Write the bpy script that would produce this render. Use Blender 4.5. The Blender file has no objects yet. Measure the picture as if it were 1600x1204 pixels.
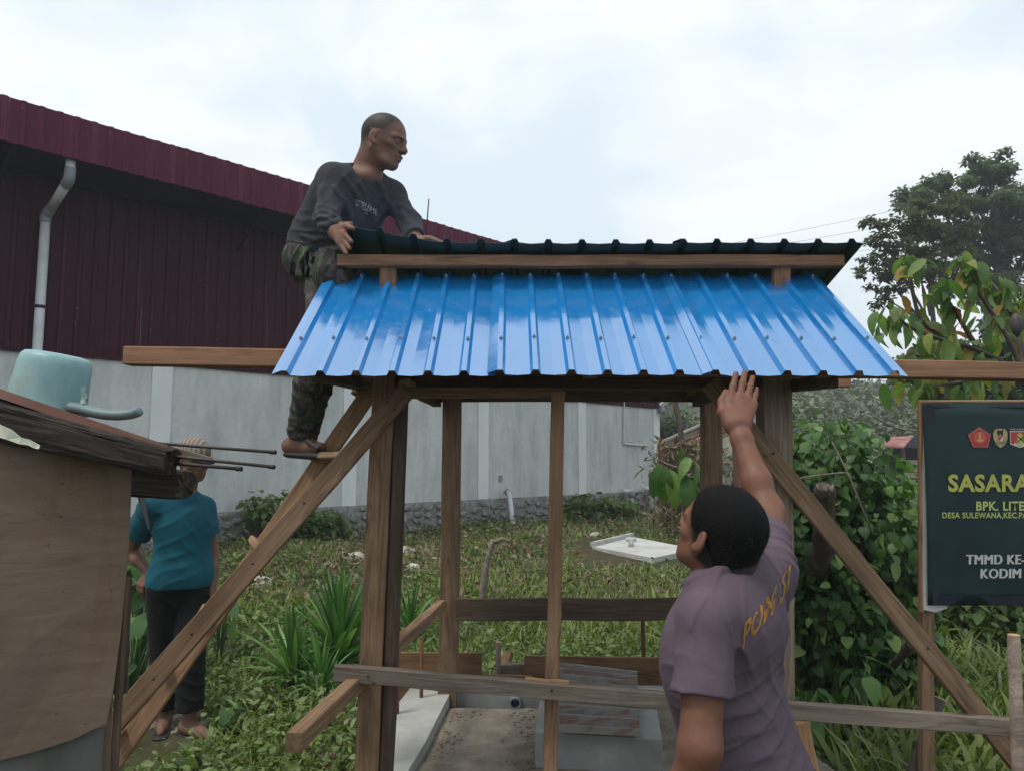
import bpy, bmesh, math, random
import numpy as np
from mathutils import Vector, Matrix, noise as mnoise
from mathutils.bvhtree import BVHTree
R = math.radians
random.seed(7); rng = np.random.default_rng(11)
scene = bpy.context.scene
COL = scene.collection
# ------------------------------------------------------------------ camera
F_PX = 1180.0; CX, CY = 800.0, 602.0; CAM_H = 1.70
PITCH = math.atan(118.0 / F_PX)
cam_data = bpy.data.cameras.new("camera"); cam_data.sensor_width = 36.0
cam_data.lens = F_PX / 1600.0 * 36.0; cam_data.clip_start = 0.05; cam_data.clip_end = 2000
cam = bpy.data.objects.new("camera", cam_data); COL.objects.link(cam)
cam.location = (0, 0, CAM_H); cam.rotation_euler = (R(90) + PITCH, 0, 0)
scene.camera = cam
# ------------------------------------------------------------------ sky
SUN_EL, SUN_AZ = R(66), R(-125)          # azimuth measured from +Y towards +X
world = bpy.data.worlds.new("World"); scene.world = world; world.use_nodes = True
wn, wl = world.node_tree.nodes, world.node_tree.links
wn.clear()
w_out = wn.new("ShaderNodeOutputWorld"); w_bg = wn.new("ShaderNodeBackground"); w_bg.inputs[1].default_value = 0.1
w_sky = wn.new("ShaderNodeTexSky"); w_sky.sky_type = 'NISHITA'; w_sky.sun_disc = False
w_sky.sun_elevation = SUN_EL; w_sky.sun_rotation = SUN_AZ; w_sky.dust_density = 3.0
w_tc = wn.new("ShaderNodeTexCoord")
w_map = wn.new("ShaderNodeMapping"); w_map.inputs[3].default_value = (1.0, 1.0, 1.9); w_map.inputs[1].default_value = (0.45, 0.2, 0.12)
w_n1 = wn.new("ShaderNodeTexNoise"); w_n1.inputs["Scale"].default_value = 2.3; w_n1.inputs["Detail"].default_value = 9; w_n1.inputs["Roughness"].default_value = 0.5; w_n1.inputs["Distortion"].default_value = 0.25
w_r1 = wn.new("ShaderNodeValToRGB"); w_r1.color_ramp.elements[0].position = 0.47; w_r1.color_ramp.elements[1].position = 0.60
w_r1.color_ramp.elements[0].color = (5.75, 6.6, 7.2, 1); w_r1.color_ramp.elements[1].color = (7.5, 7.75, 7.9, 1)
w_mix = wn.new("ShaderNodeMix"); w_mix.data_type = 'RGBA'; w_mix.inputs[0].default_value = 0.93
wl.new(w_tc.outputs["Generated"], w_map.inputs[0]); wl.new(w_map.outputs[0], w_n1.inputs["Vector"])
wl.new(w_n1.outputs["Fac"], w_r1.inputs[0])
wl.new(w_sky.outputs[0], w_mix.inputs[6]); wl.new(w_r1.outputs[0], w_mix.inputs[7])
wl.new(w_mix.outputs[2], w_bg.inputs[0]); wl.new(w_bg.outputs[0], w_out.inputs[0])
sun_d = bpy.data.lights.new("sun", 'SUN'); sun_d.energy = 1.5; sun_d.angle = R(14); sun_d.color = (1.0, 0.94, 0.84)
sun = bpy.data.objects.new("sun", sun_d); COL.objects.link(sun)
sdir = Vector((math.sin(SUN_AZ) * math.cos(SUN_EL), math.cos(SUN_AZ) * math.cos(SUN_EL), math.sin(SUN_EL)))
sun.location = sdir * 50; sun.rotation_euler = sdir.to_track_quat('Z', 'Y').to_euler()
scene.view_settings.view_transform = 'Standard'; scene.view_settings.look = 'None'
scene.view_settings.exposure = 0.55; scene.view_settings.gamma = 1.0
scene.render.engine = 'CYCLES'
scene.cycles.use_denoising = True
scene.cycles.max_bounces = 8; scene.cycles.transparent_max_bounces = 8

# ------------------------------------------------------------------ helpers
def P(px, py, d):
    """point seen at pixel (px, py) of the photograph, d metres ahead of the camera"""
    u = (px - CX) / F_PX; v = (CY - py) / F_PX
    y = -math.sin(PITCH) * v + math.cos(PITCH); z = math.cos(PITCH) * v + math.sin(PITCH)
    return Vector((u * d / y, d, CAM_H + z * d / y))
def PZ(px, py, z):
    """point seen at that pixel on the level z"""
    a = P(px, py, 1.0); k = (z - CAM_H) / (a.z - CAM_H)
    return Vector((a.x * k, k, z))
def ground_z(x, y):
    ys = [-60, 1.9, 3.4, 4.3, 7.0, 11.0, 19.0, 26.0, 45.0, 80.0, 400.0]
    zs = [0.0, 0.0, 0.19, 0.23, 0.38, 0.47, 0.42, 0.6, 4.0, 8.5, 9.5]
    z = np.interp(y, ys, zs)
    return z + 0.03 * np.sin(np.asarray(x) * 1.3 + 0.6 * np.asarray(y)) * np.clip((np.asarray(y) - 3) / 4, 0, 1)
def tag(o, label=None, cat=None, group=None, kind=None):
    if label: o["label"] = label
    if cat: o["category"] = cat
    if group: o["group"] = group
    if kind: o["kind"] = kind
    return o
def empty(name, loc, label=None, cat=None, group=None, kind=None):
    o = bpy.data.objects.new(name, None); COL.objects.link(o); o.location = loc; o.empty_display_size = 0.1
    return tag(o, label, cat, group, kind)
def world_of(o): return o.matrix_basis.copy()      # every object is built straight in world space
def link(name, me, mats, parent=None, mw=None, smooth=False):
    o = bpy.data.objects.new(name, me); COL.objects.link(o)
    if mats is not None and len(me.materials) == 0:
        for m in (mats if isinstance(mats, (list, tuple)) else [mats]): me.materials.append(m)
    if mw is not None: o.matrix_basis = mw
    if parent is not None:
        o.parent = parent; o.matrix_parent_inverse = world_of(parent).inverted()
    if smooth:
        me.polygons.foreach_set("use_smooth", np.ones(len(me.polygons), dtype=bool))
    return o
def mesh_from(name, verts, faces):
    me = bpy.data.meshes.new(name)
    me.from_pydata([tuple(v) for v in verts], [], [tuple(f) for f in faces]); me.update()
    return me
def np_mesh(name, V, Q):
    """V (n,3), Q (m,k) arrays of equal-sized faces"""
    me = bpy.data.meshes.new(name); V = np.asarray(V, np.float32); Q = np.asarray(Q, np.int32)
    k = Q.shape[1]
    me.vertices.add(len(V)); me.vertices.foreach_set("co", V.ravel())
    me.loops.add(Q.size); me.loops.foreach_set("vertex_index", Q.ravel())
    me.polygons.add(len(Q)); me.polygons.foreach_set("loop_start", np.arange(0, Q.size, k, dtype=np.int32))
    me.polygons.foreach_set("loop_total", np.full(len(Q), k, np.int32))
    me.update(calc_edges=True); me.validate()
    return me
def frame_x(p0, p1, up=(0, 0, 1)):
    """matrix at p0 whose X runs to p1 and whose Z leans to 'up'"""
    p0, p1 = Vector(p0), Vector(p1)
    x = (p1 - p0).normalized(); up = Vector(up)
    y = up.cross(x)
    if y.length < 1e-4: y = Vector((0, 1, 0)).cross(x)
    y.normalize(); z = x.cross(y)
    m = Matrix((x, y, z)).transposed().to_4x4(); m.translation = p0
    return m

# ------------------------------------------------------------------ materials
class NT:
    def __init__(s, name):
        s.m = bpy.data.materials.new(name); s.m.use_nodes = True
        s.n, s.l = s.m.node_tree.nodes, s.m.node_tree.links
        s.n.clear(); s.out = s.n.new("ShaderNodeOutputMaterial")
        s.bsdf = s.n.new("ShaderNodeBsdfPrincipled"); s.l.new(s.bsdf.outputs[0], s.out.inputs[0])
    def new(s, t, **kw):
        n = s.n.new(t)
        for k, v in kw.items(): n.inputs[k].default_value = v
        return n
    def coords(s, scale=(1, 1, 1), which="Object", rand=True):
        tc = s.n.new("ShaderNodeTexCoord"); mp = s.n.new("ShaderNodeMapping")
        mp.inputs["Scale"].default_value = scale
        s.l.new(tc.outputs[which], mp.inputs["Vector"])
        if rand:
            oi = s.n.new("ShaderNodeObjectInfo"); mu = s.n.new("ShaderNodeVectorMath"); mu.operation = 'SCALE'
            cb = s.n.new("ShaderNodeCombineXYZ")
            for i in range(3): s.l.new(oi.outputs["Random"], cb.inputs[i])
            s.l.new(cb.outputs[0], mu.inputs[0]); mu.inputs["Scale"].default_value = 37.0
            s.l.new(mu.outputs[0], mp.inputs["Location"])
        return mp.outputs[0]
    def noise(s, vec, scale=5, detail=6, rough=0.6, dist=0.0):
        n = s.new("ShaderNodeTexNoise", Scale=scale, Detail=detail, Roughness=rough, Distortion=dist)
        s.l.new(vec, n.inputs["Vector"]); return n.outputs["Fac"]
    def ramp(s, fac, stops, interp='LINEAR'):
        r = s.n.new("ShaderNodeValToRGB"); cr = r.color_ramp; cr.interpolation = interp
        while len(cr.elements) < len(stops): cr.elements.new(0.5)
        for e, (p, c) in zip(cr.elements, stops):
            e.position = p; e.color = (c[0], c[1], c[2], 1) if hasattr(c, '__len__') else (c, c, c, 1)
        s.l.new(fac, r.inputs[0]); return r.outputs[0]
    def mix(s, fac, a, b, mode='MIX'):
        m = s.n.new("ShaderNodeMix"); m.data_type = 'RGBA'; m.blend_type = mode
        for i, v in ((0, fac), (6, a), (7, b)):
            if hasattr(v, 'is_linked'): s.l.new(v, m.inputs[i])
            elif i == 0: m.inputs[0].default_value = v
            else: m.inputs[i].default_value = (v[0], v[1], v[2], 1)
        return m.outputs[2]
    def set(s, key, v):
        if hasattr(v, 'is_linked'): s.l.new(v, s.bsdf.inputs[key])
        else: s.bsdf.inputs[key].default_value = (v[0], v[1], v[2], 1) if s.bsdf.inputs[key].type == 'RGBA' else v
    def bump(s, h, strength=0.3, dist=0.01):
        b = s.new("ShaderNodeBump", Strength=strength, Distance=dist); s.l.new(h, b.inputs["Height"])
        s.l.new(b.outputs[0], s.bsdf.inputs["Normal"]); return b
def dim(c, k): return tuple(x * k for x in c)
def wood(name, c, dark=0.45, light=1.35, rough=0.85, rings=9.0, stain=0.5, bump=0.35):
    """sawn timber: grain runs along the object's X"""
    t = NT(name)
    v = t.coords((1.3, 22, 22)); g = t.noise(v, 3.0, 8, 0.65, 0.6)
    v2 = t.coords((0.5, rings, rings)); g2 = t.noise(v2, 1.6, 4, 0.5, 1.6)
    v3 = t.coords((2.2, 5, 5)); g3 = t.noise(v3, 1.5, 6, 0.6, 0.3)
    col = t.ramp(g, [(0.25, dim(c, dark)), (0.5, c), (0.75, dim(c, light))])
    band = t.ramp(g2, [(0.36, dim(c, 0.6)), (0.47, dim(c, 1.25)), (0.52, dim(c, 0.4)), (0.57, dim(c, 1.15)), (0.64, dim(c, 0.55)), (0.7, dim(c, 1.2))])
    col = t.mix(0.5, col, band)
    st = t.ramp(g3, [(0.42, (1, 1, 1)), (0.68, (0.42, 0.40, 0.40))])
    col = t.mix(stain, col, st, 'MULTIPLY')
    oi = t.n.new("ShaderNodeObjectInfo")
    tone = t.ramp(oi.outputs["Random"], [(0, (0.75, 0.76, 0.78)), (1, (1.18, 1.1, 1.02))])
    col = t.mix(1.0, col, tone, 'MULTIPLY')
    vo = t.n.new("ShaderNodeTexVoronoi"); vo.inputs["Scale"].default_value = 1.0; t.l.new(t.coords((2.6, 9, 9)), vo.inputs["Vector"])
    col = t.mix(t.ramp(vo.outputs["Distance"], [(0.05, 0.85), (0.13, 0.0)]), col, dim(c, 0.22))
    sp = t.noise(t.coords((0.9, 60, 60)), 2.0, 4, 0.6, 0.3)
    col = t.mix(t.ramp(sp, [(0.66, 0.0), (0.72, 0.75)]), col, dim(c, 0.25))
    t.set("Base Color", col); t.set("Roughness", rough); t.set("Specular IOR Level", 0.2); t.bump(g, bump, 0.004)
    return t.m
def mottled(name, stops, scale=4, stretch=(1, 1, 1), rough=0.9, bump=0.2, bd=0.01, detail=8, dist=0.0, blot=None, spec=0.5, rand=True, metallic=0.0, fine=None):
    t = NT(name)
    v = t.coords(stretch, rand=rand); n = t.noise(v, scale, detail, 0.62, dist)
    col = t.ramp(n, stops)
    if blot:
        b = t.noise(t.coords((1, 1, 1), rand=rand), blot[0], 5, 0.6, 0.4)
        col = t.mix(blot[2], col, t.ramp(b, [(0.4, (1, 1, 1)), (0.66, blot[1])]), 'MULTIPLY')
    h = n
    if fine:
        h = t.noise(t.coords(stretch, rand=rand), fine, 5, 0.7)
    t.set("Base Color", col); t.set("Roughness", rough); t.set("Metallic", metallic); t.set("Specular IOR Level", spec)
    if bump: t.bump(h, bump, bd)
    return t.m
def plain(name, c, rough=0.7, spec=0.5, metallic=0.0, var=0.12, scale=6):
    return mottled(name, [(0.3, dim(c, 1 - var)), (0.7, dim(c, 1 + var))], scale, rough=rough, bump=0.05, bd=0.003, spec=spec, metallic=metallic)
def leafmat(name, stops, use="tint", trans=0.3, rough=0.5, veins=False):
    """foliage: every leaf takes its own tint from the mesh or from its object"""
    t = NT(name)
    if use == "tint":
        a = t.n.new("ShaderNodeAttribute"); a.attribute_name = "tint"; fac = a.outputs["Fac"]
    else:
        fac = t.n.new("ShaderNodeObjectInfo").outputs["Random"]
    col = t.ramp(fac, stops)
    n = t.noise(t.coords((1, 1, 1), rand=False), 9 if use == "tint" else 14, 4)
    col = t.mix(0.5, col, t.ramp(n, [(0.3, (0.62, 0.66, 0.6)), (0.7, (1.25, 1.2, 1.2))]), 'MULTIPLY')
    t.set("Base Color", col); t.set("Roughness", rough); t.set("Specular IOR Level", 0.4)
    if veins:
        w = t.n.new("ShaderNodeTexWave"); w.inputs["Scale"].default_value = 14; w.inputs["Distortion"].default_value = 0.6
        t.l.new(t.coords((1, 0.55, 1), rand=False), w.inputs["Vector"]); t.bump(w.outputs["Fac"], 0.25, 0.006)
    tr = t.n.new("ShaderNodeBsdfTranslucent"); t.l.new(t.mix(1.0, col, (1.3, 1.5, 0.7), 'MULTIPLY'), tr.inputs[0])
    ms = t.n.new("ShaderNodeMixShader"); ms.inputs[0].default_value = trans
    t.l.new(t.bsdf.outputs[0], ms.inputs[1]); t.l.new(tr.outputs[0], ms.inputs[2]); t.l.new(ms.outputs[0], t.out.inputs[0])
    return t.m

M = {}
M['wood'] = wood('sawn_timber', (0.31, 0.203, 0.128), 0.22, 1.55)
M['wood_red'] = wood('fresh_timber', (0.31, 0.175, 0.11), 0.5, 1.3, stain=0.4)
M['wood_grey'] = wood('weathered_timber', (0.275, 0.225, 0.185), 0.45, 1.4)
M['wood_dark'] = wood('dark_timber', (0.125, 0.09, 0.068), 0.4, 1.5)
M['wood_pale'] = wood('pale_timber', (0.40, 0.25, 0.14), 0.7, 1.2, stain=0.3)
M['wood_end'] = mottled('cut_end_grain', [(0.3, (0.42, 0.24, 0.13)), (0.7, (0.62, 0.40, 0.24))], 30, rough=0.9)
M['form_board'] = wood('formwork_timber', (0.20, 0.125, 0.07), 0.6, 1.3, rings=5)
M['rotten'] = wood('rotten_timber', (0.052, 0.043, 0.038), 0.2, 4.5, stain=0.5, bump=1.0, rough=0.95)
M['concrete'] = mottled('concrete', [(0.3, (0.30, 0.30, 0.285)), (0.7, (0.46, 0.46, 0.44))], 5, rough=0.9, bump=0.25, blot=(1.5, (0.7, 0.7, 0.68), 0.7), fine=60, bd=0.003)
M['soil'] = mottled('soil_fill', [(0.25, (0.19, 0.155, 0.125)), (0.5, (0.30, 0.255, 0.205)), (0.75, (0.42, 0.365, 0.30))], 9, rough=1.0, bump=1.0, fine=32, bd=0.03, rand=False, blot=(2.0, (0.7, 0.68, 0.66), 0.8))
M['rust'] = mottled('rusty_iron', [(0.3, (0.07, 0.03, 0.018)), (0.7, (0.17, 0.075, 0.04))], 25, rough=0.9)
M['iron'] = mottled('dark_iron', [(0.3, (0.025, 0.02, 0.02)), (0.7, (0.07, 0.055, 0.05))], 25, rough=0.55, metallic=0.4)
M['pvc'] = plain('white_pipe_plastic', (0.55, 0.57, 0.57), 0.45)
M['pvc_grey'] = plain('grey_pipe_plastic', (0.20, 0.24, 0.27), 0.5)
M['black'] = plain('black_plastic', (0.012, 0.012, 0.013), 0.5)
M['bark'] = mottled('bark', [(0.3, (0.035, 0.027, 0.022)), (0.55, (0.09, 0.07, 0.055)), (0.75, (0.15, 0.12, 0.10))], 14, (1, 1, 0.35), rough=1.0, bump=1.0, bd=0.02)
M['bark_pale'] = mottled('pale_bark', [(0.3, (0.11, 0.085, 0.065)), (0.7, (0.28, 0.23, 0.19))], 20, rough=1.0, bump=0.6)

# ------------------------------------------------------------------ mesh builders
def board_mesh(L, w, h, seg=7, jit=0.0015, bow=0.003, ch=0.003):
    """box along X of length L, width w (Y), height h (Z), softened arrises and a little warp"""
    a, b = w / 2, h / 2; ch = min(ch, a * 0.5, b * 0.5)
    prof = [(-a + ch, -b), (a - ch, -b), (a, -b + ch), (a, b - ch), (a - ch, b), (-a + ch, b), (-a, b - ch), (-a, -b + ch)]
    V, Fc = [], []; b1, b2 = random.uniform(-bow, bow), random.uniform(-bow, bow)
    for i in range(seg + 1):
        t = i / seg; s = math.sin(math.pi * t)
        dy, dz = b1 * s + random.uniform(-jit, jit), b2 * s + random.uniform(-jit, jit)
        for (y, z) in prof: V.append((t * L, y + dy + random.uniform(-jit, jit) * 0.4, z + dz + random.uniform(-jit, jit) * 0.4))
    for i in range(seg):
        for k in range(8):
            k2 = (k + 1) % 8
            Fc.append((i * 8 + k, i * 8 + k2, i * 8 + 8 + k2, i * 8 + 8 + k))
    Fc.append(tuple(reversed(range(8)))); Fc.append(tuple(range(seg * 8, seg * 8 + 8)))
    return mesh_from('board', V, Fc)
def board(name, p0, p1, w, h, mat, parent=None, up=(0, 0, 1), ends=None, **kw):
    """timber from p0 to p1; h is measured along 'up', w across"""
    p0, p1 = Vector(p0), Vector(p1)
    me = board_mesh((p1 - p0).length, w, h, **kw)
    me.materials.append(mat)
    if ends is not None:
        me.materials.append(ends)
        n = len(me.polygons); me.polygons[n - 1].material_index = 1; me.polygons[n - 2].material_index = 1
    return link(name, me, None, parent, frame_x(p0, p1, up))
def tube_mesh(pts, rad, n=8, cap=True):
    pts = [Vector(p) for p in pts]; rad = rad if hasattr(rad, '__len__') else [rad] * len(pts)
    V, Fc = [], []
    t0 = (pts[1] - pts[0]).normalized(); ref = Vector((0, 0, 1)) if abs(t0.z) < 0.9 else Vector((1, 0, 0))
    u = t0.cross(ref).normalized()
    for i, p in enumerate(pts):
        t = (pts[min(i + 1, len(pts) - 1)] - pts[max(i - 1, 0)]).normalized()
        u = (u - t * u.dot(t)).normalized(); w = t.cross(u)
        for k in range(n):
            a = 2 * math.pi * k / n; V.append(p + (u * math.cos(a) + w * math.sin(a)) * rad[i])
    for i in range(len(pts) - 1):
        for k in range(n):
            k2 = (k + 1) % n; Fc.append((i * n + k, i * n + k2, i * n + n + k2, i * n + n + k))
    if cap: Fc.append(tuple(reversed(range(n)))); Fc.append(tuple(range((len(pts) - 1) * n, len(pts) * n)))
    return V, Fc
def tube(name, pts, rad, mat, parent=None, n=8, smooth=True, origin=None):
    o = Vector(origin) if origin is not None else Vector(pts[0])
    V, Fc = tube_mesh([Vector(p) - o for p in pts], rad, n)
    return link(name, mesh_from(name, V, Fc), mat, parent, Matrix.Translation(o), smooth)
def smooth_path(pts, n=6):
    pts = [Vector(p) for p in pts]; out = []
    for i in range(len(pts) - 1):
        a, b, c, d = pts[max(i - 1, 0)], pts[i], pts[i + 1], pts[min(i + 2, len(pts) - 1)]
        for k in range(n):
            t = k / n
            out.append(0.5 * ((2 * b) + (c - a) * t + (2 * a - 5 * b + 4 * c - d) * t * t + (3 * b - a - 3 * c + d) * t ** 3))
    out.append(pts[-1]); return out
def box(name, c, size, mat, parent=None, rot=None, bev=0.003):
    bm = bmesh.new(); bmesh.ops.create_cube(bm, size=1.0)
    bmesh.ops.scale(bm, vec=size, verts=bm.verts)
    if bev: bmesh.ops.bevel(bm, geom=bm.edges[:], offset=bev, segments=1, affect='EDGES')
    me = bpy.data.meshes.new(name); bm.to_mesh(me); bm.free()
    m = Matrix.Translation(c)
    if rot is not None: m = m @ rot.to_4x4()
    return link(name, me, mat, parent, m)
def rough_stone(r, sub=2, squash=(1, 0.8, 0.6), seed=0, amp=0.35):
    bm = bmesh.new(); bmesh.ops.create_icosphere(bm, subdivisions=sub, radius=1.0)
    for v in bm.verts:
        k = 1 + amp * (mnoise.noise(v.co * 1.3 + Vector((seed * 7.1, seed * 3.3, 0))) + 0.4 * mnoise.noise(v.co * 3 + Vector((seed, 0, 5))))
        v.co = Vector((v.co.x * squash[0], v.co.y * squash[1], v.co.z * squash[2])) * k * r
    me = bpy.data.meshes.new('stone'); bm.to_mesh(me); bm.free(); return me
def scatter_mesh(name, tv, tf, pos, rot, scl, tint):
    """real geometry: copies of a small template (tv, tf) at pos with rot (n,3,3), scale and a tint each"""
    tv = np.asarray(tv, np.float32); tf = np.asarray(tf, np.int32); n = len(pos); k = len(tv)
    scl = np.asarray(scl, np.float32)
    if scl.ndim == 1: scl = scl[:, None]
    loc = tv[None, :, :] * scl[:, None, :]
    V = np.einsum('nij,nkj->nki', rot, loc) + np.asarray(pos)[:, None, :]
    Q = (tf[None, :, :] + (np.arange(n) * k)[:, None, None]).reshape(-1, tf.shape[1])
    me = np_mesh(name, V.reshape(-1, 3), Q)
    at = me.attributes.new("tint", 'FLOAT', 'POINT'); at.data.foreach_set("value", np.repeat(np.asarray(tint, np.float32), k))
    return me
def rots(yaw, pitch, roll=None):
    """leaf frames: X along the leaf; yaw about Z, pitch lifts X up, roll about X"""
    yaw, pitch = np.asarray(yaw), np.asarray(pitch); roll = np.zeros_like(yaw) if roll is None else np.asarray(roll)
    cy, sy, cp, sp, cr, sr = np.cos(yaw), np.sin(yaw), np.cos(pitch), np.sin(pitch), np.cos(roll), np.sin(roll)
    x = np.stack([cy * cp, sy * cp, sp], -1)
    y0 = np.stack([-sy, cy, np.zeros_like(cy)], -1); z0 = np.cross(x, y0)
    y = y0 * cr[:, None] + z0 * sr[:, None]; z = np.cross(x, y)
    return np.stack([x, y, z], -1)
# leaf templates: X along the leaf, length 1
LEAF_OVAL_V = [(0, 0, 0), (0.3, -0.25, 0.05), (0.34, 0, -0.01), (0.3, 0.25, 0.05), (0.72, -0.19, 0.0), (0.72, 0, -0.06), (0.72, 0.19, 0.0), (1, 0, -0.14)]
LEAF_OVAL_F = [(0, 1, 2, 2), (0, 2, 3, 3), (1, 4, 5, 2), (2, 5, 6, 3), (4, 7, 5, 5), (5, 7, 6, 6)]
def quad_fix(F): return [tuple(dict.fromkeys(f)) for f in F]
def tri(F):
    out = []
    for f in F:
        f = list(dict.fromkeys(f))
        for i in range(1, len(f) - 1): out.append((f[0], f[i], f[i + 1]))
    return out
LEAF_OVAL_T = tri(LEAF_OVAL_F)
LEAF_SIMPLE_V = [(0, 0, 0), (0.45, -0.28, 0.04), (1, 0, -0.1), (0.45, 0.28, 0.04)]
LEAF_SIMPLE_T = [(0, 1, 2), (0, 2, 3)]
BLADE_V = [(0, -0.035, 0), (0, 0.035, 0), (0.5, -0.03, 0.0), (0.5, 0.03, 0.0), (0.82, -0.02, -0.09), (0.82, 0.02, -0.09), (1, 0, -0.22)]
BLADE_T = [(0, 2, 3), (0, 3, 1), (2, 4, 5), (2, 5, 3), (4, 6, 5)]
# ================================================================== ground
xs = np.unique(np.concatenate([np.linspace(-300, -12, 14), np.linspace(-12, 16, 113), np.linspace(16, 300, 16)]))
ys = np.unique(np.concatenate([np.linspace(-60, -1, 6), np.linspace(-1, 20, 106), np.linspace(20, 80, 31), np.linspace(80, 500, 8)]))
GX, GY = np.meshgrid(xs, ys)
GZ = ground_z(GX, GY)
for i in range(GX.shape[0]):
    for j in range(GX.shape[1]):
        if -12 <= GX[i, j] <= 16 and -1 <= GY[i, j] <= 25:
            GZ[i, j] += 0.03 * mnoise.noise(Vector((GX[i, j] * 1.1, GY[i, j] * 1.1, 0)))
nr, nc = GX.shape
idx = np.arange(nr * nc).reshape(nr, nc)
Q = np.stack([idx[:-1, :-1], idx[:-1, 1:], idx[1:, 1:], idx[1:, :-1]], -1).reshape(-1, 4)
t = NT('earth')
n1 = t.noise(t.coords((1, 1, 1), rand=False), 0.55, 6, 0.6, 0.5); n2 = t.noise(t.coords((1, 1, 1), rand=False), 6, 8, 0.7)
c1 = t.ramp(n2, [(0.3, (0.045, 0.04, 0.024)), (0.55, (0.085, 0.072, 0.042)), (0.75, (0.15, 0.12, 0.075))])
c2 = t.ramp(n2, [(0.3, (0.02, 0.032, 0.012)), (0.7, (0.055, 0.075, 0.028))])
t.set("Base Color", t.mix(t.ramp(n1, [(0.4, 0), (0.6, 1)]), c2, c1)); t.set("Roughness", 1.0); t.set("Specular IOR Level", 0.1); t.bump(n2, 1.0, 0.04)
M['earth'] = t.m
ground = link('ground', np_mesh('ground', np.stack([GX, GY, GZ], -1).reshape(-1, 3), Q), M['earth'], smooth=True)
tag(ground, kind='structure')

# ================================================================== warehouse
WU = Vector((0.695, 0.719, 0)).normalized(); WN = Vector((WU.y, -WU.x, 0))       # along the wall, out of the wall
W0 = P(340, 800, 11.3)
def wall_hit(px, py, off=0.0):
    o = Vector((0, 0, CAM_H)); d = P(px, py, 1.0) - o
    k = ((W0 + WN * off) - o).dot(WN) / d.dot(WN)
    return o + d * k
def ws(p): return (p - W0).dot(WU)
def wp(s, z, off=0.0):
    q = W0 + WU * s + WN * off; return Vector((q.x, q.y, z))
Z_PL, Z_CON, Z_SOF, Z_FAS = 0.95, 3.13, 5.36, 5.88
S0, S1 = ws(wall_hit(0, 500)) - 5.0, ws(wall_hit(1030, 700))
wb = wp(S1, 0.3); warehouse = empty('warehouse', (wb.x, wb.y, 0.4), 'long warehouse with grey plastered wall below dark maroon metal cladding', 'building')
t = NT('grey_plaster')
n1 = t.noise(t.coords((1.2, 1.2, 0.22), rand=False), 3.2, 8, 0.65, 0.3); n2 = t.noise(t.coords((1, 1, 1), rand=False), 0.8, 6, 0.6); n3 = t.noise(t.coords((1, 1, 1), rand=False), 14, 6, 0.7)
c = t.ramp(n1, [(0.3, (0.43, 0.44, 0.435)), (0.5, (0.55, 0.56, 0.55)), (0.72, (0.65, 0.655, 0.645))])
c = t.mix(0.6, c, t.ramp(n2, [(0.35, (0.82, 0.84, 0.85)), (0.65, (1.06, 1.06, 1.06))]), 'MULTIPLY')
c = t.mix(0.35, c, t.ramp(n3, [(0.35, (0.8, 0.8, 0.8)), (0.6, (1.05, 1.05, 1.05))]), 'MULTIPLY')
t.set("Base Color", c); t.set("Roughness", 0.92); t.bump(n3, 0.15, 0.01); M['plaster'] = t.m
M['pilaster'] = mottled('pale_plaster', [(0.3, (0.66, 0.68, 0.68)), (0.7, (0.76, 0.78, 0.78))], 3, (1, 1, 0.3), bump=0.1)
def maroon(name, k=1.0):
    t = NT(name)
    n1 = t.noise(t.coords((3.5, 3.5, 0.12), rand=False), 2.4, 8, 0.7); n2 = t.noise(t.coords((1, 1, 1), rand=False), 1.3, 5)
    n3 = t.noise(t.coords((1, 1, 1), rand=False), 16, 2, 0.5)
    c = t.ramp(n1, [(0.32, dim((0.060, 0.007, 0.022), k)), (0.55, dim((0.088, 0.012, 0.034), k)), (0.75, dim((0.13, 0.048, 0.07), k))])
    c = t.mix(0.5, c, t.ramp(n2, [(0.35, (0.75, 0.75, 0.8)), (0.65, (1.15, 1.1, 1.1))]), 'MULTIPLY')
    c = t.mix(t.ramp(n3, [(0.76, 0), (0.79, 1)]), c, (0.4, 0.36, 0.37))
    t.set("Base Color", c); t.set("Roughness", 0.5); t.set("Specular IOR Level", 0.12); return t.m
M['maroon'] = maroon('maroon_cladding', 0.48); M['maroon_f'] = maroon('maroon_fascia', 1.15)
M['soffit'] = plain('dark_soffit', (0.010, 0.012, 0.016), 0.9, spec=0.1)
def wall_slab(name, s0, s1, z0, z1, off, thick, mat, parent):
    """upright slab parallel to the wall: front face 'off' in front of the wall plane"""
    c = wp((s0 + s1) / 2, (z0 + z1) / 2, off - thick / 2)
    rot = Matrix((WU, -WN, Vector((0, 0, 1)))).transposed()
    return box(name, c, (s1 - s0, thick, z1 - z0), mat, parent, rot, bev=0.004)
wall_slab('wall', S0, S1, 0.2, Z_CON, 0.0, 0.2, M['plaster'], warehouse)
gable = wall_slab('end_wall', 0, 1, 0, 1, 0, 1, M['plaster'], warehouse)
gc = wp(S1 - 0.1, 2.8, -4.2); gable.matrix_basis = Matrix.Translation(gc) @ Matrix((WU, -WN, Vector((0, 0, 1)))).transposed().to_4x4() @ Matrix.Diagonal((0.2, 7.98, 5.2, 1))
pil = [ws(wall_hit(248, 700)), ws(wall_hit(549, 700)), ws(wall_hit(753, 700)), ws(wall_hit(909, 700))]
step = (pil[3] - pil[0]) / 3
for k in range(-2, 4):
    s = pil[0] + step * k
    if s - 0.15 > S0: wall_slab('pilaster', s - 0.14, s + 0.14, 0.7, Z_CON - 0.003, 0.025, 0.024, M['pilaster'], warehouse)
wall_slab('pilaster', S1 - 0.26, S1 + 0.01, 0.7, Z_CON - 0.003, 0.025, 0.024, M['pilaster'], warehouse)
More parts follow.
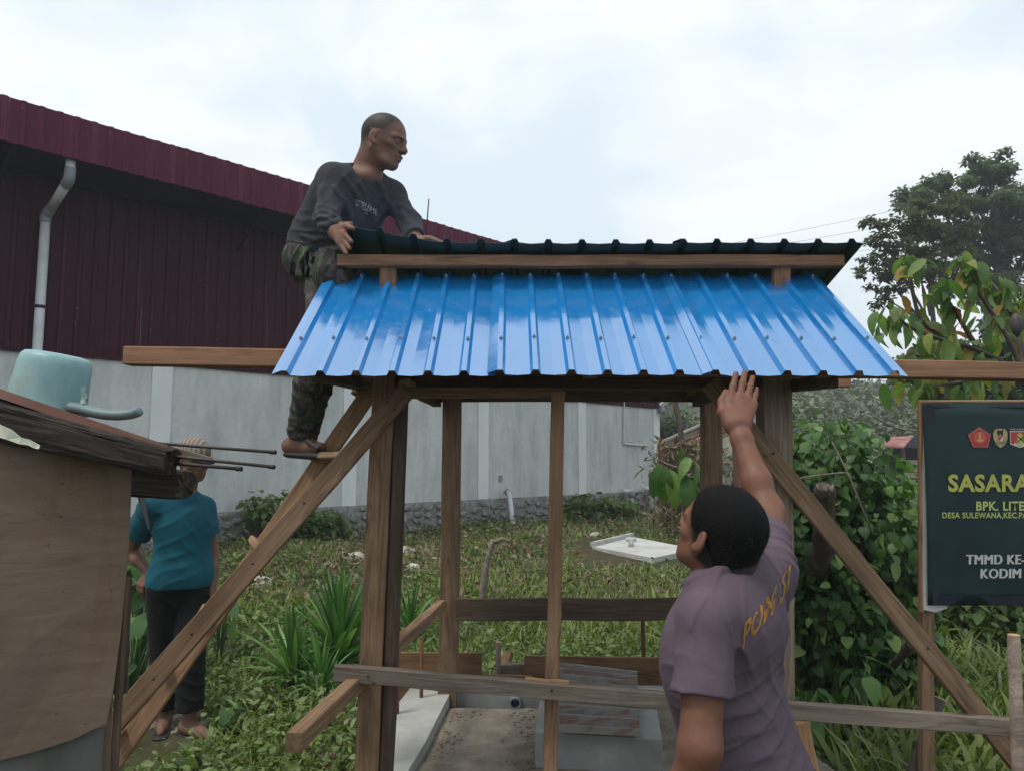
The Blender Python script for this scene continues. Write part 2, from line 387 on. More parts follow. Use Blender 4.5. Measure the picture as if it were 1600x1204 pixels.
# corrugated metal: panel after panel
def clad_panel(s0, s1, z0, z1, off, pitch=0.19, depth=0.02, thick=0.004):
    V, Fc = [], []; prof = []; s = s0
    while s < s1 - 1e-4:
        for ds, dd in ((0, 0), (0.10, 0), (0.115, 1), (0.16, 1), (0.175, 0)):
            q = s + ds * pitch / 0.19
            if q <= s1: prof.append((q, dd * depth))
        s += pitch
    prof.append((s1, 0))
    n = len(prof)
    for z in (z0, z1):
        for (q, d) in prof: V.append(wp(q, z + (random.uniform(-0.004, 0.004) if z == z0 else 0), off + d))
    for z in (z0, z1):
        for (q, d) in prof: V.append(wp(q, z, off + d - thick))
    for i in range(n - 1):
        Fc.append((i, i + 1, n + i + 1, n + i)); Fc.append((2 * n + i, 3 * n + i, 3 * n + i + 1, 2 * n + i + 1))
        Fc.append((i, 2 * n + i, 2 * n + i + 1, i + 1)); Fc.append((n + i, n + i + 1, 3 * n + i + 1, 3 * n + i))
    return V, Fc
def clad(name, s0, s1, z0, z1, off, mat):
    V, Fc = clad_panel(s0, s1, z0, z1, off); o = wp(s0, z0, off)
    return link(name, mesh_from(name, [v - o for v in V], Fc), mat, warehouse, Matrix.Translation(o))
wid = 0.95
k = 0; s = S0
while s < S1 - 0.05:
    e = min(s + wid, S1)
    clad('cladding_panel', s, e - 0.001, Z_CON - 0.07, Z_SOF, 0.035 + 0.003 * (k % 2), M['maroon'])
    s = e; k += 1
EAVE = 1.0
s = S0; k = 0
while s < S1 + 0.35:
    e = min(s + wid, S1 + 0.4)
    clad('fascia_panel', s, e - 0.001, Z_SOF - 0.01 + random.uniform(-0.006, 0.006), Z_FAS + random.uniform(-0.006, 0.006), EAVE + 0.003 * (k % 2), M['maroon_f'])
    s = e; k += 1
rotw = Matrix((WU, -WN, Vector((0, 0, 1)))).transposed()
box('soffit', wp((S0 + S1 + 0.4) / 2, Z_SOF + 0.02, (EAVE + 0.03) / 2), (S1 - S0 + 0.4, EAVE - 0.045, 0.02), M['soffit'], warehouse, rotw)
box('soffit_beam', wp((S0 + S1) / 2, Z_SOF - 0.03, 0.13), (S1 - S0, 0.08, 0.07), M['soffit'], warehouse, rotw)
for k in range(-1, 4):
    s = pil[0] + step * k + 1.0
    if S0 < s < S1: tube('eave_strut', [wp(s, Z_SOF - 0.45, 0.08), wp(s, Z_SOF, EAVE - 0.1)], 0.02, M['soffit'], warehouse, n=6)
rv = [wp(S0, Z_FAS - 0.04, EAVE - 0.02), wp(S1 + 0.4, Z_FAS - 0.04, EAVE - 0.02), wp(S1 + 0.4, Z_FAS + 0.9, -4.2), wp(S0, Z_FAS + 0.9, -4.2), wp(S1 + 0.4, Z_FAS - 0.1, -9.2), wp(S0, Z_FAS - 0.1, -9.2)]
rv2 = [v - Vector((0, 0, 0.03)) for v in rv]
link('roof', mesh_from('roof', rv + rv2, [(0, 1, 2, 3), (3, 2, 4, 5), (7, 6, 9, 8), (8, 9, 11, 10), (0, 6, 7, 1), (4, 10, 11, 5)]), M['maroon_f'], warehouse)
# downpipe with its swan neck
q0 = wall_hit(58, 540, 0.12); q1 = wall_hit(73, 342, 0.12); sp = ws(q0)
zt = q1.z
tube('downpipe', [wp(sp, 1.2, 0.14), wp(sp, zt, 0.14)], 0.058, M['pvc'], warehouse, n=14)
tube('downpipe_elbow', smooth_path([wp(sp, zt - 0.06, 0.14), wp(sp, zt + 0.03, 0.15), wp(sp + 0.02, zt + 0.09, 0.24)], 4), 0.066, M['pvc_grey'], warehouse, n=14)
tube('downpipe', [wp(sp + 0.02, zt + 0.08, 0.22), wp(sp + 0.05, zt + 0.32, 0.82)], 0.057, M['pvc'], warehouse, n=14)
tube('downpipe_elbow', smooth_path([wp(sp + 0.045, zt + 0.29, 0.76), wp(sp + 0.05, zt + 0.34, 0.86), wp(sp + 0.05, zt + 0.47, 0.88)], 4), 0.066, M['pvc_grey'], warehouse, n=14)
tube('downpipe', [wp(sp + 0.05, zt + 0.42, 0.88), wp(sp + 0.05, Z_SOF + 0.02, 0.88)], 0.058, M['pvc'], warehouse, n=14)
tube('pipe_clip', [wp(sp, 3.62, 0.14), wp(sp, 3.66, 0.14)], 0.064, M['black'], warehouse, n=14)
# aerial stub on the ridge, conduit, lamp on the corner
ap = wall_hit(667, 335, EAVE - 0.1)
tube('roof_rod', [Vector((ap.x, ap.y, Z_FAS - 0.05)), wall_hit(670, 311, EAVE - 0.1)], 0.012, M['iron'], warehouse, n=5)
cz = wall_hit(977, 690, 0.02)
tube('conduit', smooth_path([wall_hit(975, 600, 0.03), wall_hit(975, 640, 0.03), wall_hit(975, 688, 0.03), wall_hit(978, 693, 0.03), wall_hit(1012, 696, 0.03)], 4), 0.024, M['pvc'], warehouse, n=7)
lp = wall_hit(1029, 641, 0.06)
tube('corner_lamp', [lp, lp + WN * 0.12 + Vector((0.04, 0, -0.02))], [0.07, 0.11], M['pvc_grey'], warehouse, n=10)
box('socket_plate', wall_hit(782, 747, 0.012), (0.09, 0.02, 0.13), M['pvc_grey'], warehouse, rotw)
# rubble plinth: each stone its own piece in rough mortar
t = NT('rubble_mortar'); n = t.noise(t.coords((1, 1, 1), rand=False), 7, 9, 0.75)
t.set("Base Color", t.ramp(n, [(0.3, (0.10, 0.098, 0.092)), (0.5, (0.27, 0.27, 0.26)), (0.7, (0.48, 0.48, 0.47))])); t.set("Roughness", 1.0); t.bump(n, 1.0, 0.06); M['mortar'] = t.m
M['stone'] = mottled('rubble_stone', [(0.3, (0.12, 0.11, 0.10)), (0.5, (0.25, 0.24, 0.22)), (0.7, (0.48, 0.47, 0.45))], 3, rough=1.0, bump=0.9, bd=0.02, blot=(2.0, (0.5, 0.48, 0.46), 0.6))
plinth = wall_slab('plinth', S0, S1 + 0.03, 0.1, Z_PL, 0.05, 0.05, M['mortar'], warehouse)
stones = [rough_stone(1.0, 1, (1.0, 0.45, 0.75), sd, 0.3) for sd in range(7)]
for m_ in stones: m_.materials.append(M['stone'])
sA = ws(wall_hit(300, 800)); s = sA; cnt = 0
while s < S1 - 0.05 and cnt < 298:
    z = 0.36 + random.uniform(0, 0.1)
    col_w = random.uniform(0.17, 0.30)
    while z < Z_PL - 0.05:
        hgt = random.uniform(0.11, 0.2)
        o = bpy.data.objects.new('stone', random.choice(stones)); COL.objects.link(o)
        o.matrix_basis = Matrix.Translation(wp(s + random.uniform(-0.05, 0.05), z, 0.05)) @ rotw.to_4x4() @ Matrix.Rotation(random.uniform(-0.5, 0.5), 4, 'Y') @ Matrix.Diagonal((col_w * 0.55, 0.14 * random.uniform(0.6, 1.3), hgt * 0.6, 1))
        o.parent = plinth; o.matrix_parent_inverse = world_of(plinth).inverted(); cnt += 1
        z += hgt
    s += col_w
    if s > ws(wall_hit(880, 780)): s += 0.02

# ================================================================== concrete floor of the hut
SZ = 0.5
floor_slab = empty('floor_slab', (0.2, 3.6, 0.3), kind='structure')
def poly_prism(name, top, z0, mat, parent, jit=0.0):
    V = [Vector(p) for p in top]; n = len(V); c = sum(V, Vector()) / n
    c.z = z0
    A = [v - c for v in V] + [Vector((v.x, v.y, z0)) - c for v in V]
    Fc = [tuple(range(n)), tuple(reversed(range(n, 2 * n)))] + [(i, n + i, n + (i + 1) % n, (i + 1) % n) for i in range(n)]
    Fc = [tuple(reversed(f)) for f in Fc]
    me = mesh_from(name, A, Fc)
    bm = bmesh.new(); bm.from_mesh(me); bmesh.ops.recalc_face_normals(bm, faces=bm.faces); bm.to_mesh(me); bm.free()
    return link(name, me, mat, parent, Matrix.Translation(c))
kl = [PZ(641, 1074, SZ), PZ(622, 1098, SZ), PZ(611, 1121, SZ), PZ(606, 1160, SZ), PZ(600, 1240, SZ)]
kr = [PZ(622, 1240, SZ), PZ(640, 1199, SZ), PZ(664, 1160, SZ), PZ(684, 1120, SZ), PZ(704, 1081, SZ)]
poly_prism('kerb', kl + kr, 0.05, M['concrete'], floor_slab)
xr = PZ(1100, 1100, SZ).x
poly_prism('rear_kerb', [PZ(704, 1080, SZ - 0.004), PZ(645, 1074, SZ - 0.004) + Vector((0, 0.02, 0)), Vector((-0.5, 4.22, SZ - 0.004)), Vector((xr + 0.15, 4.22, SZ - 0.004)), Vector((xr + 0.15, 3.98, SZ - 0.004))], 0.05, M['concrete'], floor_slab)
# soil fill, uneven
gx = np.linspace(-0.42, 1.3, 70); gy = np.linspace(2.3, 3.99, 70); AX, AY = np.meshgrid(gx, gy)
AZ = np.array([[SZ - 0.05 + 0.012 * mnoise.noise(Vector((x * 3, y * 3, 1))) + 0.009 * mnoise.noise(Vector((x * 14, y * 14, 2))) + 0.02 * max(0, (x + 0.0) * 0.0) for x in gx] for y in gy])
kx = np.interp(AY, [2.95, 3.3, 3.95], [-0.395, -0.37, -0.31])
AX = np.maximum(AX, kx - 0.02)
ii = np.arange(4900).reshape(70, 70)
Vt = np.stack([AX, AY, AZ], -1).reshape(-1, 3)
fill = link('soil_fill', np_mesh('soil_fill', Vt, np.stack([ii[:-1, :-1], ii[:-1, 1:], ii[1:, 1:], ii[1:, :-1]], -1).reshape(-1, 4)), M['soil'], floor_slab, smooth=True)
poly_prism('fill_core', [Vector((-0.36, 2.3, SZ - 0.09)), Vector((1.3, 2.3, SZ - 0.09)), Vector((1.3, 3.98, SZ - 0.09)), Vector((-0.3, 3.98, SZ - 0.09))], 0.03, M['soil'], floor_slab)
clods = [rough_stone(1.0, 1, (1, 0.9, 0.7), 20 + i, 0.4) for i in range(4)]
for m_ in clods: m_.materials.append(M['soil'])
def joined_stones(name, pts, radii, mat, parent=None, kind='stuff'):
    bm = bmesh.new()
    for (p, r) in zip(pts, radii):
        n0 = len(bm.verts); g = bmesh.ops.create_icosphere(bm, subdivisions=1, radius=r)
        sd = random.random() * 50
        for v in g['verts']:
            k = 1 + 0.45 * mnoise.noise(v.co / r * 1.2 + Vector((sd, 0, 0))); v.co = Vector((v.co.x * k, v.co.y * k, v.co.z * k * 0.7)) + Vector(p)
    me = bpy.data.meshes.new(name); bm.to_mesh(me); bm.free(); o = link(name, me, mat, parent); o["kind"] = kind
    return o
pts, rad = [], []
for i in range(800):
    x, y = random.uniform(-0.36, 1.1), random.uniform(2.9, 3.97)
    if random.random() < 0.55: x = random.choice([np.interp(y, [2.95, 3.95], [-0.37, -0.29]) + abs(random.gauss(0, 0.05)), 0.1 - abs(random.gauss(0, 0.06))])
    pts.append((x, y, SZ - 0.05)); rad.append(0.002 + 0.010 * random.random() ** 4)
joined_stones('soil_crumbs', pts, rad, M['soil'], floor_slab)
# raised pan plinth on the right
BT = 0.585
bl = [PZ(836, 1143, BT), PZ(1035, 1154, BT), PZ(1026, 1107, BT), PZ(843, 1093, BT)]
M['concrete_g'] = mottled('greenish_concrete', [(0.3, (0.25, 0.265, 0.25)), (0.7, (0.37, 0.38, 0.36))], 6, bump=0.3, blot=(2.5, (0.6, 0.6, 0.58), 0.8), fine=50, bd=0.004)
pan = empty('pan_plinth', (bl[0] + bl[2]) / 2 - Vector((0, 0, 0.13)), 'low grey concrete block cast on the earth floor of the hut', 'concrete block')
pb = poly_prism('block', bl, SZ - 0.06, M['concrete_g'], pan)
bvm = pb.modifiers.new('bev', 'BEVEL'); bvm.width = 0.006; bvm.segments = 2
hp = PZ(805, 1094, SZ - 0.02)
V, Fc = tube_mesh([Vector((0, -0.1, 0)), Vector((0, 0.06, 0))], 0.028, 16, cap=False)
V2, F2 = tube_mesh([Vector((0, -0.1, 0)), Vector((0, 0.06, 0))], 0.023, 16, cap=False)
Fc = Fc + [tuple(reversed([x + 32 for x in f])) for f in F2] + [(k, (k + 1) % 16, 32 + (k + 1) % 16, 32 + k) for k in range(16)]
dr = link('drain_pipe', mesh_from('drain_pipe', list(V) + list(V2), Fc), M['pvc_grey'], None, Matrix.Translation((hp.x, 4.085, SZ - 0.027)))
tag(dr, 'open end of a grey drain pipe in the rear kerb', 'pipe')
box('drain_shade_plug', (hp.x, 4.10, SZ - 0.027), (0.044, 0.01, 0.044), M['black'], dr)  # black plug painted in for the shade inside the open pipe
# old zinc sheet laid on the block
zs_t = NT('old_zinc'); n = zs_t.noise(zs_t.coords((1, 4, 1), rand=False), 3, 8, 0.7, 0.4); n2 = zs_t.noise(zs_t.coords((1, 1, 1), rand=False), 9, 6)
zc = zs_t.ramp(n, [(0.35, (0.06, 0.07, 0.07)), (0.48, (0.19, 0.18, 0.165)), (0.58, (0.13, 0.07, 0.05)), (0.7, (0.30, 0.28, 0.26))])
zs_t.set("Base Color", zc); zs_t.set("Roughness", 0.6); zs_t.set("Metallic", 0.15); zs_t.bump(n2, 0.3, 0.004); M['zinc'] = zs_t.m
V, Fc = [], []; a0, a1 = PZ(874, 1151, BT + 0.008), PZ(1000, 1158, BT + 0.008)
b0, b1 = P(874, 1044, 4.02), P(996, 1058, 4.0)
N1, N2 = 96, 6
for lay in (0, 1):
    for i in range(N1 + 1):
        tt = i / N1
        for k in range(N2 + 1):
            u = k / N2; p = a0.lerp(a1, u).lerp(b0.lerp(b1, u), tt)
            V.append(p + Vector((0, 0, 0.020 * math.sin(tt * 2 * math.pi * 8.5) + 0.020 + 0.015 * math.sin(math.pi * tt) - 0.0015 * lay)))
st = N2 + 1
for i in range(N1):
    for k in range(N2):
        f = (i * st + k, i * st + k + 1, (i + 1) * st + k + 1, (i + 1) * st + k); Fc.append(f)
        off = (N1 + 1) * st; Fc.append(tuple(reversed([x + off for x in f])))
zo = link('zinc_sheet', mesh_from('zinc_sheet', [v - a0 for v in V], Fc), M['zinc'], None, Matrix.Translation(a0), smooth=True)
tag(zo, 'small old corrugated zinc sheet lying across the concrete block', 'metal sheet')
# ================================================================== timber hut with the blue roof
hut = empty('timber_hut', (0.23, 3.4, 0.2), 'unfinished timber hut frame with a shiny blue corrugated metal roof', 'hut')
def post(px0, py0, px1, py1, d, w, dep, zb, mat, name='post', yaw=0.0):
    a, b = P(px0, py0, d), P(px1, py1, d)
    k = (zb - a.z) / (b.z - a.z); bot = a.lerp(b, k)
    return board(name, bot, a, dep, w, mat, hut, up=(math.cos(yaw), math.sin(yaw), 0), seg=10, jit=0.002, bow=0.004)
# the front pair is doubled: two sticks side by side
post(604, 583, 577, 1200, 2.72, 0.078, 0.10, 0.05, M['wood'])
post(629, 590, 603, 1200, 2.725, 0.038, 0.09, 0.05, M['wood_dark'])
post(1208, 590, 1211, 1000, 2.72, 0.10, 0.10, 0.05, M['wood_grey'])
post(707, 606, 700, 1050, 4.10, 0.098, 0.10, 0.2, M['wood'])
post(1111, 606, 1113, 1050, 4.10, 0.098, 0.10, 0.2, M['wood'])
post(872, 612, 858, 1204, 2.63, 0.046, 0.035, 0.06, M['wood'], 'door_stud')
# plates and purlins
board('lintel', P(632, 614, 2.645), P(884, 614, 2.645), 0.03, 0.038, M['wood'], hut)
board('top_plate', P(570, 597, 2.735), P(1240, 600, 2.735), 0.09, 0.042, M['wood_dark'], hut)
board('rear_plate', P(560, 588, 4.12), P(1327, 597, 4.12), 0.05, 0.055, M['wood_red'], hut, ends=M['wood_end'])
board('rear_beam', P(690, 616, 4.17), P(1128, 616, 4.17), 0.05, 0.085, M['wood_dark'], hut)
for xx0, xx1 in ((-0.50, -0.42), (0.93, 1.03)):
    board('side_plate', (xx0 + 0.02, 2.66, 2.035), (xx1, 4.2, 2.03), 0.05, 0.06, M['wood_dark'], hut)
board('eave_purlin', P(200, 557, 2.45), P(1700, 582, 2.52), 0.07, 0.058, M['wood_red'], hut, seg=14)
board('ridge_beam', P(529, 409, 2.80), P(1315, 409, 2.80), 0.05, 0.042, M['wood_red'], hut, seg=12)
board('front_rail', P(523, 1050, 2.605), P(1640, 1140, 2.50), 0.035, 0.052, M['wood_grey'], hut, seg=12, jit=0.003)
board('cleat', P(820, 1062, 2.575), P(889, 1067, 2.57), 0.018, 0.022, M['wood_pale'], hut)
board('rear_rail', P(712, 951, 4.035), P(1112, 950, 4.035), 0.03, 0.112, M['wood_dark'], hut, jit=0.003)
board('side_rail', P(458, 1160, 2.09), P(690, 944, 4.02), 0.045, 0.05, M['wood'], hut, ends=M['wood'])
a, b = P(1108, 598, 2.652), P(1590, 1190, 2.60)
board('brace', a, a + (b - a) * 1.45, 0.028, 0.064, M['wood'], hut, up=(0.6, 0, 0.8), seg=10)
# rafters and the blocks that carry the ridge beam
RB, RT = P(800, 586, 2.25), P(800, 430, 2.88)
SL = (RT.z - RB.z) / (RT.y - RB.y)
def roof_z(y): return RB.z + SL * (y - RB.y)
for x in (-0.455, 0.25, 0.985):
    board('rafter', (x, 2.36, roof_z(2.36) - 0.052), (x, 2.93, roof_z(2.93) - 0.052), 0.05, 0.06, M['wood'], hut)
    board('rafter', (x, 2.9, 2.39), (x, 4.25, 2.06), 0.05, 0.06, M['wood'], hut)
for px in (607, 1220):
    c = P(px, 428, 2.815)
    board('ridge_block', (c.x, c.y, c.z - 0.12), (c.x, c.y, P(px, 417, 2.8).z), 0.04, 0.062, M['wood_red'], hut, up=(1, 0, 0), ends=M['wood_red'])
board('king_post', (0.25, 2.86, 2.0), (0.25, 2.86, 2.38), 0.06, 0.06, M['wood'], hut, up=(1, 0, 0))
for (px, py, d) in ((505, 588, 2.40), (1293, 596, 2.42)):
    c = P(px, py, d); board('rafter_tail', c, c + Vector((0.02, 0.75, 0.04)), 0.07, 0.04, M['wood_dark'], hut)
# ---- blue roofing: profile with upstanding ribs and a crease down each pan
t = NT('blue_roof_paint')
n1 = t.noise(t.coords((1, 1, 1), rand=False), 2.2, 3, 0.5); n2 = t.noise(t.coords((1, 1, 1), rand=False), 22, 8, 0.75)
c = t.ramp(n1, [(0.3, (0.003, 0.165, 0.46)), (0.7, (0.005, 0.205, 0.54))])
t.set("Base Color", c); t.set("IOR", 3.5); t.set("Specular IOR Level", 0.5)
t.set("Roughness", t.ramp(n2, [(0.40, 0.12), (0.55, 0.17), (0.66, 0.27), (0.8, 0.42)]))
t.bump(n1, 0.25, 0.02); M['blue'] = t.m
M['green_back'] = plain('green_backcoat', (0.012, 0.055, 0.055), 0.5, var=0.25, scale=3)
M['screw'] = plain('zinc_screw', (0.35, 0.4, 0.45), 0.3, metallic=0.6)
def rib_profile(npitch, pitch, rib_h=0.016, crease=0.003, lead=False):
    pr = []
    for i in range(npitch):
        o = i * pitch
        pr += [(o, rib_h), (o + 0.016, rib_h), (o + 0.024, 0.0), (o + 0.024 + (pitch - 0.032) / 2, -crease), (o + pitch - 0.008, 0.0)]
    pr += [(npitch * pitch, rib_h), (npitch * pitch + 0.016, rib_h)]
    return pr
def roof_sheet(name, x0, npitch, pitch, A, B, mat_top, mat_bot, lift=0.0, warp=None, th=0.0012, nl=10, tail=True):
    """sheet whose ribs run from edge point A (low/front) to B, both as (y, z); x from x0"""
    pr = rib_profile(npitch, pitch)
    if tail: pr = [(-0.03, 0.004)] + pr + [(npitch * pitch + 0.024, 0.0), (npitch * pitch + 0.05, -0.004)]
    d = Vector((0, B[0] - A[0], B[1] - A[1])).normalized(); nrm = Vector((0, -d.z, d.y))
    if nrm.z < 0: nrm = -nrm
    V, Fc, mi = [], [], []; n = len(pr)
    for lay in (0, 1):
        for j in range(nl + 1):
            tt = j / nl
            for (u, h) in pr:
                p = Vector((x0 + u, A[0] + (B[0] - A[0]) * tt, A[1] + (B[1] - A[1]) * tt)) + nrm * (h + lift - lay * th)
                p += nrm * 0.0016 * mnoise.noise(Vector((p.x * 4, tt * 5, 3)))
                if warp: p += warp(p, tt)
                V.append(p)
    S = (nl + 1) * n
    for j in range(nl):
        for i in range(n - 1):
            f = (j * n + i, j * n + i + 1, (j + 1) * n + i + 1, (j + 1) * n + i)
            Fc.append(f); mi.append(0); Fc.append(tuple(reversed([k + S for k in f]))); mi.append(1)
    for j in (0, nl):
        for i in range(n - 1): Fc.append((j * n + i, S + j * n + i, S + j * n + i + 1, j * n + i + 1)); mi.append(1)
    for i in (0, n - 1):
        for j in range(nl): Fc.append((j * n + i, (j + 1) * n + i, S + (j + 1) * n + i, S + j * n + i)); mi.append(1)
    o = V[0].copy()
    me = mesh_from(name, [v - o for v in V], Fc); me.materials.append(mat_top); me.materials.append(mat_bot)
    me.polygons.foreach_set("material_index", mi)
    bm = bmesh.new(); bm.from_mesh(me); bmesh.ops.recalc_face_normals(bm, faces=bm.faces); bm.to_mesh(me); bm.free()
    return link(name, me, None, hut, Matrix.Translation(o))
XL, XR = P(425, 578, 2.25).x, P(1404, 588, 2.25).x
PIT = (XR - XL - 0.05) / 17
def screws(sheet, x0, npitch, rows, A, B, lift):
    d = Vector((0, B[0] - A[0], B[1] - A[1])).normalized(); nrm = Vector((0, -d.z, d.y))
    bm = bmesh.new()
    for i in range(npitch + 1):
        for (tt, prob) in rows:
            if random.random() > prob: continue
            p = Vector((x0 + i * PIT + 0.008 + random.uniform(-0.002, 0.002), A[0] + (B[0] - A[0]) * (tt + random.uniform(-0.008, 0.008)), 0)); p.z = A[1] + (B[1] - A[1]) * (p.y - A[0]) / (B[0] - A[0])
            p += nrm * (0.016 + lift + 0.003)
            q = nrm.to_track_quat('Z', 'Y').to_matrix().to_4x4(); q.translation = p
            bmesh.ops.create_cone(bm, cap_ends=True, segments=8, radius1=0.0065, radius2=0.0055, depth=0.003, matrix=q)
            q2 = q.copy(); q2.translation = p + nrm * 0.004
            bmesh.ops.create_cone(bm, cap_ends=True, segments=6, radius1=0.0036, radius2=0.0036, depth=0.005, matrix=q2)
    me = bpy.data.meshes.new('roofing_screws'); bm.to_mesh(me); bm.free()
    o = link('roofing_screws', me, M['screw'], sheet); o["kind"] = 'stuff'
FA, FB = (RB.y, RB.z), (RT.y, RT.z)
k0 = 0
for (npt, lf) in ((6, 0.0), (6, 0.003), (5, 0.0)):
    x0 = XL + 0.03 + k0 * PIT
    sh = roof_sheet('roof_sheet', x0, npt, PIT, FA, FB, M['blue'], M['maroon_f'], lf, tail=True)
    screws(sh, x0, npt - (0 if k0 == 12 else 1), ((0.27, 1.0), (0.94, 0.85)), FA, FB, lf)
    k0 += npt
# rear slope, its upper edge standing over the ridge; the last sheet on the left is being lifted into place
RE = P(800, 380, 2.72); RA, RBk = (RE.y, RE.z), (4.28, RE.z - 0.245 * (4.28 - RE.y))
XL2 = P(524, 380, 2.72).x; XR2 = P(1337, 381, 2.72).x; 
PIT2 = (XR2 - XL2 - 0.05) / 15
def lifted(p, tt):
    k = max(0.0, (XL2 + 0.42 - p.x) / 0.42); return Vector((0, 0, 0.075 * k ** 1.2 * (1 - 0.7 * tt)))
PB = PIT; PIT = PIT2
k0 = 0
for (npt, lf, wf) in ((5, 0.003, lifted), (5, 0.0, None), (5, 0.003, None)):
    x0 = XL2 + 0.03 + k0 * PIT2
    sh = roof_sheet('roof_sheet', x0, npt, PIT2, RA, RBk, M['blue'], M['green_back'], lf, warp=wf, nl=12)
    if wf is None: screws(sh, x0, npt - 1, ((0.06, 0.8), (0.9, 0.8)), RA, RBk, lf)
    k0 += npt
# ================================================================== ladder made of two planks
lad = empty('ladder', (-1.5, 2.5, 0.1), 'rough plank ladder leaning against the left front post', 'ladder')
a2, b2 = P(634, 611, 2.62), P(165, 1146, 2.40)
a1, b1 = P(590, 594, 3.02), P(208, 1146, 2.78)
def to_ground(a, b, z=0.12):
    k = (z - a.z) / (b.z - a.z); return a.lerp(b, k)
e2, e1 = to_ground(a2, b2, 0.17), to_ground(a1, b1, 0.17)
board('rail', e2, a2, 0.03, 0.064, M['wood'], lad, up=(-0.75, 0, 0.66), seg=12)
board('rail', e1, a1, 0.03, 0.066, M['wood'], lad, up=(-0.8, 0, 0.6), seg=12)
def at_z(a, b, z): k = (z - a.z) / (b.z - a.z); return a.lerp(b, k)
for py in (612, 714, 842, 945, 1024, 1112):
    z = P(500, py, 2.95).z
    q1, q2 = at_z(a1, b1, z), at_z(a2, b2, z)
    dv = (q2 - q1).normalized()
    up = (0.5, 0.1, 0.85)
    board('rung', q1 + Vector((-0.055, 0.02, 0.0)), q2 - dv * 0.02 + Vector((0.0, 0.0, 0)), 0.04, 0.026, M['wood'], lad, up=up, ends=M['wood_end'])
# ================================================================== loose boards and stakes round the floor
def loose(name, p0, p1, w, h, mat, label, cat, group=None, **kw):
    return tag(board(name, p0, p1, w, h, mat, None, **kw), label, cat, group)
zb = SZ + 0.0
def upright(px0, px1, ptop, d, zbot):
    a, b = P(px0, ptop[0], d), P(px1, ptop[1], d)
    return Vector((a.x, d, (a.z + zbot) / 2)), Vector((b.x, d, (b.z + zbot) / 2)), ((a.z + b.z) / 2 - zbot)
for (px0, px1, top, d, lab) in ((612, 753, (1018, 1019), 4.245, 'short brown formwork board behind the left rear post'),
                                (819, 1120, (1021, 1030), 4.30, 'long brown formwork board behind the zinc sheet'),
                                (745, 830, (1052, 1055), 4.25, 'low strip of formwork between the two rear boards')):
    A, B, h = upright(px0, px1, top, d, 0.36)
    loose('formwork_board', A, B, 0.022, h, M['form_board'], lab, 'board', 'formwork boards behind the floor', jit=0.001)
A = P(778, 1052, 4.33); loose('timber_offcut', P(782, 1046, 4.36), P(822, 1044, 4.36), 0.05, 0.06, M['wood_grey'], 'grey timber offcut lying behind the low formwork strip', 'offcut')
loose('timber_offcut', P(786, 1045, 4.42), P(795, 1018, 4.46), 0.06, 0.03, M['wood_pale'], 'pale splintered offcut standing behind the formwork gap', 'offcut')
def stake(name, px, y0, y1, d, r, mat, label, lean=0.0, zb=0.15, cap=None):
    top = P(px, y0, d); bot = P(px + lean, y1, d); bot.z = zb
    o = tube(name, [bot, top], [r * 1.05, r * 0.95], mat, None, n=10, origin=bot)
    if cap is not None:
        tube('cut_face', [top, top + Vector((0, 0, 0.003))], [r * 0.93, r * 0.9], cap, o, n=10)
    return tag(o, label, 'stake')
stake('rebar_stake', 659, 993, 1048, 4.0, 0.010, M['rust'], 'rusty iron stake beside the left rear post')
stake('rebar_stake', 620, 1024, 1100, 3.75, 0.014, M['rust'], 'short thick rusty stake next to the front left post')
stake('rebar_stake', 1004, 966, 1030, 4.33, 0.012, M['rust'], 'rusty stake under the rear rail, right of the stud', 3)
stake('wooden_stake', 779, 1003, 1052, 4.33, 0.017, M['bark_pale'], 'round wooden stake standing in the gap of the formwork', -3, cap=M['wood_end'])
stake('wooden_stake', 1584, 992, 1204, 2.40, 0.019, M['wood_grey'], 'cut round stake in front of the rail at far right', -2, cap=M['wood_end'])
# branch logs behind the rail at the right
def log(name, p0, p1, r0, r1, mat, label, cap=M['wood_end'], n=12):
    p0, p1 = Vector(p0), Vector(p1)
    pts = [p0.lerp(p1, i / 5) + Vector((random.uniform(-1, 1), random.uniform(-1, 1), random.uniform(-1, 1))) * r0 * 0.12 for i in range(6)]
    o = tube(name, pts, [r0 + (r1 - r0) * i / 5 for i in range(6)], mat, None, n=n)
    d = (pts[-1] - pts[-2]).normalized(); tube('cut_face', [pts[-1], pts[-1] + d * 0.004], [r1 * 0.95, r1 * 0.9], cap, o, n=n)
    return tag(o, label, 'log')
g = PZ(1375, 1058, 0.21); log('branch_log', (g.x, g.y, 0.18), P(1424, 1006, 3.3), 0.021, 0.020, M['bark'], 'dark cut branch leaning left of the banner post', M['bark_pale'])
log('branch_log', P(1418, 1230, 2.92), P(1468, 1092, 2.98), 0.024, 0.023, M['bark'], 'cut branch with orange end behind the banner post')
bk = [P(1246, 1128, 2.62), P(1287, 1230, 2.66)]
board('bark_slab', bk[1] - Vector((-0.02, 0, 0.35)), bk[0], 0.03, 0.07, M['wood_pale'], None, up=(1, 0.2, 0), jit=0.006)
tag(bpy.data.objects['bark_slab'], 'rough pale offcut slab leaning behind the man in purple', 'offcut')

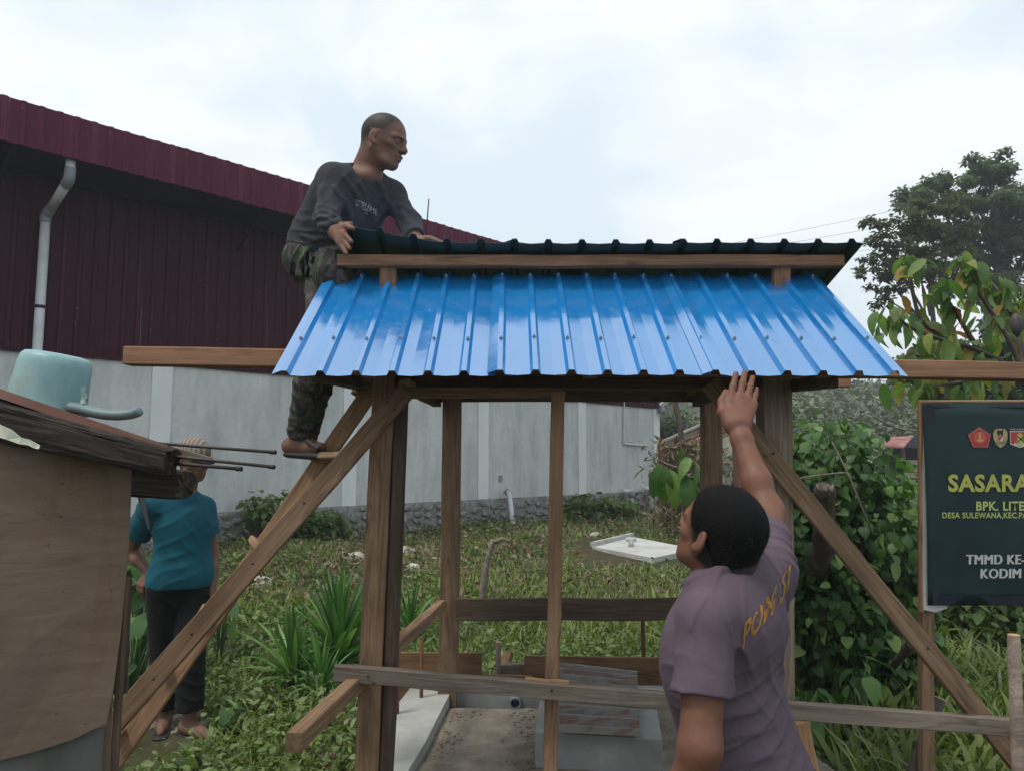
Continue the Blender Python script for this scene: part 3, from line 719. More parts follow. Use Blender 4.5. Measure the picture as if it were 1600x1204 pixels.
# nail heads driven into the boards
def nail(p, parent, n_=Vector((0, -1, 0))):
    p = Vector(p); return tube('nail', [p, p + n_ * 0.003], [0.0045, 0.004], M['iron'], parent, n=8)
for (px, py, dd, par) in ((575, 1056, 2.580, hut), (584, 1066, 2.580, hut), (1206, 1105, 2.525, hut), (1216, 1112, 2.525, hut), (862, 1078, 2.555, hut), (605, 628, 2.585, lad), (617, 640, 2.585, lad), (475, 785, 2.515, lad), (395, 880, 2.475, lad), (300, 990, 2.43, lad), (240, 1060, 2.40, lad), (1195, 712, 2.618, hut), (1208, 708, 2.618, hut), (1450, 1012, 2.593, hut)):
    nail(P(px, py, dd), par)
# ================================================================== plywood shed close by on the left
def slab(name, pts, thick, mat, parent=None, nrm=None, bump=0.0):
    """flat board with any outline: pts in order, thickness away from the viewer"""
    V = [Vector(p) for p in pts]; n = len(V)
    if nrm is None: nrm = (V[1] - V[0]).cross(V[2] - V[0]).normalized(); nrm = nrm if nrm.y > 0 else -nrm
    o = V[0].copy(); A = [v - o for v in V] + [v + nrm * thick - o for v in V]
    Fc = [tuple(range(n)), tuple(reversed(range(n, 2 * n)))] + [(i, (i + 1) % n, n + (i + 1) % n, n + i) for i in range(n)]
    me = mesh_from(name, A, Fc); bm = bmesh.new(); bm.from_mesh(me)
    bmesh.ops.triangulate(bm, faces=[f for f in bm.faces if len(f.verts) > 4]); bmesh.ops.recalc_face_normals(bm, faces=bm.faces); bm.to_mesh(me); bm.free()
    return link(name, me, mat, parent, Matrix.Translation(o))
shed = empty('plywood_shed', (-1.1, 1.7, 0.0), 'low plywood shed with rotten beam ends at the left edge', 'shed')
t = NT('old_plywood')
n1 = t.noise(t.coords((1.0, 1, 6), rand=False), 7, 8, 0.7, 0.8); n2 = t.noise(t.coords((3.0, 1, 0.8), rand=False), 2.2, 7, 0.65, 0.6); n4 = t.noise(t.coords((1, 1, 1.6), rand=False), 60, 3, 0.6)
c = t.ramp(n1, [(0.3, (0.125, 0.085, 0.058)), (0.55, (0.165, 0.115, 0.08)), (0.75, (0.195, 0.145, 0.105))])
c = t.mix(0.85, c, t.ramp(n2, [(0.3, (0.62, 0.42, 0.30)), (0.48, (1, 0.96, 0.92)), (0.6, (0.95, 0.98, 1.02)), (0.75, (0.62, 0.62, 0.62))]), 'MULTIPLY')
c = t.mix(t.ramp(n4, [(0.66, 0), (0.72, 0.7)]), c, (0.04, 0.03, 0.025))
t.set("Base Color", c); t.set("Roughness", 0.85); t.bump(n1, 0.2, 0.004); M['ply'] = t.m
M['grey_sheet'] = mottled('grey_asbestos', [(0.3, (0.085, 0.085, 0.08)), (0.7, (0.16, 0.16, 0.15))], 5, (2, 1, 0.5), blot=(3, (0.55, 0.4, 0.33), 0.8))
def pd(px, py): return P(px, py, 1.47 + (px - 205) * 0.0004)
pl = [pd(-260, 570), pd(206, 732), pd(203, 820), pd(197, 900), pd(189, 985), pd(178, 1070), pd(166, 1132), pd(150, 1137), pd(110, 1156), pd(60, 1172), pd(0, 1187), pd(-260, 1230)]
slab('plywood_panel', pl, 0.009, M['ply'], shed)
def pe(px, py): return P(px, py, 1.485 + (px - 205) * 0.0004)
slab('lower_sheet', [pe(-260, 1120), pe(164, 1110), pe(158, 1204), pe(140, 1700), pe(-260, 1800)], 0.006, M['grey_sheet'], shed)
M['rust_strip'] = mottled('rust_stain', [(0.3, (0.05, 0.015, 0.012)), (0.7, (0.09, 0.035, 0.03))], 9)
board('corner_batten', P(150, 1690, 1.50), P(196, 900, 1.50), 0.012, 0.014, M['wood_dark'], shed, up=(1, 0, 0))
board('side_batten', P(182, 1083, 1.62), P(190, 905, 1.62), 0.012, 0.042, M['wood_dark'], shed, up=(1, 0.2, 0))
c0 = P(203, 760, 1.49); 
slab('side_wall', [Vector((c0.x, 1.49, 0.0)), Vector((c0.x - 0.03, 1.49, c0.z)), Vector((-1.16, 2.05, c0.z)), Vector((-1.16, 2.05, 0.0))], 0.009, M['ply'], shed)
slab('back_wall', [Vector((-1.16, 2.06, 0.0)), Vector((-1.16, 2.06, 1.68)), Vector((-1.95, 1.9, 1.72)), Vector((-1.95, 1.9, 0.0))], 0.009, M['ply'], shed)
def rotten_beam(name, p0, p1, w, h0, h1, parent, seg=60):
    p0, p1 = Vector(p0), Vector(p1); L = (p1 - p0).length; V, Fc = [], []; K = 56
    sd = random.random() * 30
    def ridge(x, y, z): return 1 - 2 * abs(mnoise.noise(Vector((x, y, z))))
    for i in range(seg + 1):
        tt = i / seg; h = h0 + (h1 - h0) * tt; fray = max(0, tt - 0.93) * 14
        for k in range(K):
            a = 2 * math.pi * k / K; ca, sa = math.cos(a), math.sin(a)
            y = (abs(ca) ** 0.5) * (1 if ca > 0 else -1) * w / 2; z = (abs(sa) ** 0.5) * (1 if sa > 0 else -1) * h / 2
            x_ = tt * L
            nn = 0.07 * ridge(x_ * 5, ca * 4.5, sa * 4.5 + sd) + 0.045 * ridge(x_ * 9, ca * 11, sa * 11 + sd) + 0.03 * mnoise.noise(Vector((x_ * 60, ca * 9, sa * 9)))
            s = 0.95 + nn - 0.07 * fray * fray
            V.append((x_ + (0.007 * mnoise.noise(Vector((ca * 3, sa * 3, sd))) if i == seg else 0), y * s, z * s))
    for i in range(seg):
        for k in range(K): Fc.append((i * K + k, i * K + (k + 1) % K, (i + 1) * K + (k + 1) % K, (i + 1) * K + k))
    V.append((L - 0.004, 0, 0)); e_ = len(V) - 1
    Fc.append(tuple(reversed(range(K))))
    for k in range(K): Fc.append((seg * K + k, seg * K + (k + 1) % K, e_))
    return link(name, mesh_from(name, V, Fc), M['rotten'], parent, frame_x(p0, p1))
rotten_beam('beam', P(-180, 613, 1.40), P(268, 722, 1.40), 0.07, 0.088, 0.05, shed, 120)
rotten_beam('beam', P(60, 742, 1.52), P(291, 757, 1.50), 0.07, 0.058, 0.056, shed, 70)
M['rust_sheet'] = mottled('brown_painted_sheet', [(0.3, (0.13, 0.05, 0.032)), (0.55, (0.22, 0.095, 0.066)), (0.75, (0.27, 0.13, 0.095))], 7, (1, 1, 1), rough=0.6, bump=0.1, blot=(3.0, (0.4, 0.33, 0.3), 0.8))
f0, f1 = P(-200, 540, 1.37), P(263, 695, 1.39); bk = Vector((-0.30, 0.62, 0.0))
sh_n = (f1 - f0).cross(bk).normalized()
V = []
for lay in (0, -0.016):
    for (a_, b_) in ((f0, 0), (f1, 0), (f1, 1), (f0, 1)): V.append(a_ + bk * b_ + sh_n * lay)
o = link('roof_sheet', mesh_from('roof_sheet', [v - f0 for v in V], [(0, 1, 2, 3), (7, 6, 5, 4), (0, 4, 5, 1), (1, 5, 6, 2), (2, 6, 7, 3), (3, 7, 4, 0)]), M['rust_sheet'], shed, Matrix.Translation(f0))
# white rag caught under the beam
rg = [(-40, 645), (0, 663), (18, 671), (32, 683), (45, 686), (62, 695), (60, 701), (52, 699), (44, 695), (30, 693), (10, 686), (-40, 672)]
M['rag'] = plain('white_plastic_scrap', (0.55, 0.56, 0.45), 0.7)
tag(slab('plastic_scrap', [P(x, y, 1.335 + 0.004 * math.sin(i * 1.9)) for i, (x, y) in enumerate(rg)], 0.002, M['rag'], nrm=Vector((0, 1, 0))), 'scrap of white plastic hanging from the dark shed beam', 'scrap')
# water dipper upside down on the shed roof
M['dip'] = None
t = NT('pale_blue_plastic'); n1 = t.noise(t.coords((1, 1, 1), rand=False), 11, 5, 0.6, 0.5); n2 = t.noise(t.coords((1, 1, 0.7), rand=False), 18, 6)
c = t.ramp(n2, [(0.3, (0.16, 0.31, 0.33)), (0.7, (0.27, 0.42, 0.42))]); c = t.mix(t.ramp(n1, [(0.58, 0), (0.75, 0.8)]), c, (0.28, 0.20, 0.12))
t.set("Base Color", c); t.set("Roughness", 0.45); t.set("Subsurface Weight", 0.15); t.set("Subsurface Radius", (0.02, 0.02, 0.02)); M['dip'] = t.m
dc = P(71, 640, 1.54); ax = Vector((0.17, -0.02, 0.98)).normalized()
dip = empty('water_dipper', dc, 'pale blue plastic water dipper upside down on the shed roof', 'dipper')
prof = [(0.080, 0.0), (0.083, 0.004), (0.080, 0.010), (0.078, 0.03), (0.0745, 0.07), (0.0725, 0.10), (0.069, 0.114), (0.062, 0.122), (0.045, 0.1255), (0.0, 0.127)]
V, Fc = [], []; K = 40
for (r, z) in prof[:-1]:
    for k in range(K): a = 2 * math.pi * k / K; V.append((r * math.cos(a), r * math.sin(a), z))
V.append((0, 0, prof[-1][1])); top = len(V) - 1
for i in range(len(prof) - 2):
    for k in range(K): Fc.append((i * K + k, i * K + (k + 1) % K, (i + 1) * K + (k + 1) % K, (i + 1) * K + k))
b0 = (len(prof) - 2) * K
for k in range(K): Fc.append((b0 + k, b0 + (k + 1) % K, top))
mw = ax.to_track_quat('Z', 'X').to_matrix().to_4x4(); mw.translation = dc
bowl = link('bowl', mesh_from('bowl', [Vector(v) * 0.93 for v in V], Fc), M['dip'], dip, mw, True)
sm = bowl.modifiers.new('sol', 'SOLIDIFY'); sm.thickness = 0.002
hd = smooth_path([P(112, 636, 1.50), P(130, 639, 1.49), P(154, 645, 1.48), P(182, 648, 1.48), P(206, 646, 1.48), P(219, 641, 1.48)], 5)
V, Fc = [], []; K = 12
for i, p in enumerate(hd):
    tt = i / (len(hd) - 1); tg = (hd[min(i + 1, len(hd) - 1)] - hd[max(i - 1, 0)]).normalized(); nz_ = Vector((0, 1, 0)).cross(tg).normalized() * -1
    wy, wz = 0.022 - 0.008 * tt, 0.0115 - 0.002 * tt
    if i == len(hd) - 1: wy *= 0.8; wz *= 0.8
    for k in range(K): a_ = 2 * math.pi * k / K; V.append(p - hd[0] + Vector((0, 1, 0)) * wy * math.cos(a_) + nz_ * wz * math.sin(a_))
for i in range(len(hd) - 1):
    for k in range(K): Fc.append((i * K + k, i * K + (k + 1) % K, (i + 1) * K + (k + 1) % K, (i + 1) * K + k))
Fc.append(tuple(reversed(range(K)))); Fc.append(tuple(range((len(hd) - 1) * K, len(hd) * K)))
M['dip_h'] = plain('grey_blue_plastic', (0.13, 0.19, 0.195), 0.5)
link('handle', mesh_from('handle', V, Fc), M['dip_h'], dip, Matrix.Translation(hd[0]), True)
V, Fc = tube_mesh([Vector((0.078 * math.cos(2 * math.pi * k / 32), 0.078 * math.sin(2 * math.pi * k / 32), 0.003)) for k in range(33)], 0.0045, 8, cap=False)
link('rim', mesh_from('rim', V, Fc), M['dip_h'], dip, mw, True)
board('handle_fin', P(131, 634, 1.485), P(130, 606, 1.50), 0.012, 0.012, M['dip_h'], dip, up=(1, 0, 0))
# iron rods poking out from under the roof sheet
for (a_, b_, r, lab) in ((P(180, 687, 1.46), P(431, 706, 1.37), 0.0030, 'upper thin dark iron rod sticking out of the shed roof'),
                         (P(180, 703, 1.44), P(429, 729, 1.36), 0.0030, 'middle thin dark iron rod sticking out of the shed roof'),
                         (P(180, 716, 1.44), P(378, 732, 1.40), 0.0034, 'shorter lowest iron rod, pale on top, sticking out of the shed')):
    o = tube('iron_rod', [a_, a_.lerp(b_, 0.5), b_], r, M['iron'], None, n=8); tag(o, lab, 'rod')
    tube('rod_knob', [b_ - (b_ - a_).normalized() * 0.012, b_], r * 1.35, M['iron'], o, n=8)
o = slab('wooden_wedge', [P(258, 694, 1.45), P(335, 716, 1.42), P(262, 712, 1.45)], 0.01, M['wood_grey'], nrm=Vector((0, 1, 0))); tag(o, 'thin grey wooden wedge between the iron rods', 'wedge')

# ================================================================== banner
BD = 2.85
ban = empty('banner', P(1450, 1210, BD), 'dark green printed banner with emblems and yellow lettering on posts', 'banner')
t = NT('banner_vinyl'); n = t.noise(t.coords((1, 1, 1), rand=False), 2.2, 4); n2 = t.noise(t.coords((90, 1, 90), rand=False), 1, 2)
c = t.ramp(n, [(0.35, (0.006, 0.017, 0.026)), (0.65, (0.010, 0.036, 0.034))])
t.set("Base Color", c); t.set("Roughness", 0.5); t.set("Specular IOR Level", 0.3); t.bump(n2, 0.15, 0.001); M['vinyl'] = t.m
M['vinyl_edge'] = plain('banner_border', (0.005, 0.009, 0.020), 0.5)
M['vinyl_back'] = plain('white_vinyl', (0.50, 0.50, 0.50), 0.6)
nx, nz = 34, 16; V, Fc = [], []
pxs = np.linspace(1441, 1990, nx + 1); pys = np.linspace(629, 945, nz + 1)
def ban_pt(px, py, off=0.0):
    tz = (py - 629) / 316.0
    if px < 1470: px = px + tz * 9 * max(0, (1470 - px) / 29.0)
    p = P(px, py, BD); p.y = BD - 0.010 * math.sin(max(0.0, min(1.0, tz)) * math.pi) - off - 0.003 * math.sin(px * 0.03)
    return p
for j in range(nz + 1):
    for i in range(nx + 1): V.append(ban_pt(pxs[i], pys[j]))
for j in range(nz):
    for i in range(nx): Fc.append((j * (nx + 1) + i, (j + 1) * (nx + 1) + i, (j + 1) * (nx + 1) + i + 1, j * (nx + 1) + i + 1))
vin = link('vinyl_sheet', mesh_from('vinyl_sheet', [v - V[0] for v in V], Fc), M['vinyl'], ban, Matrix.Translation(V[0]), True)
vm = vin.modifiers.new('s', 'SOLIDIFY'); vm.thickness = 0.0015; vm.offset = -1
slab('backing_flap', [P(1440, 632, BD + 0.012), P(1480, 632, BD + 0.012), P(1480, 950, BD + 0.012), P(1462, 956, BD + 0.010), P(1443, 952, BD + 0.008)], 0.002, M['vinyl_back'], ban, nrm=Vector((0, 1, 0)))
def poly_px(name, pts, mat, lay, parent):
    V = [ban_pt(x, y, 0.003 + 0.0008 * lay) for (x, y) in pts]
    o = V[0].copy(); me = mesh_from(name, [v - o for v in V], [tuple(range(len(V)))])
    bm = bmesh.new(); bm.from_mesh(me); bmesh.ops.triangulate(bm, faces=bm.faces); bmesh.ops.recalc_face_normals(bm, faces=bm.faces); bm.to_mesh(me); bm.free()
    return link(name, me, mat, parent, Matrix.Translation(o))
for pts in ([(1441, 629), (1460, 640), (1466, 930), (1452, 944.5)], [(1441, 629), (1990, 629), (1990, 636), (1460, 636)], [(1452, 944.5), (1466, 930), (1990, 932), (1990, 944.5)]):
    poly_px('border_print', pts, M['vinyl_edge'], -0.5, vin)
def flat_text(name, body, x0, x1, ybase, capx, mat, lay, parent, bold=0.02, pt=None, surf=None):
    cu = bpy.data.curves.new(name, 'FONT'); cu.body = body; cu.size = 1.0; cu.offset = bold; cu.resolution_u = 3; cu.space_character = 1.08
    ob = bpy.data.objects.new(name, cu); COL.objects.link(ob)
    me = bpy.data.meshes.new_from_object(ob.evaluated_get(bpy.context.evaluated_depsgraph_get()))
    bpy.data.objects.remove(ob); bpy.data.curves.remove(cu)
    co = np.empty(len(me.vertices) * 3); me.vertices.foreach_get("co", co); co = co.reshape(-1, 3)
    mn, mx = co[:, 0].min(), co[:, 0].max(); ch = 0.70
    V = [Vector((float(x0 + (c[0] - mn) / (mx - mn) * (x1 - x0)), float(ybase - c[1] / ch * capx), 0)) for c in co]
    W = [ban_pt(v.x, v.y, 0.003 + 0.0008 * lay) for v in V]; o = W[0].copy()
    me.vertices.foreach_set("co", np.array([w - o for w in W], np.float32).ravel()); me.update()
    me.materials.clear()
    return link(name, me, mat, parent, Matrix.Translation(o))
M['yellow_ink'] = plain('yellow_ink', (0.36, 0.38, 0.075), 0.6); M['white_ink'] = plain('white_ink', (0.48, 0.49, 0.48), 0.6)
M['lime_ink'] = plain('lime_ink', (0.36, 0.42, 0.14), 0.6); M['red_ink'] = plain('red_ink', (0.36, 0.028, 0.03), 0.6); M['pink_ink'] = plain('pale_red_ink', (0.45, 0.16, 0.15), 0.6)
M['gold_ink'] = plain('gold_ink', (0.34, 0.27, 0.12), 0.6, scale=60, var=0.3); M['dk_ink'] = plain('black_ink', (0.008, 0.01, 0.012), 0.6); M['orange_ink'] = plain('orange_ink', (0.42, 0.09, 0.04), 0.6)
M['peach_ink'] = plain('peach_ink', (0.55, 0.3, 0.2), 0.6); M['olive_ink'] = plain('olive_ink', (0.16, 0.18, 0.11), 0.6, scale=60, var=0.3)
flat_text('lettering', 'SASARA', 1478, 1607, 766, 25, M['yellow_ink'], 1, vin, 0.035)
flat_text('lettering', 'BPK. LITE', 1521, 1597, 796, 13.5, M['lime_ink'], 1, vin, 0.03)
flat_text('lettering', 'DESA SULEWANA,KEC.PA', 1469, 1602, 808, 8.5, M['lime_ink'], 1, vin, 0.025)
for k_, dx in enumerate((0.0, 0.9, 1.7)):
    flat_text('lettering', 'TMMD KE-', 1506 + dx, 1598 + dx, 880, 15, M['white_ink'], 1 + 0.25 * k_, vin, 0.0)
    flat_text('lettering', 'KODIM', 1529 + dx, 1592 + dx, 902, 15, M['white_ink'], 1 + 0.25 * k_, vin, 0.0)
def ring(cx, cy, r, n=20, sx=1.0, sy=1.0): return [(cx + r * sx * math.cos(2 * math.pi * k / n), cy + r * sy * math.sin(2 * math.pi * k / n)) for k in range(n)]
ZX, ZY = 110 / 1600.0, 70 / 1018.0
def E(pts): return [(1490 + x * ZX, 650 + y * ZY) for (x, y) in pts]
em = poly_px('pentagon_emblem', E([(545, 245), (805, 415), (730, 700), (400, 700), (285, 420)]), M['pink_ink'], 1, vin)
poly_px('emblem_field', E([(545, 270), (785, 422), (715, 680), (412, 680), (310, 425)]), M['red_ink'], 2, em)
poly_px('emblem_disc', E(ring(545, 480, 140)), M['orange_ink'], 3, em)
poly_px('emblem_anchor', E([(545, 345), (565, 440), (558, 540), (600, 530), (635, 500), (615, 555), (550, 580), (485, 555), (465, 500), (500, 530), (532, 540), (525, 440)]), M['peach_ink'], 4, em)
em = poly_px('winged_emblem', E([(960, 280), (1080, 280), (1150, 300), (1195, 380), (1190, 500), (1140, 640), (1025, 710), (915, 640), (865, 500), (858, 380), (900, 300)]), M['gold_ink'], 1, vin)
poly_px('emblem_dark', E([(960, 290), (1020, 330), (1085, 290), (1095, 380), (1070, 460), (1025, 380), (985, 460), (950, 380)]), M['dk_ink'], 2, em)
poly_px('emblem_shield_red', E([(970, 460), (1085, 460), (1000, 540), (970, 520)]), M['red_ink'], 3, em)
poly_px('emblem_shield_white', E([(1085, 460), (1085, 520), (1030, 570), (1000, 540)]), M['white_ink'], 3, em)
poly_px('emblem_scroll', E([(905, 560), (1000, 590), (1150, 560), (1140, 640), (1025, 610), (920, 640)]), M['olive_ink'], 3, em)
em = poly_px('shield_emblem', E([(1250, 335), (1720, 335), (1720, 630), (1470, 715), (1250, 630)]), M['white_ink'], 1, vin)
poly_px('emblem_field', E([(1262, 350), (1710, 350), (1710, 560), (1600, 560), (1480, 480), (1320, 635), (1262, 600)]), M['red_ink'], 2, em)
poly_px('emblem_badge', E([(1400, 430), (1470, 365), (1545, 430), (1520, 500), (1535, 620), (1470, 690), (1400, 620), (1410, 500)]), M['yellow_ink'], 3, em)
poly_px('emblem_cross', E([(1375, 600), (1560, 440), (1570, 455), (1385, 615)]), M['dk_ink'], 4, em); poly_px('emblem_cross', E([(1400, 440), (1415, 430), (1620, 620), (1605, 632)]), M['dk_ink'], 4.5, em)
poly_px('emblem_disc', E(ring(1610, 490, 80)), M['olive_ink'], 3.5, em)
flat_text('emblem_lettering', 'PALAGA BHA', 1577, 1612, 671.5, 2.6, M['white_ink'], 1, vin, 0.0)
g0 = ground_z(1.5, BD)
board('banner_post', P(1452, 2200, BD + 0.045), P(1446, 640, BD + 0.045), 0.035, 0.047, M['wood'], ban, up=(1, 0, 0), seg=10)
bpo = bpy.data.objects['banner_post']
board('banner_post', P(1985, 2200, BD + 0.045), P(1985, 632, BD + 0.045), 0.035, 0.047, M['wood'], ban, up=(1, 0, 0))
board('frame_strip', P(1439.5, 955, BD + 0.02), P(1437, 627, BD + 0.02), 0.02, 0.012, M['wood_pale'], ban, up=(1, 0, 0))
board('frame_strip', P(1434, 627, BD + 0.02), P(1990, 627, BD + 0.02), 0.02, 0.010, M['wood_pale'], ban)

# ================================================================== things in the field
sl = [PZ(925, 853, 0.53), PZ(988, 838, 0.53), PZ(1088, 857, 0.53), PZ(1020, 871, 0.53)]
tank = empty('septic_slab', (sl[0] + sl[2]) / 2 - Vector((0, 0, 0.2)), 'pale square concrete tank cover lying in the grass', 'concrete slab')
M['conc_w'] = mottled('pale_concrete', [(0.3, (0.42, 0.42, 0.40)), (0.7, (0.6, 0.6, 0.58))], 4, bump=0.2, blot=(2, (0.7, 0.68, 0.64), 0.7))
poly_prism('cover', sl, 0.3, M['conc_w'], tank)
vc = (sl[0] + sl[2]) / 2 + Vector((-0.15, 0.1, 0))
tube('vent_pipe', [vc, vc + Vector((0, 0, 0.09))], 0.035, M['conc_w'], tank, n=10); tube('vent_cross', [vc + Vector((-0.07, 0, 0.1)), vc + Vector((0.07, 0, 0.1))], 0.03, M['conc_w'], tank, n=10)
vb = [(v - Vector((0, 0, 0.0))) for v in sl]
board('rim', sl[0] + Vector((0, 0, 0.03)), sl[1] + Vector((0, 0, 0.03)), 0.06, 0.06, M['concrete'], tank)
# white pipes along the plinth
pp = [wall_hit(793, 767, 0.16), wall_hit(796, 772, 0.3), wall_hit(802, 826, 0.75)]
pp[2].z = ground_z(pp[2].x, pp[2].y) - 0.02
o = tube('waste_pipe', pp, 0.05, M['pvc'], None, n=10); tag(o, 'slanting white waste pipe leaning out of the stone plinth', 'pipe')
tube('pipe_joint', [pp[0] - Vector((0.04, 0, -0.02)), pp[0] + Vector((0.06, -0.02, -0.08))], 0.066, M['pvc_grey'], o, n=10)
for (px, py0, lab) in ((986, 772, 'left of two short white elbow pipes at the wall corner'), (1017, 768, 'right of two short white elbow pipes at the wall corner')):
    a_ = wall_hit(px - 14, py0 - 5, 0.12); b_ = wall_hit(px, py0 - 4, 0.25); gz = float(ground_z(b_.x, b_.y))
    o = tube('elbow_pipe', smooth_path([a_, b_, b_ - Vector((0, 0, 0.12))], 3) + [Vector((b_.x, b_.y, gz - 0.05))], 0.055, M['pvc'], None, n=10); tag(o, lab, 'pipe', 'elbow pipes at the wall corner')
    tube('pipe_joint', [b_ + Vector((0, 0, 0.03)), b_ - Vector((0, 0, 0.14))], 0.07, M['pvc_grey'], o, n=10)
# dry stick
g = PZ(752, 945, 0.44)
o = tube('dry_stick', smooth_path([Vector((g.x, g.y, 0.38)), P(757, 900, g.y), P(766, 858, g.y), P(772, 843, g.y)], 4), [0.03] * 6 + [0.025] * 7, M['bark_pale'], None, n=8); tag(o, 'pale dead stem standing in the weeds behind the rail', 'stick')
tube('side_twig', [P(769, 848, g.y), P(785, 841, g.y), P(796, 846, g.y)], [0.022, 0.02, 0.016], M['bark_pale'], o, n=6)
M['pale_stone'] = mottled('pale_rubble', [(0.3, (0.30, 0.27, 0.23)), (0.7, (0.55, 0.52, 0.47))], 6, bump=0.5)
for i, (px, py, r, lab) in enumerate(((555, 874, 0.13, 'pale rubble lump just left of the left front post'), (632, 866, 0.14, 'higher of two pale rubble lumps between the left posts'), (645, 892, 0.11, 'lower of two pale rubble lumps between the left posts'),
        (404, 915, 0.12, 'pale rubble lump right beside the leaning ladder'), (930, 838, 0.10, 'small pale rubble lump behind the concrete tank cover'))):
    g = PZ(px, py, 0.5); d = g.y
    for _ in range(4): g = PZ(px, py, float(ground_z(g.x, g.y)))
    me = rough_stone(r, 2, (1.2, 0.9, 0.6), i + 40); o = link('stone', me, M['pale_stone'], None, Matrix.Translation(g + Vector((0, 0, r * 0.2))) @ Matrix.Rotation(i, 4, 'Z'), True)
    tag(o, lab, 'stone', 'pale rubble lying in the field')
pts, rad = [], []
for i in range(150):
    g = PZ(random.uniform(470, 575), random.uniform(1135, 1230), 0.2)
    pts.append((g.x, g.y, float(ground_z(g.x, g.y)) + random.uniform(0, 0.04))); rad.append(random.uniform(0.012, 0.04))
tag(joined_stones('earth_clods', pts, rad, mottled('brown_clods', [(0.3, (0.10, 0.065, 0.045)), (0.7, (0.22, 0.15, 0.11))], 12, bump=0.6)), 'heap of crumbly brown earth clods', 'clods')
# foothold of bare earth under the standing man
pts, rad = [], []
for i in range(60):
    g = PZ(random.gauss(285, 22), random.gauss(1138, 8), 0.2); pts.append((g.x, g.y, float(ground_z(g.x, g.y)) - 0.005)); rad.append(random.uniform(0.02, 0.05))
tag(joined_stones('bare_earth', pts, rad, M['soil']), 'patch of bare brown earth in the weeds', 'earth')

# ================================================================== background: little house, rusty shed, bamboo poles, brush
hs = empty('far_house', (P(1060, 720, 27).x, 27.0, 0.6), 'cream house wall and roof edge behind the warehouse corner', 'house')
M['cream'] = plain('cream_wall', (0.50, 0.47, 0.40), 0.9); M['grey_roof'] = plain('grey_roofing', (0.26, 0.27, 0.27), 0.7)
hx0, hx1 = P(1010, 600, 27).x, P(1200, 600, 27).x
slab('wall', [Vector((hx0, 27, 0.5)), Vector((hx1, 27, 0.5)), Vector((hx1, 27, 3.5)), Vector((hx1 - 2.2, 27, 4.6)), Vector((hx0, 27, 3.2))], 4, M['cream'], hs, nrm=Vector((0, 1, 0)))
for (xa, za, xb, zb_) in ((hx0 - 0.5, 2.9, hx1 - 2.2, 4.75), (hx1 + 0.5, 3.35, hx1 - 2.2, 4.75)):
    slab('roof', [Vector((xa, 26.5, za)), Vector((xb, 26.5, zb_)), Vector((xb, 26.5, zb_ + 0.16)), Vector((xa, 26.5, za + 0.16))], 5, M['grey_roof'], hs, nrm=Vector((0, 1, 0)))
slab('roof_trim', [P(1022, 668, 26.4), P(1150, 590, 26.4), P(1150, 584, 26.4), P(1022, 661, 26.4)], 0.08, M['grey_roof'], hs, nrm=Vector((0, 1, 0)))
box('window', Vector(((hx0 + hx1) / 2, 26.98, 2.0)), (0.9, 0.08, 0.9), M['black'], hs)
rs = empty('rusty_shed', P(1410, 745, 24), 'small far open shed under a rusty red metal roof', 'shed')
M['rust_roof'] = mottled('rusty_red_roof', [(0.3, (0.16, 0.045, 0.035)), (0.5, (0.26, 0.09, 0.075)), (0.7, (0.42, 0.28, 0.25))], 2.5, (1, 1, 1), bump=0.1)
slab('roof', [P(1372, 695, 23), P(1412, 698, 23), P(1428, 680, 25.5), P(1392, 682, 25.5)], 0.04, M['rust_roof'], rs, nrm=Vector((0, 0, -1)))
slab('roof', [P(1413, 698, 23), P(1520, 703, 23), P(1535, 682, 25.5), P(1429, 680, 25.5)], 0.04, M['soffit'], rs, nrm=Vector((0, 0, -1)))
for px in (1385, 1410, 1500): board('post', Vector((P(px, 700, 23.2).x, 23.2, 0.55)), P(px, 699, 23.2), 0.12, 0.12, M['wood_dark'], rs, up=(1, 0, 0))
for (y0, y1) in ((718, 726), (728, 737), (738, 746)): slab('plank', [P(1402, y0, 23.1), P(1520, y0, 23.1), P(1520, y1, 23.1), P(1402, y1, 23.1)], 0.06, M['wood_grey'], rs, nrm=Vector((0, 1, 0)))
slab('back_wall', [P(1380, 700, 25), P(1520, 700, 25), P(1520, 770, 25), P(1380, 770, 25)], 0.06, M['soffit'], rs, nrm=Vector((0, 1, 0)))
# bamboo poles on a rough rack
M['bamboo'] = mottled('dry_bamboo', [(0.3, (0.20, 0.11, 0.065)), (0.7, (0.42, 0.27, 0.17))], 6, bump=0.1); M['bamboo_g'] = plain('grey_pole', (0.24, 0.22, 0.20), 0.8)
for i, (x0, y0, x1, y1, r, m_, lab) in enumerate(((1036, 690, 1150, 640, 0.045, 'bamboo_g', 'topmost grey pole leaning beyond the warehouse corner'), (1034, 695, 1150, 650, 0.04, 'bamboo_g', 'second grey pole leaning beyond the warehouse corner'),
        (1036, 700, 1150, 655, 0.05, 'bamboo', 'upper orange bamboo pole beyond the warehouse corner'), (1060, 700, 1150, 663, 0.06, 'bamboo', 'middle orange bamboo pole beyond the warehouse corner'), (1060, 708, 1150, 672, 0.05, 'bamboo', 'lowest orange bamboo pole beyond the warehouse corner'))):
    a_, b_ = P(x0, y0, 14.5), P(x1, y1, 15.5 + 0.05 * i); tag(tube('bamboo_pole', [a_, b_], r, M[m_], None, n=8), lab, 'pole', 'poles leaning beyond the warehouse corner')
pr = empty('pole_rack', (P(1075, 720, 15).x, 15, 0.5), 'rough brown post rack that carries the bamboo poles', 'rack')
for px in (1032, 1100, 1148): board('post', Vector((P(px, 700, 14.9).x, 14.9, 0.4)), P(px, 684 if px < 1050 else 655, 14.9), 0.1, 0.1, M['rust'], pr, up=(1, 0, 0))
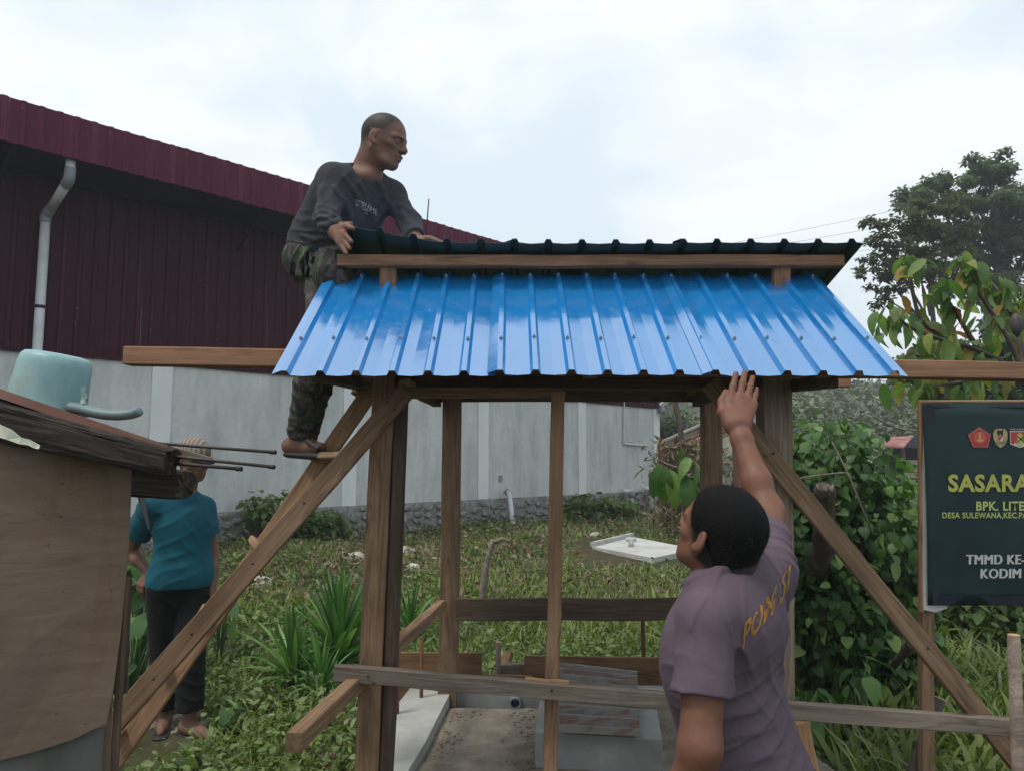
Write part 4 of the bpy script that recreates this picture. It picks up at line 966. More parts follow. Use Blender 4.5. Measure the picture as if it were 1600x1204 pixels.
# power lines
M['cable'] = plain('cable', (0.25, 0.26, 0.28), 0.6)
for i, (x0, y0, x1, y1) in enumerate(((1090, 380, 1700, 255), (1120, 385, 1700, 285), (1170, 388, 1700, 312), (1250, 386, 1700, 335))):
    a_, b_ = P(x0 - 250, y0 + 45 - 5 * i, 45), P(x1, y1, 38)
    pts = [a_.lerp(b_, k / 10) - Vector((0, 0, 0.6 * math.sin(math.pi * k / 10))) for k in range(11)]
    tag(tube('power_line', pts, 0.011, M['cable'], None, n=5), ('topmost', 'second', 'third', 'lowest')[i] + ' of the four thin power lines against the sky', 'power line', 'power lines crossing the sky')
# ================================================================== plants
def leaf_grid(n, width, droop, fold, shape, wave=0.0):
    V, Fc = [], []
    for i in range(n + 1):
        t_ = i / n; w = width * shape(t_); z = -droop * t_ * t_; a = 1 - 0.35 * droop * t_
        V += [(t_ * a, -w, z + fold * w + wave * math.sin(t_ * 17)), (t_ * a, 0, z), (t_ * a, w, z + fold * w + wave * math.sin(t_ * 17 + 2))]
    for i in range(n):
        b = i * 3; Fc += [(b, b + 1, b + 4, b + 3), (b + 1, b + 2, b + 5, b + 4)]
    return V, [tuple(reversed(f)) for f in Fc]
heart = lambda t_: (t_ + 0.03) ** 0.38 * max(0.0, 1 - t_) ** 0.8 * 1.75
oval = lambda t_: math.sin(math.pi * min(1, t_ * 0.97 + 0.015) ** 0.85) ** 0.75
strap = lambda t_: (1 - t_ ** 3) * (0.55 + 0.45 * min(1, t_ * 4))
G1 = [(0.0, (0.04, 0.10, 0.032)), (0.5, (0.08, 0.175, 0.052)), (0.85, (0.15, 0.26, 0.07)), (1.0, (0.26, 0.36, 0.12))]
M['leaf_weed'] = leafmat('weed_leaf', [(0.0, (0.055, 0.09, 0.027)), (0.45, (0.105, 0.165, 0.044)), (0.85, (0.165, 0.235, 0.065)), (1.0, (0.22, 0.29, 0.12))])
M['leaf_grass'] = leafmat('grass_blade', [(0.0, (0.10, 0.145, 0.035)), (0.5, (0.185, 0.235, 0.058)), (0.8, (0.25, 0.27, 0.09)), (0.92, (0.24, 0.22, 0.12)), (1.0, (0.32, 0.26, 0.17))])
M['leaf_vine'] = leafmat('vine_leaf', G1, 'obj', veins=True); M['leaf_vine_t'] = leafmat('vine_leaf_mass', [(0, (0.032, 0.08, 0.025)), (0.6, (0.08, 0.165, 0.048)), (1, (0.16, 0.27, 0.075))])
M['leaf_cocoa'] = leafmat('cocoa_leaf', [(0, (0.07, 0.14, 0.042)), (0.5, (0.13, 0.22, 0.065)), (0.68, (0.22, 0.29, 0.08)), (0.76, (0.27, 0.26, 0.04)), (0.86, (0.34, 0.22, 0.06)), (0.92, (0.22, 0.09, 0.05)), (1.0, (0.12, 0.16, 0.05))], 'obj', trans=0.4, rough=0.42, veins=True)
M['leaf_cocoa_g'] = leafmat('green_cocoa_leaf', [(0, (0.05, 0.12, 0.028)), (0.6, (0.10, 0.20, 0.045)), (1.0, (0.19, 0.29, 0.07))], 'obj', rough=0.42, veins=True)
M['leaf_pandan'] = leafmat('pandan_leaf', [(0, (0.04, 0.11, 0.03)), (0.6, (0.085, 0.20, 0.05)), (1.0, (0.18, 0.32, 0.09))], 'obj', rough=0.38)
M['leaf_tree'] = leafmat('tree_leaf', [(0, (0.06, 0.09, 0.068)), (0.6, (0.10, 0.14, 0.10)), (1, (0.15, 0.195, 0.135))], trans=0.5)
M['leaf_tree_b'] = leafmat('olive_tree_leaf', [(0, (0.055, 0.06, 0.044)), (0.6, (0.09, 0.10, 0.068)), (1, (0.17, 0.18, 0.12))], trans=0.5)
M['leaf_hill'] = leafmat('hill_leaf', [(0, (0.05, 0.075, 0.035)), (0.5, (0.10, 0.13, 0.065)), (0.8, (0.17, 0.19, 0.10)), (1, (0.25, 0.25, 0.15))], trans=0.15)
M['leaf_dry'] = leafmat('dry_leaf', [(0, (0.07, 0.048, 0.03)), (0.6, (0.16, 0.115, 0.072)), (1, (0.30, 0.22, 0.14))], trans=0.15)
def leaf_mesh(nm, V, Fc, mat):
    me = mesh_from(nm, V, Fc); me.materials.append(mat); me.polygons.foreach_set("use_smooth", np.ones(len(me.polygons), dtype=bool)); return me
def put_leaf(me, pos, yaw, pitch, roll, scale, parent, name='leaf'):
    o = bpy.data.objects.new(name, me); COL.objects.link(o)
    r = rots(np.array([yaw]), np.array([pitch]), np.array([roll]))[0]
    m = Matrix([list(r[0]), list(r[1]), list(r[2])]).to_4x4() @ Matrix.Scale(scale, 4); m.translation = Vector(pos)
    o.matrix_basis = m
    o.parent = parent; o.matrix_parent_inverse = world_of(parent).inverted(); return o
# ---- ground cover of the field (nobody could count it)
def in_slab(x, y): return ((x > -0.62) & (x < 1.3) & (y > 2.2) & (y < 4.3)) | ((x > 0.085 * y) & (x < 0.27 * y) & (y > 9.0) & (y < 12.0)) | (((x + 1.88) ** 2 + ((y - 4.1) * 0.8) ** 2) < 0.09)
def front_of_wall(x, y, m=0.1): return ((x - W0.x) * WN.x + (y - W0.y) * WN.y) > m
def polar(n, d0, d1, amax=0.72):
    d = d0 * (d1 / d0) ** rng.random(n); a = (rng.random(n) * 2 - 1) * amax
    x, y = d * np.sin(a) / np.cos(a) * 1.0, d
    ok = ~in_slab(x, y) & front_of_wall(x, y)
    return x[ok], y[ok]
def pnoise(x, y, s, o=0.0): return np.array([mnoise.noise(Vector((a * s + o, b * s - o, o))) for a, b in zip(x, y)])
x, y = polar(95000, 2.7, 14.0)
msk = pnoise(x, y, 0.6, 3.1) + 0.25 * rng.standard_normal(len(x)) - np.clip((y - 5.0) * 0.10, -0.3, 0.55)
x, y = x[msk > -0.25], y[msk > -0.25]; n = len(x)
hgt = np.abs(rng.normal(0.05, 0.045, n)) * (1 + 0.4 * pnoise(x, y, 1.1, 9)) * np.clip(1.3 - y * 0.05, 0.7, 1.3)
pos = np.stack([x, y, ground_z(x, y) + hgt], -1)
me = scatter_mesh('weed', LEAF_OVAL_V, LEAF_OVAL_T, pos, rots(rng.random(n) * 6.28, rng.normal(0.15, 0.45, n), rng.normal(0, 0.4, n)), np.clip(rng.normal(0.032, 0.014, n), 0.012, 0.09) * (1 + y / 22), np.clip(0.2 + hgt * 4 + rng.normal(0, 0.2, n), 0, 1))
tag(link('ground_weeds', me, M['leaf_weed'], smooth=True), 'low green leafy weeds covering the field', 'weeds', kind='stuff')
x, y = polar(150000, 2.7, 20.0); n = len(x)
dry = pnoise(x, y, 0.5, 7.7) + np.clip((y - 5.5) * 0.16, 0, 0.8) + 0.15 * rng.standard_normal(n)
ln = np.clip(rng.normal(0.10, 0.04, n), 0.03, 0.3) * (1 + 0.6 * pnoise(x, y, 0.8, 1.5)) * np.where((x > 1.2) & (y < 7), 1.9, 0.9)
pos = np.stack([x, y, ground_z(x, y) - 0.01], -1)
wd = ln * 1.1 * (1 + y / 20)
bare = pnoise(x, y, 0.75, 12.3) + 0.4 * pnoise(x, y, 2.3, 4.0) > 0.42 - np.clip((y - 5) * 0.05, 0, 0.3)
kp = ~bare | (rng.random(n) < 0.12)
pos, ln, wd, dry, n = pos[kp], ln[kp], wd[kp], dry[kp], int(kp.sum())
me = scatter_mesh('grass', BLADE_V, BLADE_T, pos, rots(rng.random(n) * 6.28, np.clip(rng.normal(0.9, 0.35, n), 0.1, 1.5), rng.normal(0, 0.5, n)), np.stack([ln, wd, ln], -1), np.clip(0.35 + 0.55 * dry + rng.normal(0, 0.16, n), 0, 1))
tag(link('grass', me, M['leaf_grass']), 'green and dry grass growing across the field', 'grass', kind='stuff')
# dry litter and brown weeds near the plinth
x, y = polar(34000, 6.5, 20.0); dd = (x - W0.x) * WN.x + (y - W0.y) * WN.y
keep = rng.random(len(x)) < np.clip(1.25 - dd / 6.5, 0.06, 1); x, y = x[keep], y[keep]; n = len(x)
hgt = np.abs(rng.normal(0.06, 0.07, n)); pos = np.stack([x, y, ground_z(x, y) + hgt], -1)
me = scatter_mesh('litter', LEAF_SIMPLE_V, LEAF_SIMPLE_T, pos, rots(rng.random(n) * 6.28, rng.normal(0.2, 0.6, n), rng.normal(0, 0.5, n)), np.clip(rng.normal(0.055, 0.02, n), 0.025, 0.12), np.clip(rng.normal(0.45, 0.25, n), 0, 1))
tag(link('dry_weeds', me, M['leaf_dry'], smooth=True), 'brown dry weeds and litter near the stone plinth', 'dry weeds', kind='stuff')
x, y = polar(17000, 6.0, 20.0); dd = (x - W0.x) * WN.x + (y - W0.y) * WN.y
keep = rng.random(len(x)) < np.clip(1.2 - dd / 4.5, 0.05, 1); x, y = x[keep], y[keep]; n = len(x)
hgt = np.abs(rng.normal(0.05, 0.06, n)); pos = np.stack([x, y, ground_z(x, y) + hgt], -1)
me = scatter_mesh('creeper', LEAF_OVAL_V, LEAF_OVAL_T, pos, rots(rng.random(n) * 6.28, rng.normal(0.1, 0.5, n), rng.normal(0, 0.5, n)), np.clip(rng.normal(0.08, 0.03, n), 0.03, 0.16), np.clip(rng.normal(0.3, 0.2, n), 0, 1))
tag(link('creeping_weeds', me, M['leaf_weed'], smooth=True), 'dark creeping weeds along the foot of the warehouse', 'weeds', kind='stuff')
# ---- shrubs against the plinth
def shrub(name, c, rx, ry, rz, nleaf, size, mat, label, stem_h=0.3, cat='shrub'):
    c = Vector(c); g = float(ground_z(c.x, c.y)); e = empty(name, (c.x, c.y, g), label, cat)
    u = rng.standard_normal((nleaf, 3)); u /= np.linalg.norm(u, axis=1)[:, None]; rr = rng.random(nleaf) ** 0.4
    lump = 1 + 0.6 * np.array([mnoise.noise(Vector(list(a * 2.2)) + c) for a in u])
    pos = u * (rr * lump)[:, None] * np.array([rx, ry, rz]) + np.array(c)
    pos[:, 2] = np.maximum(pos[:, 2], g + 0.02)
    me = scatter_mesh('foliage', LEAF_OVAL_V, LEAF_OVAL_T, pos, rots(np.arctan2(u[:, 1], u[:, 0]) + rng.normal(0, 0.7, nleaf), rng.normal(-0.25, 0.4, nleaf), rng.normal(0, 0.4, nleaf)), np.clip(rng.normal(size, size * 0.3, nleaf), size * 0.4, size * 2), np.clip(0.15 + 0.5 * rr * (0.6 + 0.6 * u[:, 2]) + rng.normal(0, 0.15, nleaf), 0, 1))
    link('foliage', me, mat, e, smooth=True)
    for k in range(4):
        a = k * 1.6; tube('stem', [Vector((c.x, c.y, g - 0.03)), Vector((c.x + 0.3 * rx * math.cos(a), c.y + 0.3 * ry * math.sin(a), c.z)), c + Vector((0.7 * rx * math.cos(a), 0.7 * ry * math.sin(a), 0.5 * rz))], [0.018, 0.012, 0.005], M['bark'], e, n=5)
    return e
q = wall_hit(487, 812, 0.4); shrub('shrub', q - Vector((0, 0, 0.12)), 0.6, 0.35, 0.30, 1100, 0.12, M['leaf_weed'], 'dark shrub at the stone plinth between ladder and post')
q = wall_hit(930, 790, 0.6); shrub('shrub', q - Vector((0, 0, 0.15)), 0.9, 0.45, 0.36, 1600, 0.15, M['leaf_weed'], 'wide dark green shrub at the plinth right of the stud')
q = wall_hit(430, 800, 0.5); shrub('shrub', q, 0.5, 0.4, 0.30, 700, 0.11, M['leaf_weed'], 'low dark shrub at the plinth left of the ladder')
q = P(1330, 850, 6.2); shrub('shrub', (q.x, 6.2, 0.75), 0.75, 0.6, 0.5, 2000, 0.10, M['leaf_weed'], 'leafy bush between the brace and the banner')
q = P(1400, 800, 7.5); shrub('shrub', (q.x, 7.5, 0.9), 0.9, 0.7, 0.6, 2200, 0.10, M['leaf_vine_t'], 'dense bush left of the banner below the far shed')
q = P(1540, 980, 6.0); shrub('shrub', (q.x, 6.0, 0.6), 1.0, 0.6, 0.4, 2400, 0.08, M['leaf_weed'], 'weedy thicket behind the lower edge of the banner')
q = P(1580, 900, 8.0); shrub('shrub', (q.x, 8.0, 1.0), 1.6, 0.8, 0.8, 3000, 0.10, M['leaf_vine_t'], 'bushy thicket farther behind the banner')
q = P(1060, 640, 22); shrub('shrub', (q.x, 22, 2.2), 1.1, 0.9, 1.1, 2200, 0.17, M['leaf_tree'], 'green bush before the far cream house')
# ---- vine smothering a stump and bush on the right
vine = empty('vine_thicket', (1.95, 4.5, 0.25), 'heart-leaved vine smothering a bush right of the hut', 'vine')
lobes = [((1.96, 4.6, 1.62), (0.34, 0.32, 0.36)), ((1.72, 4.5, 1.30), (0.22, 0.28, 0.55)), ((2.12, 4.55, 1.25), (0.34, 0.32, 0.42)), ((2.30, 4.7, 1.0), (0.30, 0.3, 0.42)), ((1.82, 4.45, 0.80), (0.30, 0.3, 0.55)), ((2.2, 4.6, 0.62), (0.35, 0.3, 0.35)), ((1.55, 4.55, 1.0), (0.15, 0.2, 0.6))]
vl = [leaf_mesh('vine_leaf', *leaf_grid(7, 0.46, dr_, 0.22, heart, 0.01), M['leaf_vine']) for dr_ in (0.1, 0.3, 0.5)]
cnt = 0
while cnt < 300:
    (c, r) = random.choice(lobes[:5]); u = Vector((random.gauss(0, 1), random.gauss(-0.55, 0.8), random.gauss(0.15, 0.8))).normalized()
    if u.y > 0.35: continue
    p = Vector(c) + Vector((u.x * r[0], u.y * r[1], u.z * r[2])) * random.uniform(0.98, 1.12)
    yaw = math.atan2(u.y, u.x) + random.gauss(0, 0.8)
    put_leaf(random.choice(vl), p, yaw, random.gauss(-0.7, 0.45), random.gauss(0, 0.45), min(0.11, max(0.04, random.gauss(0.068, 0.02))), vine); cnt += 1
n = 5200; li = rng.integers(0, len(lobes), n); u = rng.standard_normal((n, 3)); u /= np.linalg.norm(u, axis=1)[:, None]
C_ = np.array([l[0] for l in lobes])[li]; R_ = np.array([l[1] for l in lobes])[li]; rr = rng.random(n) ** 0.35
pos = C_ + u * R_ * (rr * 0.98)[:, None]
Vh, Fh = leaf_grid(4, 0.46, 0.3, 0.2, heart)
me = scatter_mesh('vine_mass', Vh, Fh, pos, rots(np.arctan2(u[:, 1], u[:, 0]) + rng.normal(0, 0.7, n), rng.normal(-0.6, 0.45, n), rng.normal(0, 0.4, n)), np.clip(rng.normal(0.06, 0.018, n), 0.025, 0.11), np.clip(0.1 + 0.6 * rr ** 2 * (0.6 + 0.5 * u[:, 2]) + rng.normal(0, 0.16, n), 0, 1))  # light top and shaded inside are put into the leaf tint
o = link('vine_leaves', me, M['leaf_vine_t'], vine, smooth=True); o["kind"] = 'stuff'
for (pts, r) in (([P(1300, 690, 4.15), P(1325, 740, 4.1), P(1350, 800, 4.1), P(1362, 830, 4.15)], 0.005), ([P(1235, 750, 4.1), P(1280, 742, 4.0), P(1318, 738, 4.05)], 0.005), ([P(1365, 650, 4.4), P(1400, 668, 4.5), P(1440, 673, 4.6)], 0.006), ([(1.75, 4.5, 0.2), (1.8, 4.45, 0.9), (1.9, 4.5, 1.5)], 0.02), ([(2.1, 4.6, 0.2), (2.1, 4.5, 0.8), (2.0, 4.5, 1.4)], 0.025)):
    tube('stem', smooth_path(pts, 5), r, M['bark_pale'] if r < 0.01 else M['bark'], vine, n=5)
# the stump in the vine
st0, st1 = P(1306, 850, 3.98), P(1288, 762, 3.92); stb = Vector((st0.x + 0.12, 4.75, 0.2))
pts = smooth_path([stb, st0 + Vector((0.06, 0.6, -0.35)), st0 + Vector((0.02, 0.25, -0.12)), st1], 8); V, Fc = tube_mesh([p - stb for p in pts], [0.062 - 0.012 * i / len(pts) for i in range(len(pts))], 16)
V = [v + Vector((mnoise.noise(v * 28), mnoise.noise(v * 28 + Vector((9, 0, 0))), 0)) * 0.022 for v in V]
stump = link('broken_stump', mesh_from('broken_stump', V, Fc), M['bark'], None, Matrix.Translation(stb), True); tag(stump, 'dark broken stump with pale splintered top before the vine', 'stump')
for k in range(14):
    a = k * 0.9; b_ = st1 + Vector((0.035 * math.cos(a), 0.035 * math.sin(a), -0.02)); tube('splinter', [b_, b_ + Vector((0.016 * math.cos(a * 2.3), 0.01, random.uniform(0.02, 0.05)))], [0.012, 0.004], M['bark_pale'], stump, n=5)
# ---- cocoa tree at the right edge
cocoa = empty('cocoa_tree', (P(1660, 900, 4.9).x, 4.9, 0.25), 'cocoa tree with big green, yellow and reddish leaves at right', 'tree')
cl = [leaf_mesh('cocoa_leaf', *leaf_grid(8, 0.21, dr_, 0.25, oval, 0.012), M['leaf_cocoa']) for dr_ in (0.15, 0.35, 0.6)]
tb = Vector((P(1660, 900, 4.9).x, 4.9, 0.2)); cd = 4.75
tube('trunk', smooth_path([tb, P(1655, 760, 4.9), P(1640, 640, 4.85), P(1600, 585, cd)], 5), [0.06 - 0.03 * i / 15 for i in range(16)], M['bark'], cocoa, n=10)
branches = [[(1600, 585), (1540, 560), (1480, 532), (1440, 500), (1424, 440), (1424, 400)], [(1600, 585), (1530, 548), (1470, 530), (1420, 510), (1385, 478)], [(1600, 585), (1570, 520), (1525, 450), (1510, 400)],
            [(1600, 585), (1590, 520), (1570, 470), (1548, 440)], [(1540, 560), (1480, 565), (1430, 555)], [(1600, 585), (1620, 500), (1610, 440)], [(1600, 590), (1540, 590), (1480, 600), (1440, 606)], [(1530, 548), (1500, 500), (1470, 450)]]
ncl = 0
for bi, br in enumerate(branches):
    dof = random.uniform(-0.35, 0.35)
    pts = smooth_path([P(px, py, cd + dof * k / len(br)) for k, (px, py) in enumerate(br)], 5)
    tube('branch', pts, [0.018 - 0.012 * i / len(pts) for i in range(len(pts))], M['bark'], cocoa, n=6)
    for i in range(5, len(pts), 1):
        for _ in range(3 if i < len(pts) - 5 else 5):
            if random.random() < (0.55 if i < len(pts) - 4 else 0.95):
                put_leaf(random.choice(cl), pts[i] + Vector((random.gauss(0, 0.025), random.gauss(0, 0.05), random.gauss(0, 0.02))), random.uniform(0, 6.28), random.gauss(-0.75, 0.4), random.gauss(0, 0.35), min(0.21, max(0.06, random.gauss(0.13, 0.04))), cocoa); ncl += 1
for k in range(90):
    p = P(random.uniform(1370, 1640), random.uniform(470, 612), cd + random.uniform(0.2, 0.7))
    put_leaf(random.choice(cl), p, random.uniform(0, 6.28), random.gauss(-0.7, 0.4), random.gauss(0, 0.4), random.uniform(0.13, 0.22), cocoa)
pod = P(1588, 505, 4.5); V, Fc = tube_mesh([Vector((0, 0, 0.06)), Vector((0, 0, 0.05)), Vector((0, 0, 0.02)), Vector((0, 0, -0.03)), Vector((0, 0, -0.06)), Vector((0, 0, -0.085))], [0.006, 0.02, 0.033, 0.034, 0.022, 0.004], 10)
link('cocoa_pod', mesh_from('cocoa_pod', V, Fc), plain('dark_pod', (0.05, 0.04, 0.04), 0.6), cocoa, Matrix.Translation(pod), True)
# young cocoa beyond the man's head
co2 = empty('cocoa_sapling', (P(1120, 850, 6.2).x, 6.2, 0.35), 'cocoa sapling with large drooping leaves beside the warehouse corner', 'tree')
cg = [leaf_mesh('sapling_leaf', *leaf_grid(8, 0.20, dr_, 0.25, oval, 0.012), M['leaf_cocoa_g']) for dr_ in (0.3, 0.55)]
for br in ([(1115, 840), (1092, 770), (1060, 735), (1035, 722), (1028, 718)], [(1115, 840), (1095, 760), (1070, 742), (1055, 728)], [(1115, 840), (1118, 760), (1112, 700)]):
    pts = smooth_path([P(px, py, 6.2 - 0.1 * k) for k, (px, py) in enumerate(br)], 5); tube('branch', pts, [0.02 - 0.014 * i / len(pts) for i in range(len(pts))], M['bark_pale'], co2, n=6)
for (px, py, yaw, pit, sc) in ((1030, 718, 3.1, 0.15, 0.12), (1032, 725, 3.5, -1.25, 0.30), (1040, 730, 4.4, -1.35, 0.32), (1050, 735, 4.9, -1.3, 0.33), (1062, 738, 5.4, -1.3, 0.33), (1072, 742, 4.6, -1.25, 0.31), (1080, 735, 0.4, -1.1, 0.28), (1085, 720, 5.0, -0.5, 0.26), (1078, 715, 4.0, -0.5, 0.22), (1100, 710, 5.5, -0.8, 0.25), (1108, 730, 4.4, -1.0, 0.27), (1095, 745, 3.9, -1.2, 0.25), (1090, 700, 5.3, 0.1, 0.2), (1120, 700, 4.4, -0.9, 0.25), (1065, 700, 4.4, -1.5, 0.12), (1026, 730, 3.9, -1.3, 0.26)):
    put_leaf(random.choice(cg), P(px, py, 6.0 + random.uniform(-0.1, 0.2)), yaw, pit, random.gauss(0, 0.4), sc, co2)
# dry brush heap and bent dead trunk behind it
n = 2600; c = P(1072, 725, 13.0); pos = np.stack([c.x + rng.normal(0, 0.30, n), 13.0 + rng.normal(0, 0.3, n), 0.5 + 1.55 * rng.random(n) ** 0.8], -1)
me = scatter_mesh('brush', LEAF_SIMPLE_V, LEAF_SIMPLE_T, pos, rots(rng.random(n) * 6.28, rng.normal(-0.3, 0.8, n), rng.normal(0, 0.7, n)), np.stack([np.clip(rng.normal(0.13, 0.05, n), 0.04, 0.3)] * 3, -1) * np.array([1, 0.45, 1]), rng.random(n))
tag(link('dry_brush', me, M['leaf_dry']), 'heap of dry brown brushwood beyond the warehouse corner', 'brushwood', kind='stuff')
o = tube('bent_trunk', smooth_path([Vector((P(1066, 730, 13.4).x, 13.4, 0.3)), P(1064, 690, 13.4), P(1062, 660, 13.4), P(1055, 630, 13.4), P(1056, 596, 13.4)], 5), 0.05, M['bark'], None, n=8); tag(o, 'thin bent dead trunk rising from the dry brush', 'trunk')
# ---- pandan clumps left of the hut
pb = [leaf_mesh('pandan_leaf', *leaf_grid(7, 0.042, dr_, 0.7, strap), M['leaf_pandan']) for dr_ in (0.05, 0.25, 0.5, 0.8)]
def pandan(px, py, z, n, L, label, d=None):
    c = PZ(px, py, z); e = empty('pandan_plant', c, label, 'pandan')
    hh = 0.22 * L / 0.6
    tube('stem', [c - Vector((0, 0, 0.03)), c + Vector((0.01, 0, hh))], [0.035, 0.025], M['bark'], e, n=7)
    for k in range(n):
        tt = k / n; a = k * 2.399963; pit = 0.25 + 1.2 * tt + random.gauss(0, 0.1)
        dr_ = 3 if tt < 0.3 else (2 if tt < 0.55 else (1 if tt < 0.8 else 0))
        put_leaf(pb[max(0, dr_ - random.choice((0, 0, 1)))], c + Vector((0.015 * math.cos(a), 0.015 * math.sin(a), hh * (0.1 + 0.9 * tt))), a + random.gauss(0, 0.15), pit, random.gauss(0, 0.2), L * random.uniform(0.75, 1.1), e)
    return e
pandan(528, 1062, 0.24, 100, 0.58, 'tall dark pandan clump left of the front post')
pandan(458, 1085, 0.22, 60, 0.44, 'smaller pandan clump left of the tall one')
pandan(640, 1010, 0.28, 40, 0.42, 'pandan clump seen between the two left posts')
pandan(500, 1100, 0.22, 40, 0.34, 'low pandan clump at the foot of the tall one')
# ---- big-leaved weeds beside the standing man
bw = [leaf_mesh('broad_leaf', *leaf_grid(7, 0.42, dr_, 0.15, heart, 0.015), M['leaf_vine']) for dr_ in (0.2, 0.45)]
def broad_weed(px, pyt, d, n, H, sz, label):
    b_ = P(px, pyt, d); g = float(ground_z(b_.x, d)); e = empty('broadleaf_weed', (b_.x, d, g), label, 'weed')
    for k in range(n):
        a = k * 2.4; h = g + H * random.uniform(0.35, 1.0); r = random.uniform(0.04, 0.2) * H
        p = Vector((b_.x + r * math.cos(a), d + r * math.sin(a), h)); tube('stalk', [Vector((b_.x, d, g - 0.02)), Vector((b_.x + 0.4 * r * math.cos(a), d + 0.4 * r * math.sin(a), g + (h - g) * 0.6)), p], [0.006, 0.005, 0.003], M['leaf_weed'] if False else M['stalk'], e, n=5)
        put_leaf(random.choice(bw), p, a + random.gauss(0, 0.4), random.gauss(-0.35, 0.3), random.gauss(0, 0.3), sz * random.uniform(0.7, 1.2), e)
M['stalk'] = plain('green_stalk', (0.07, 0.12, 0.05), 0.6)
broad_weed(222, 980, 4.9, 26, 0.95, 0.19, 'tall broad-leaved weed between the shed and the standing man')
broad_weed(208, 1010, 4.5, 18, 0.6, 0.15, 'shorter broad-leaved weed close to the shed edge')
broad_weed(347, 900, 5.4, 10, 0.62, 0.15, 'pale broad-leaved weed right of the standing man')
broad_weed(362, 1050, 4.2, 9, 0.16, 0.10, 'low broad-leaved weed below the ladder')
broad_weed(1335, 1000, 4.0, 12, 0.5, 0.15, 'broad-leaved weed behind the brace near the banner')
broad_weed(1250, 1010, 3.7, 10, 0.45, 0.13, 'young broad-leaved weed beside the right front post')
# ---- trees and the hill behind
def crown_tree(name, base, top, clumps, nleaf, size, mat, label, trunk_r, leaf_tv=LEAF_SIMPLE_V, leaf_tf=LEAF_SIMPLE_T, flat=0.6):
    base = Vector(base); e = empty(name, base, label, 'tree'); top = Vector(top)
    tube('trunk', smooth_path([base - Vector((0, 0, 0.2)), base.lerp(top, 0.5) + Vector((0.1, 0, 0)), top], 5), [trunk_r * (1 - 0.06 * i) for i in range(11)], M['bark'], e, n=9)
    Ps, Ts, Us = [], [], []
    tot = sum(r ** 2 for _, r in clumps)
    for (c, r) in clumps:
        c = Vector(c); s0 = base.lerp(top, random.uniform(0.45, 0.95))
        tube('limb', smooth_path([s0, s0.lerp(c, 0.55) + Vector((0, 0, 0.15 * r)), c], 4), [trunk_r * 0.35, trunk_r * 0.32, trunk_r * 0.3, trunk_r * 0.27, trunk_r * 0.24, trunk_r * 0.2, trunk_r * 0.16, trunk_r * 0.12, trunk_r * 0.08], M['bark'], e, n=5)
        k = max(30, int(nleaf * r * r / tot)); 
        sub = [Vector((random.gauss(0, 0.55), random.gauss(0, 0.55), random.gauss(0.1, 0.4))) for _ in range(9)]
        si = rng.integers(0, 9, k); u = rng.standard_normal((k, 3)); u /= np.linalg.norm(u, axis=1)[:, None]; rr = rng.random(k) ** 0.45
        pp_ = np.array([list(s) for s in sub])[si] + u * (rr * 0.42)[:, None] * np.array([1, 1, flat])
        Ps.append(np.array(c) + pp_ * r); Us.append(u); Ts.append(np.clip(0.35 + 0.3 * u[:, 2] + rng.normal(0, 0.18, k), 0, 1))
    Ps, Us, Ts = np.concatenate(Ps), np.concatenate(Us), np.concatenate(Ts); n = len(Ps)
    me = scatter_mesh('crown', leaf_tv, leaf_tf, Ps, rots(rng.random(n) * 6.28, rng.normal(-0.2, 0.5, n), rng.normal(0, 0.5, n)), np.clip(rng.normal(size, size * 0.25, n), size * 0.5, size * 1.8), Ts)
    link('crown', me, mat, e); return e
def C(px, py, d, r): return (tuple(P(px, py, d)), r)
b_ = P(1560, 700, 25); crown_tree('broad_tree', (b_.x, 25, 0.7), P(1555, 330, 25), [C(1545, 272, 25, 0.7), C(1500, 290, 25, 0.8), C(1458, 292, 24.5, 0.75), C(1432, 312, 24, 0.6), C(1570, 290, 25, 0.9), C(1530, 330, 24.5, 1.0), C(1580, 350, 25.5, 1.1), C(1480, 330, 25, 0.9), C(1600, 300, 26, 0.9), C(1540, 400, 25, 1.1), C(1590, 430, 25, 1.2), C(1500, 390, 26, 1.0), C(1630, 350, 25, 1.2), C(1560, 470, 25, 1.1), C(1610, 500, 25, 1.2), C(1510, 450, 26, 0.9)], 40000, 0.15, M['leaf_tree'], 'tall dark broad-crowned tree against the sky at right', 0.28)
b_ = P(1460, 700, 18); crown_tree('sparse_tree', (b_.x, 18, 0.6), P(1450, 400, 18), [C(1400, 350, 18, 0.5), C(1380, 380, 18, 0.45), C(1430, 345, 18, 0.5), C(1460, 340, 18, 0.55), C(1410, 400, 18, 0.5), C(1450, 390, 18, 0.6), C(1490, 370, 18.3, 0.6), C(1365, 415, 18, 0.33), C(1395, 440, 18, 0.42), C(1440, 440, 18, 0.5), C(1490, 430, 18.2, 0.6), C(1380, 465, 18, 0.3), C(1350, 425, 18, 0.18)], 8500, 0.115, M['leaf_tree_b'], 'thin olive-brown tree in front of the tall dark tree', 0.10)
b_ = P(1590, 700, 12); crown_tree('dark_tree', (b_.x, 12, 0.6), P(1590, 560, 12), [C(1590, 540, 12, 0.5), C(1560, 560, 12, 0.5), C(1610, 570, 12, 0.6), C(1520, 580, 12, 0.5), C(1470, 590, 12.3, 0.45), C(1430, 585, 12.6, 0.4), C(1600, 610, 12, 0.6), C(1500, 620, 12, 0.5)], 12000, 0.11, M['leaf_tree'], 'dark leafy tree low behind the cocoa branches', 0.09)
n = 60000
yy = rng.uniform(26, 90, n); xx = yy * rng.uniform(0.1, 0.95, n)
bumpy = 2.2 * np.maximum(0, pnoise(xx, yy, 0.28, 2.0) + 0.25) + 0.5
pos = np.stack([xx, yy, ground_z(xx, yy) + bumpy * rng.random(n) ** 0.6], -1)
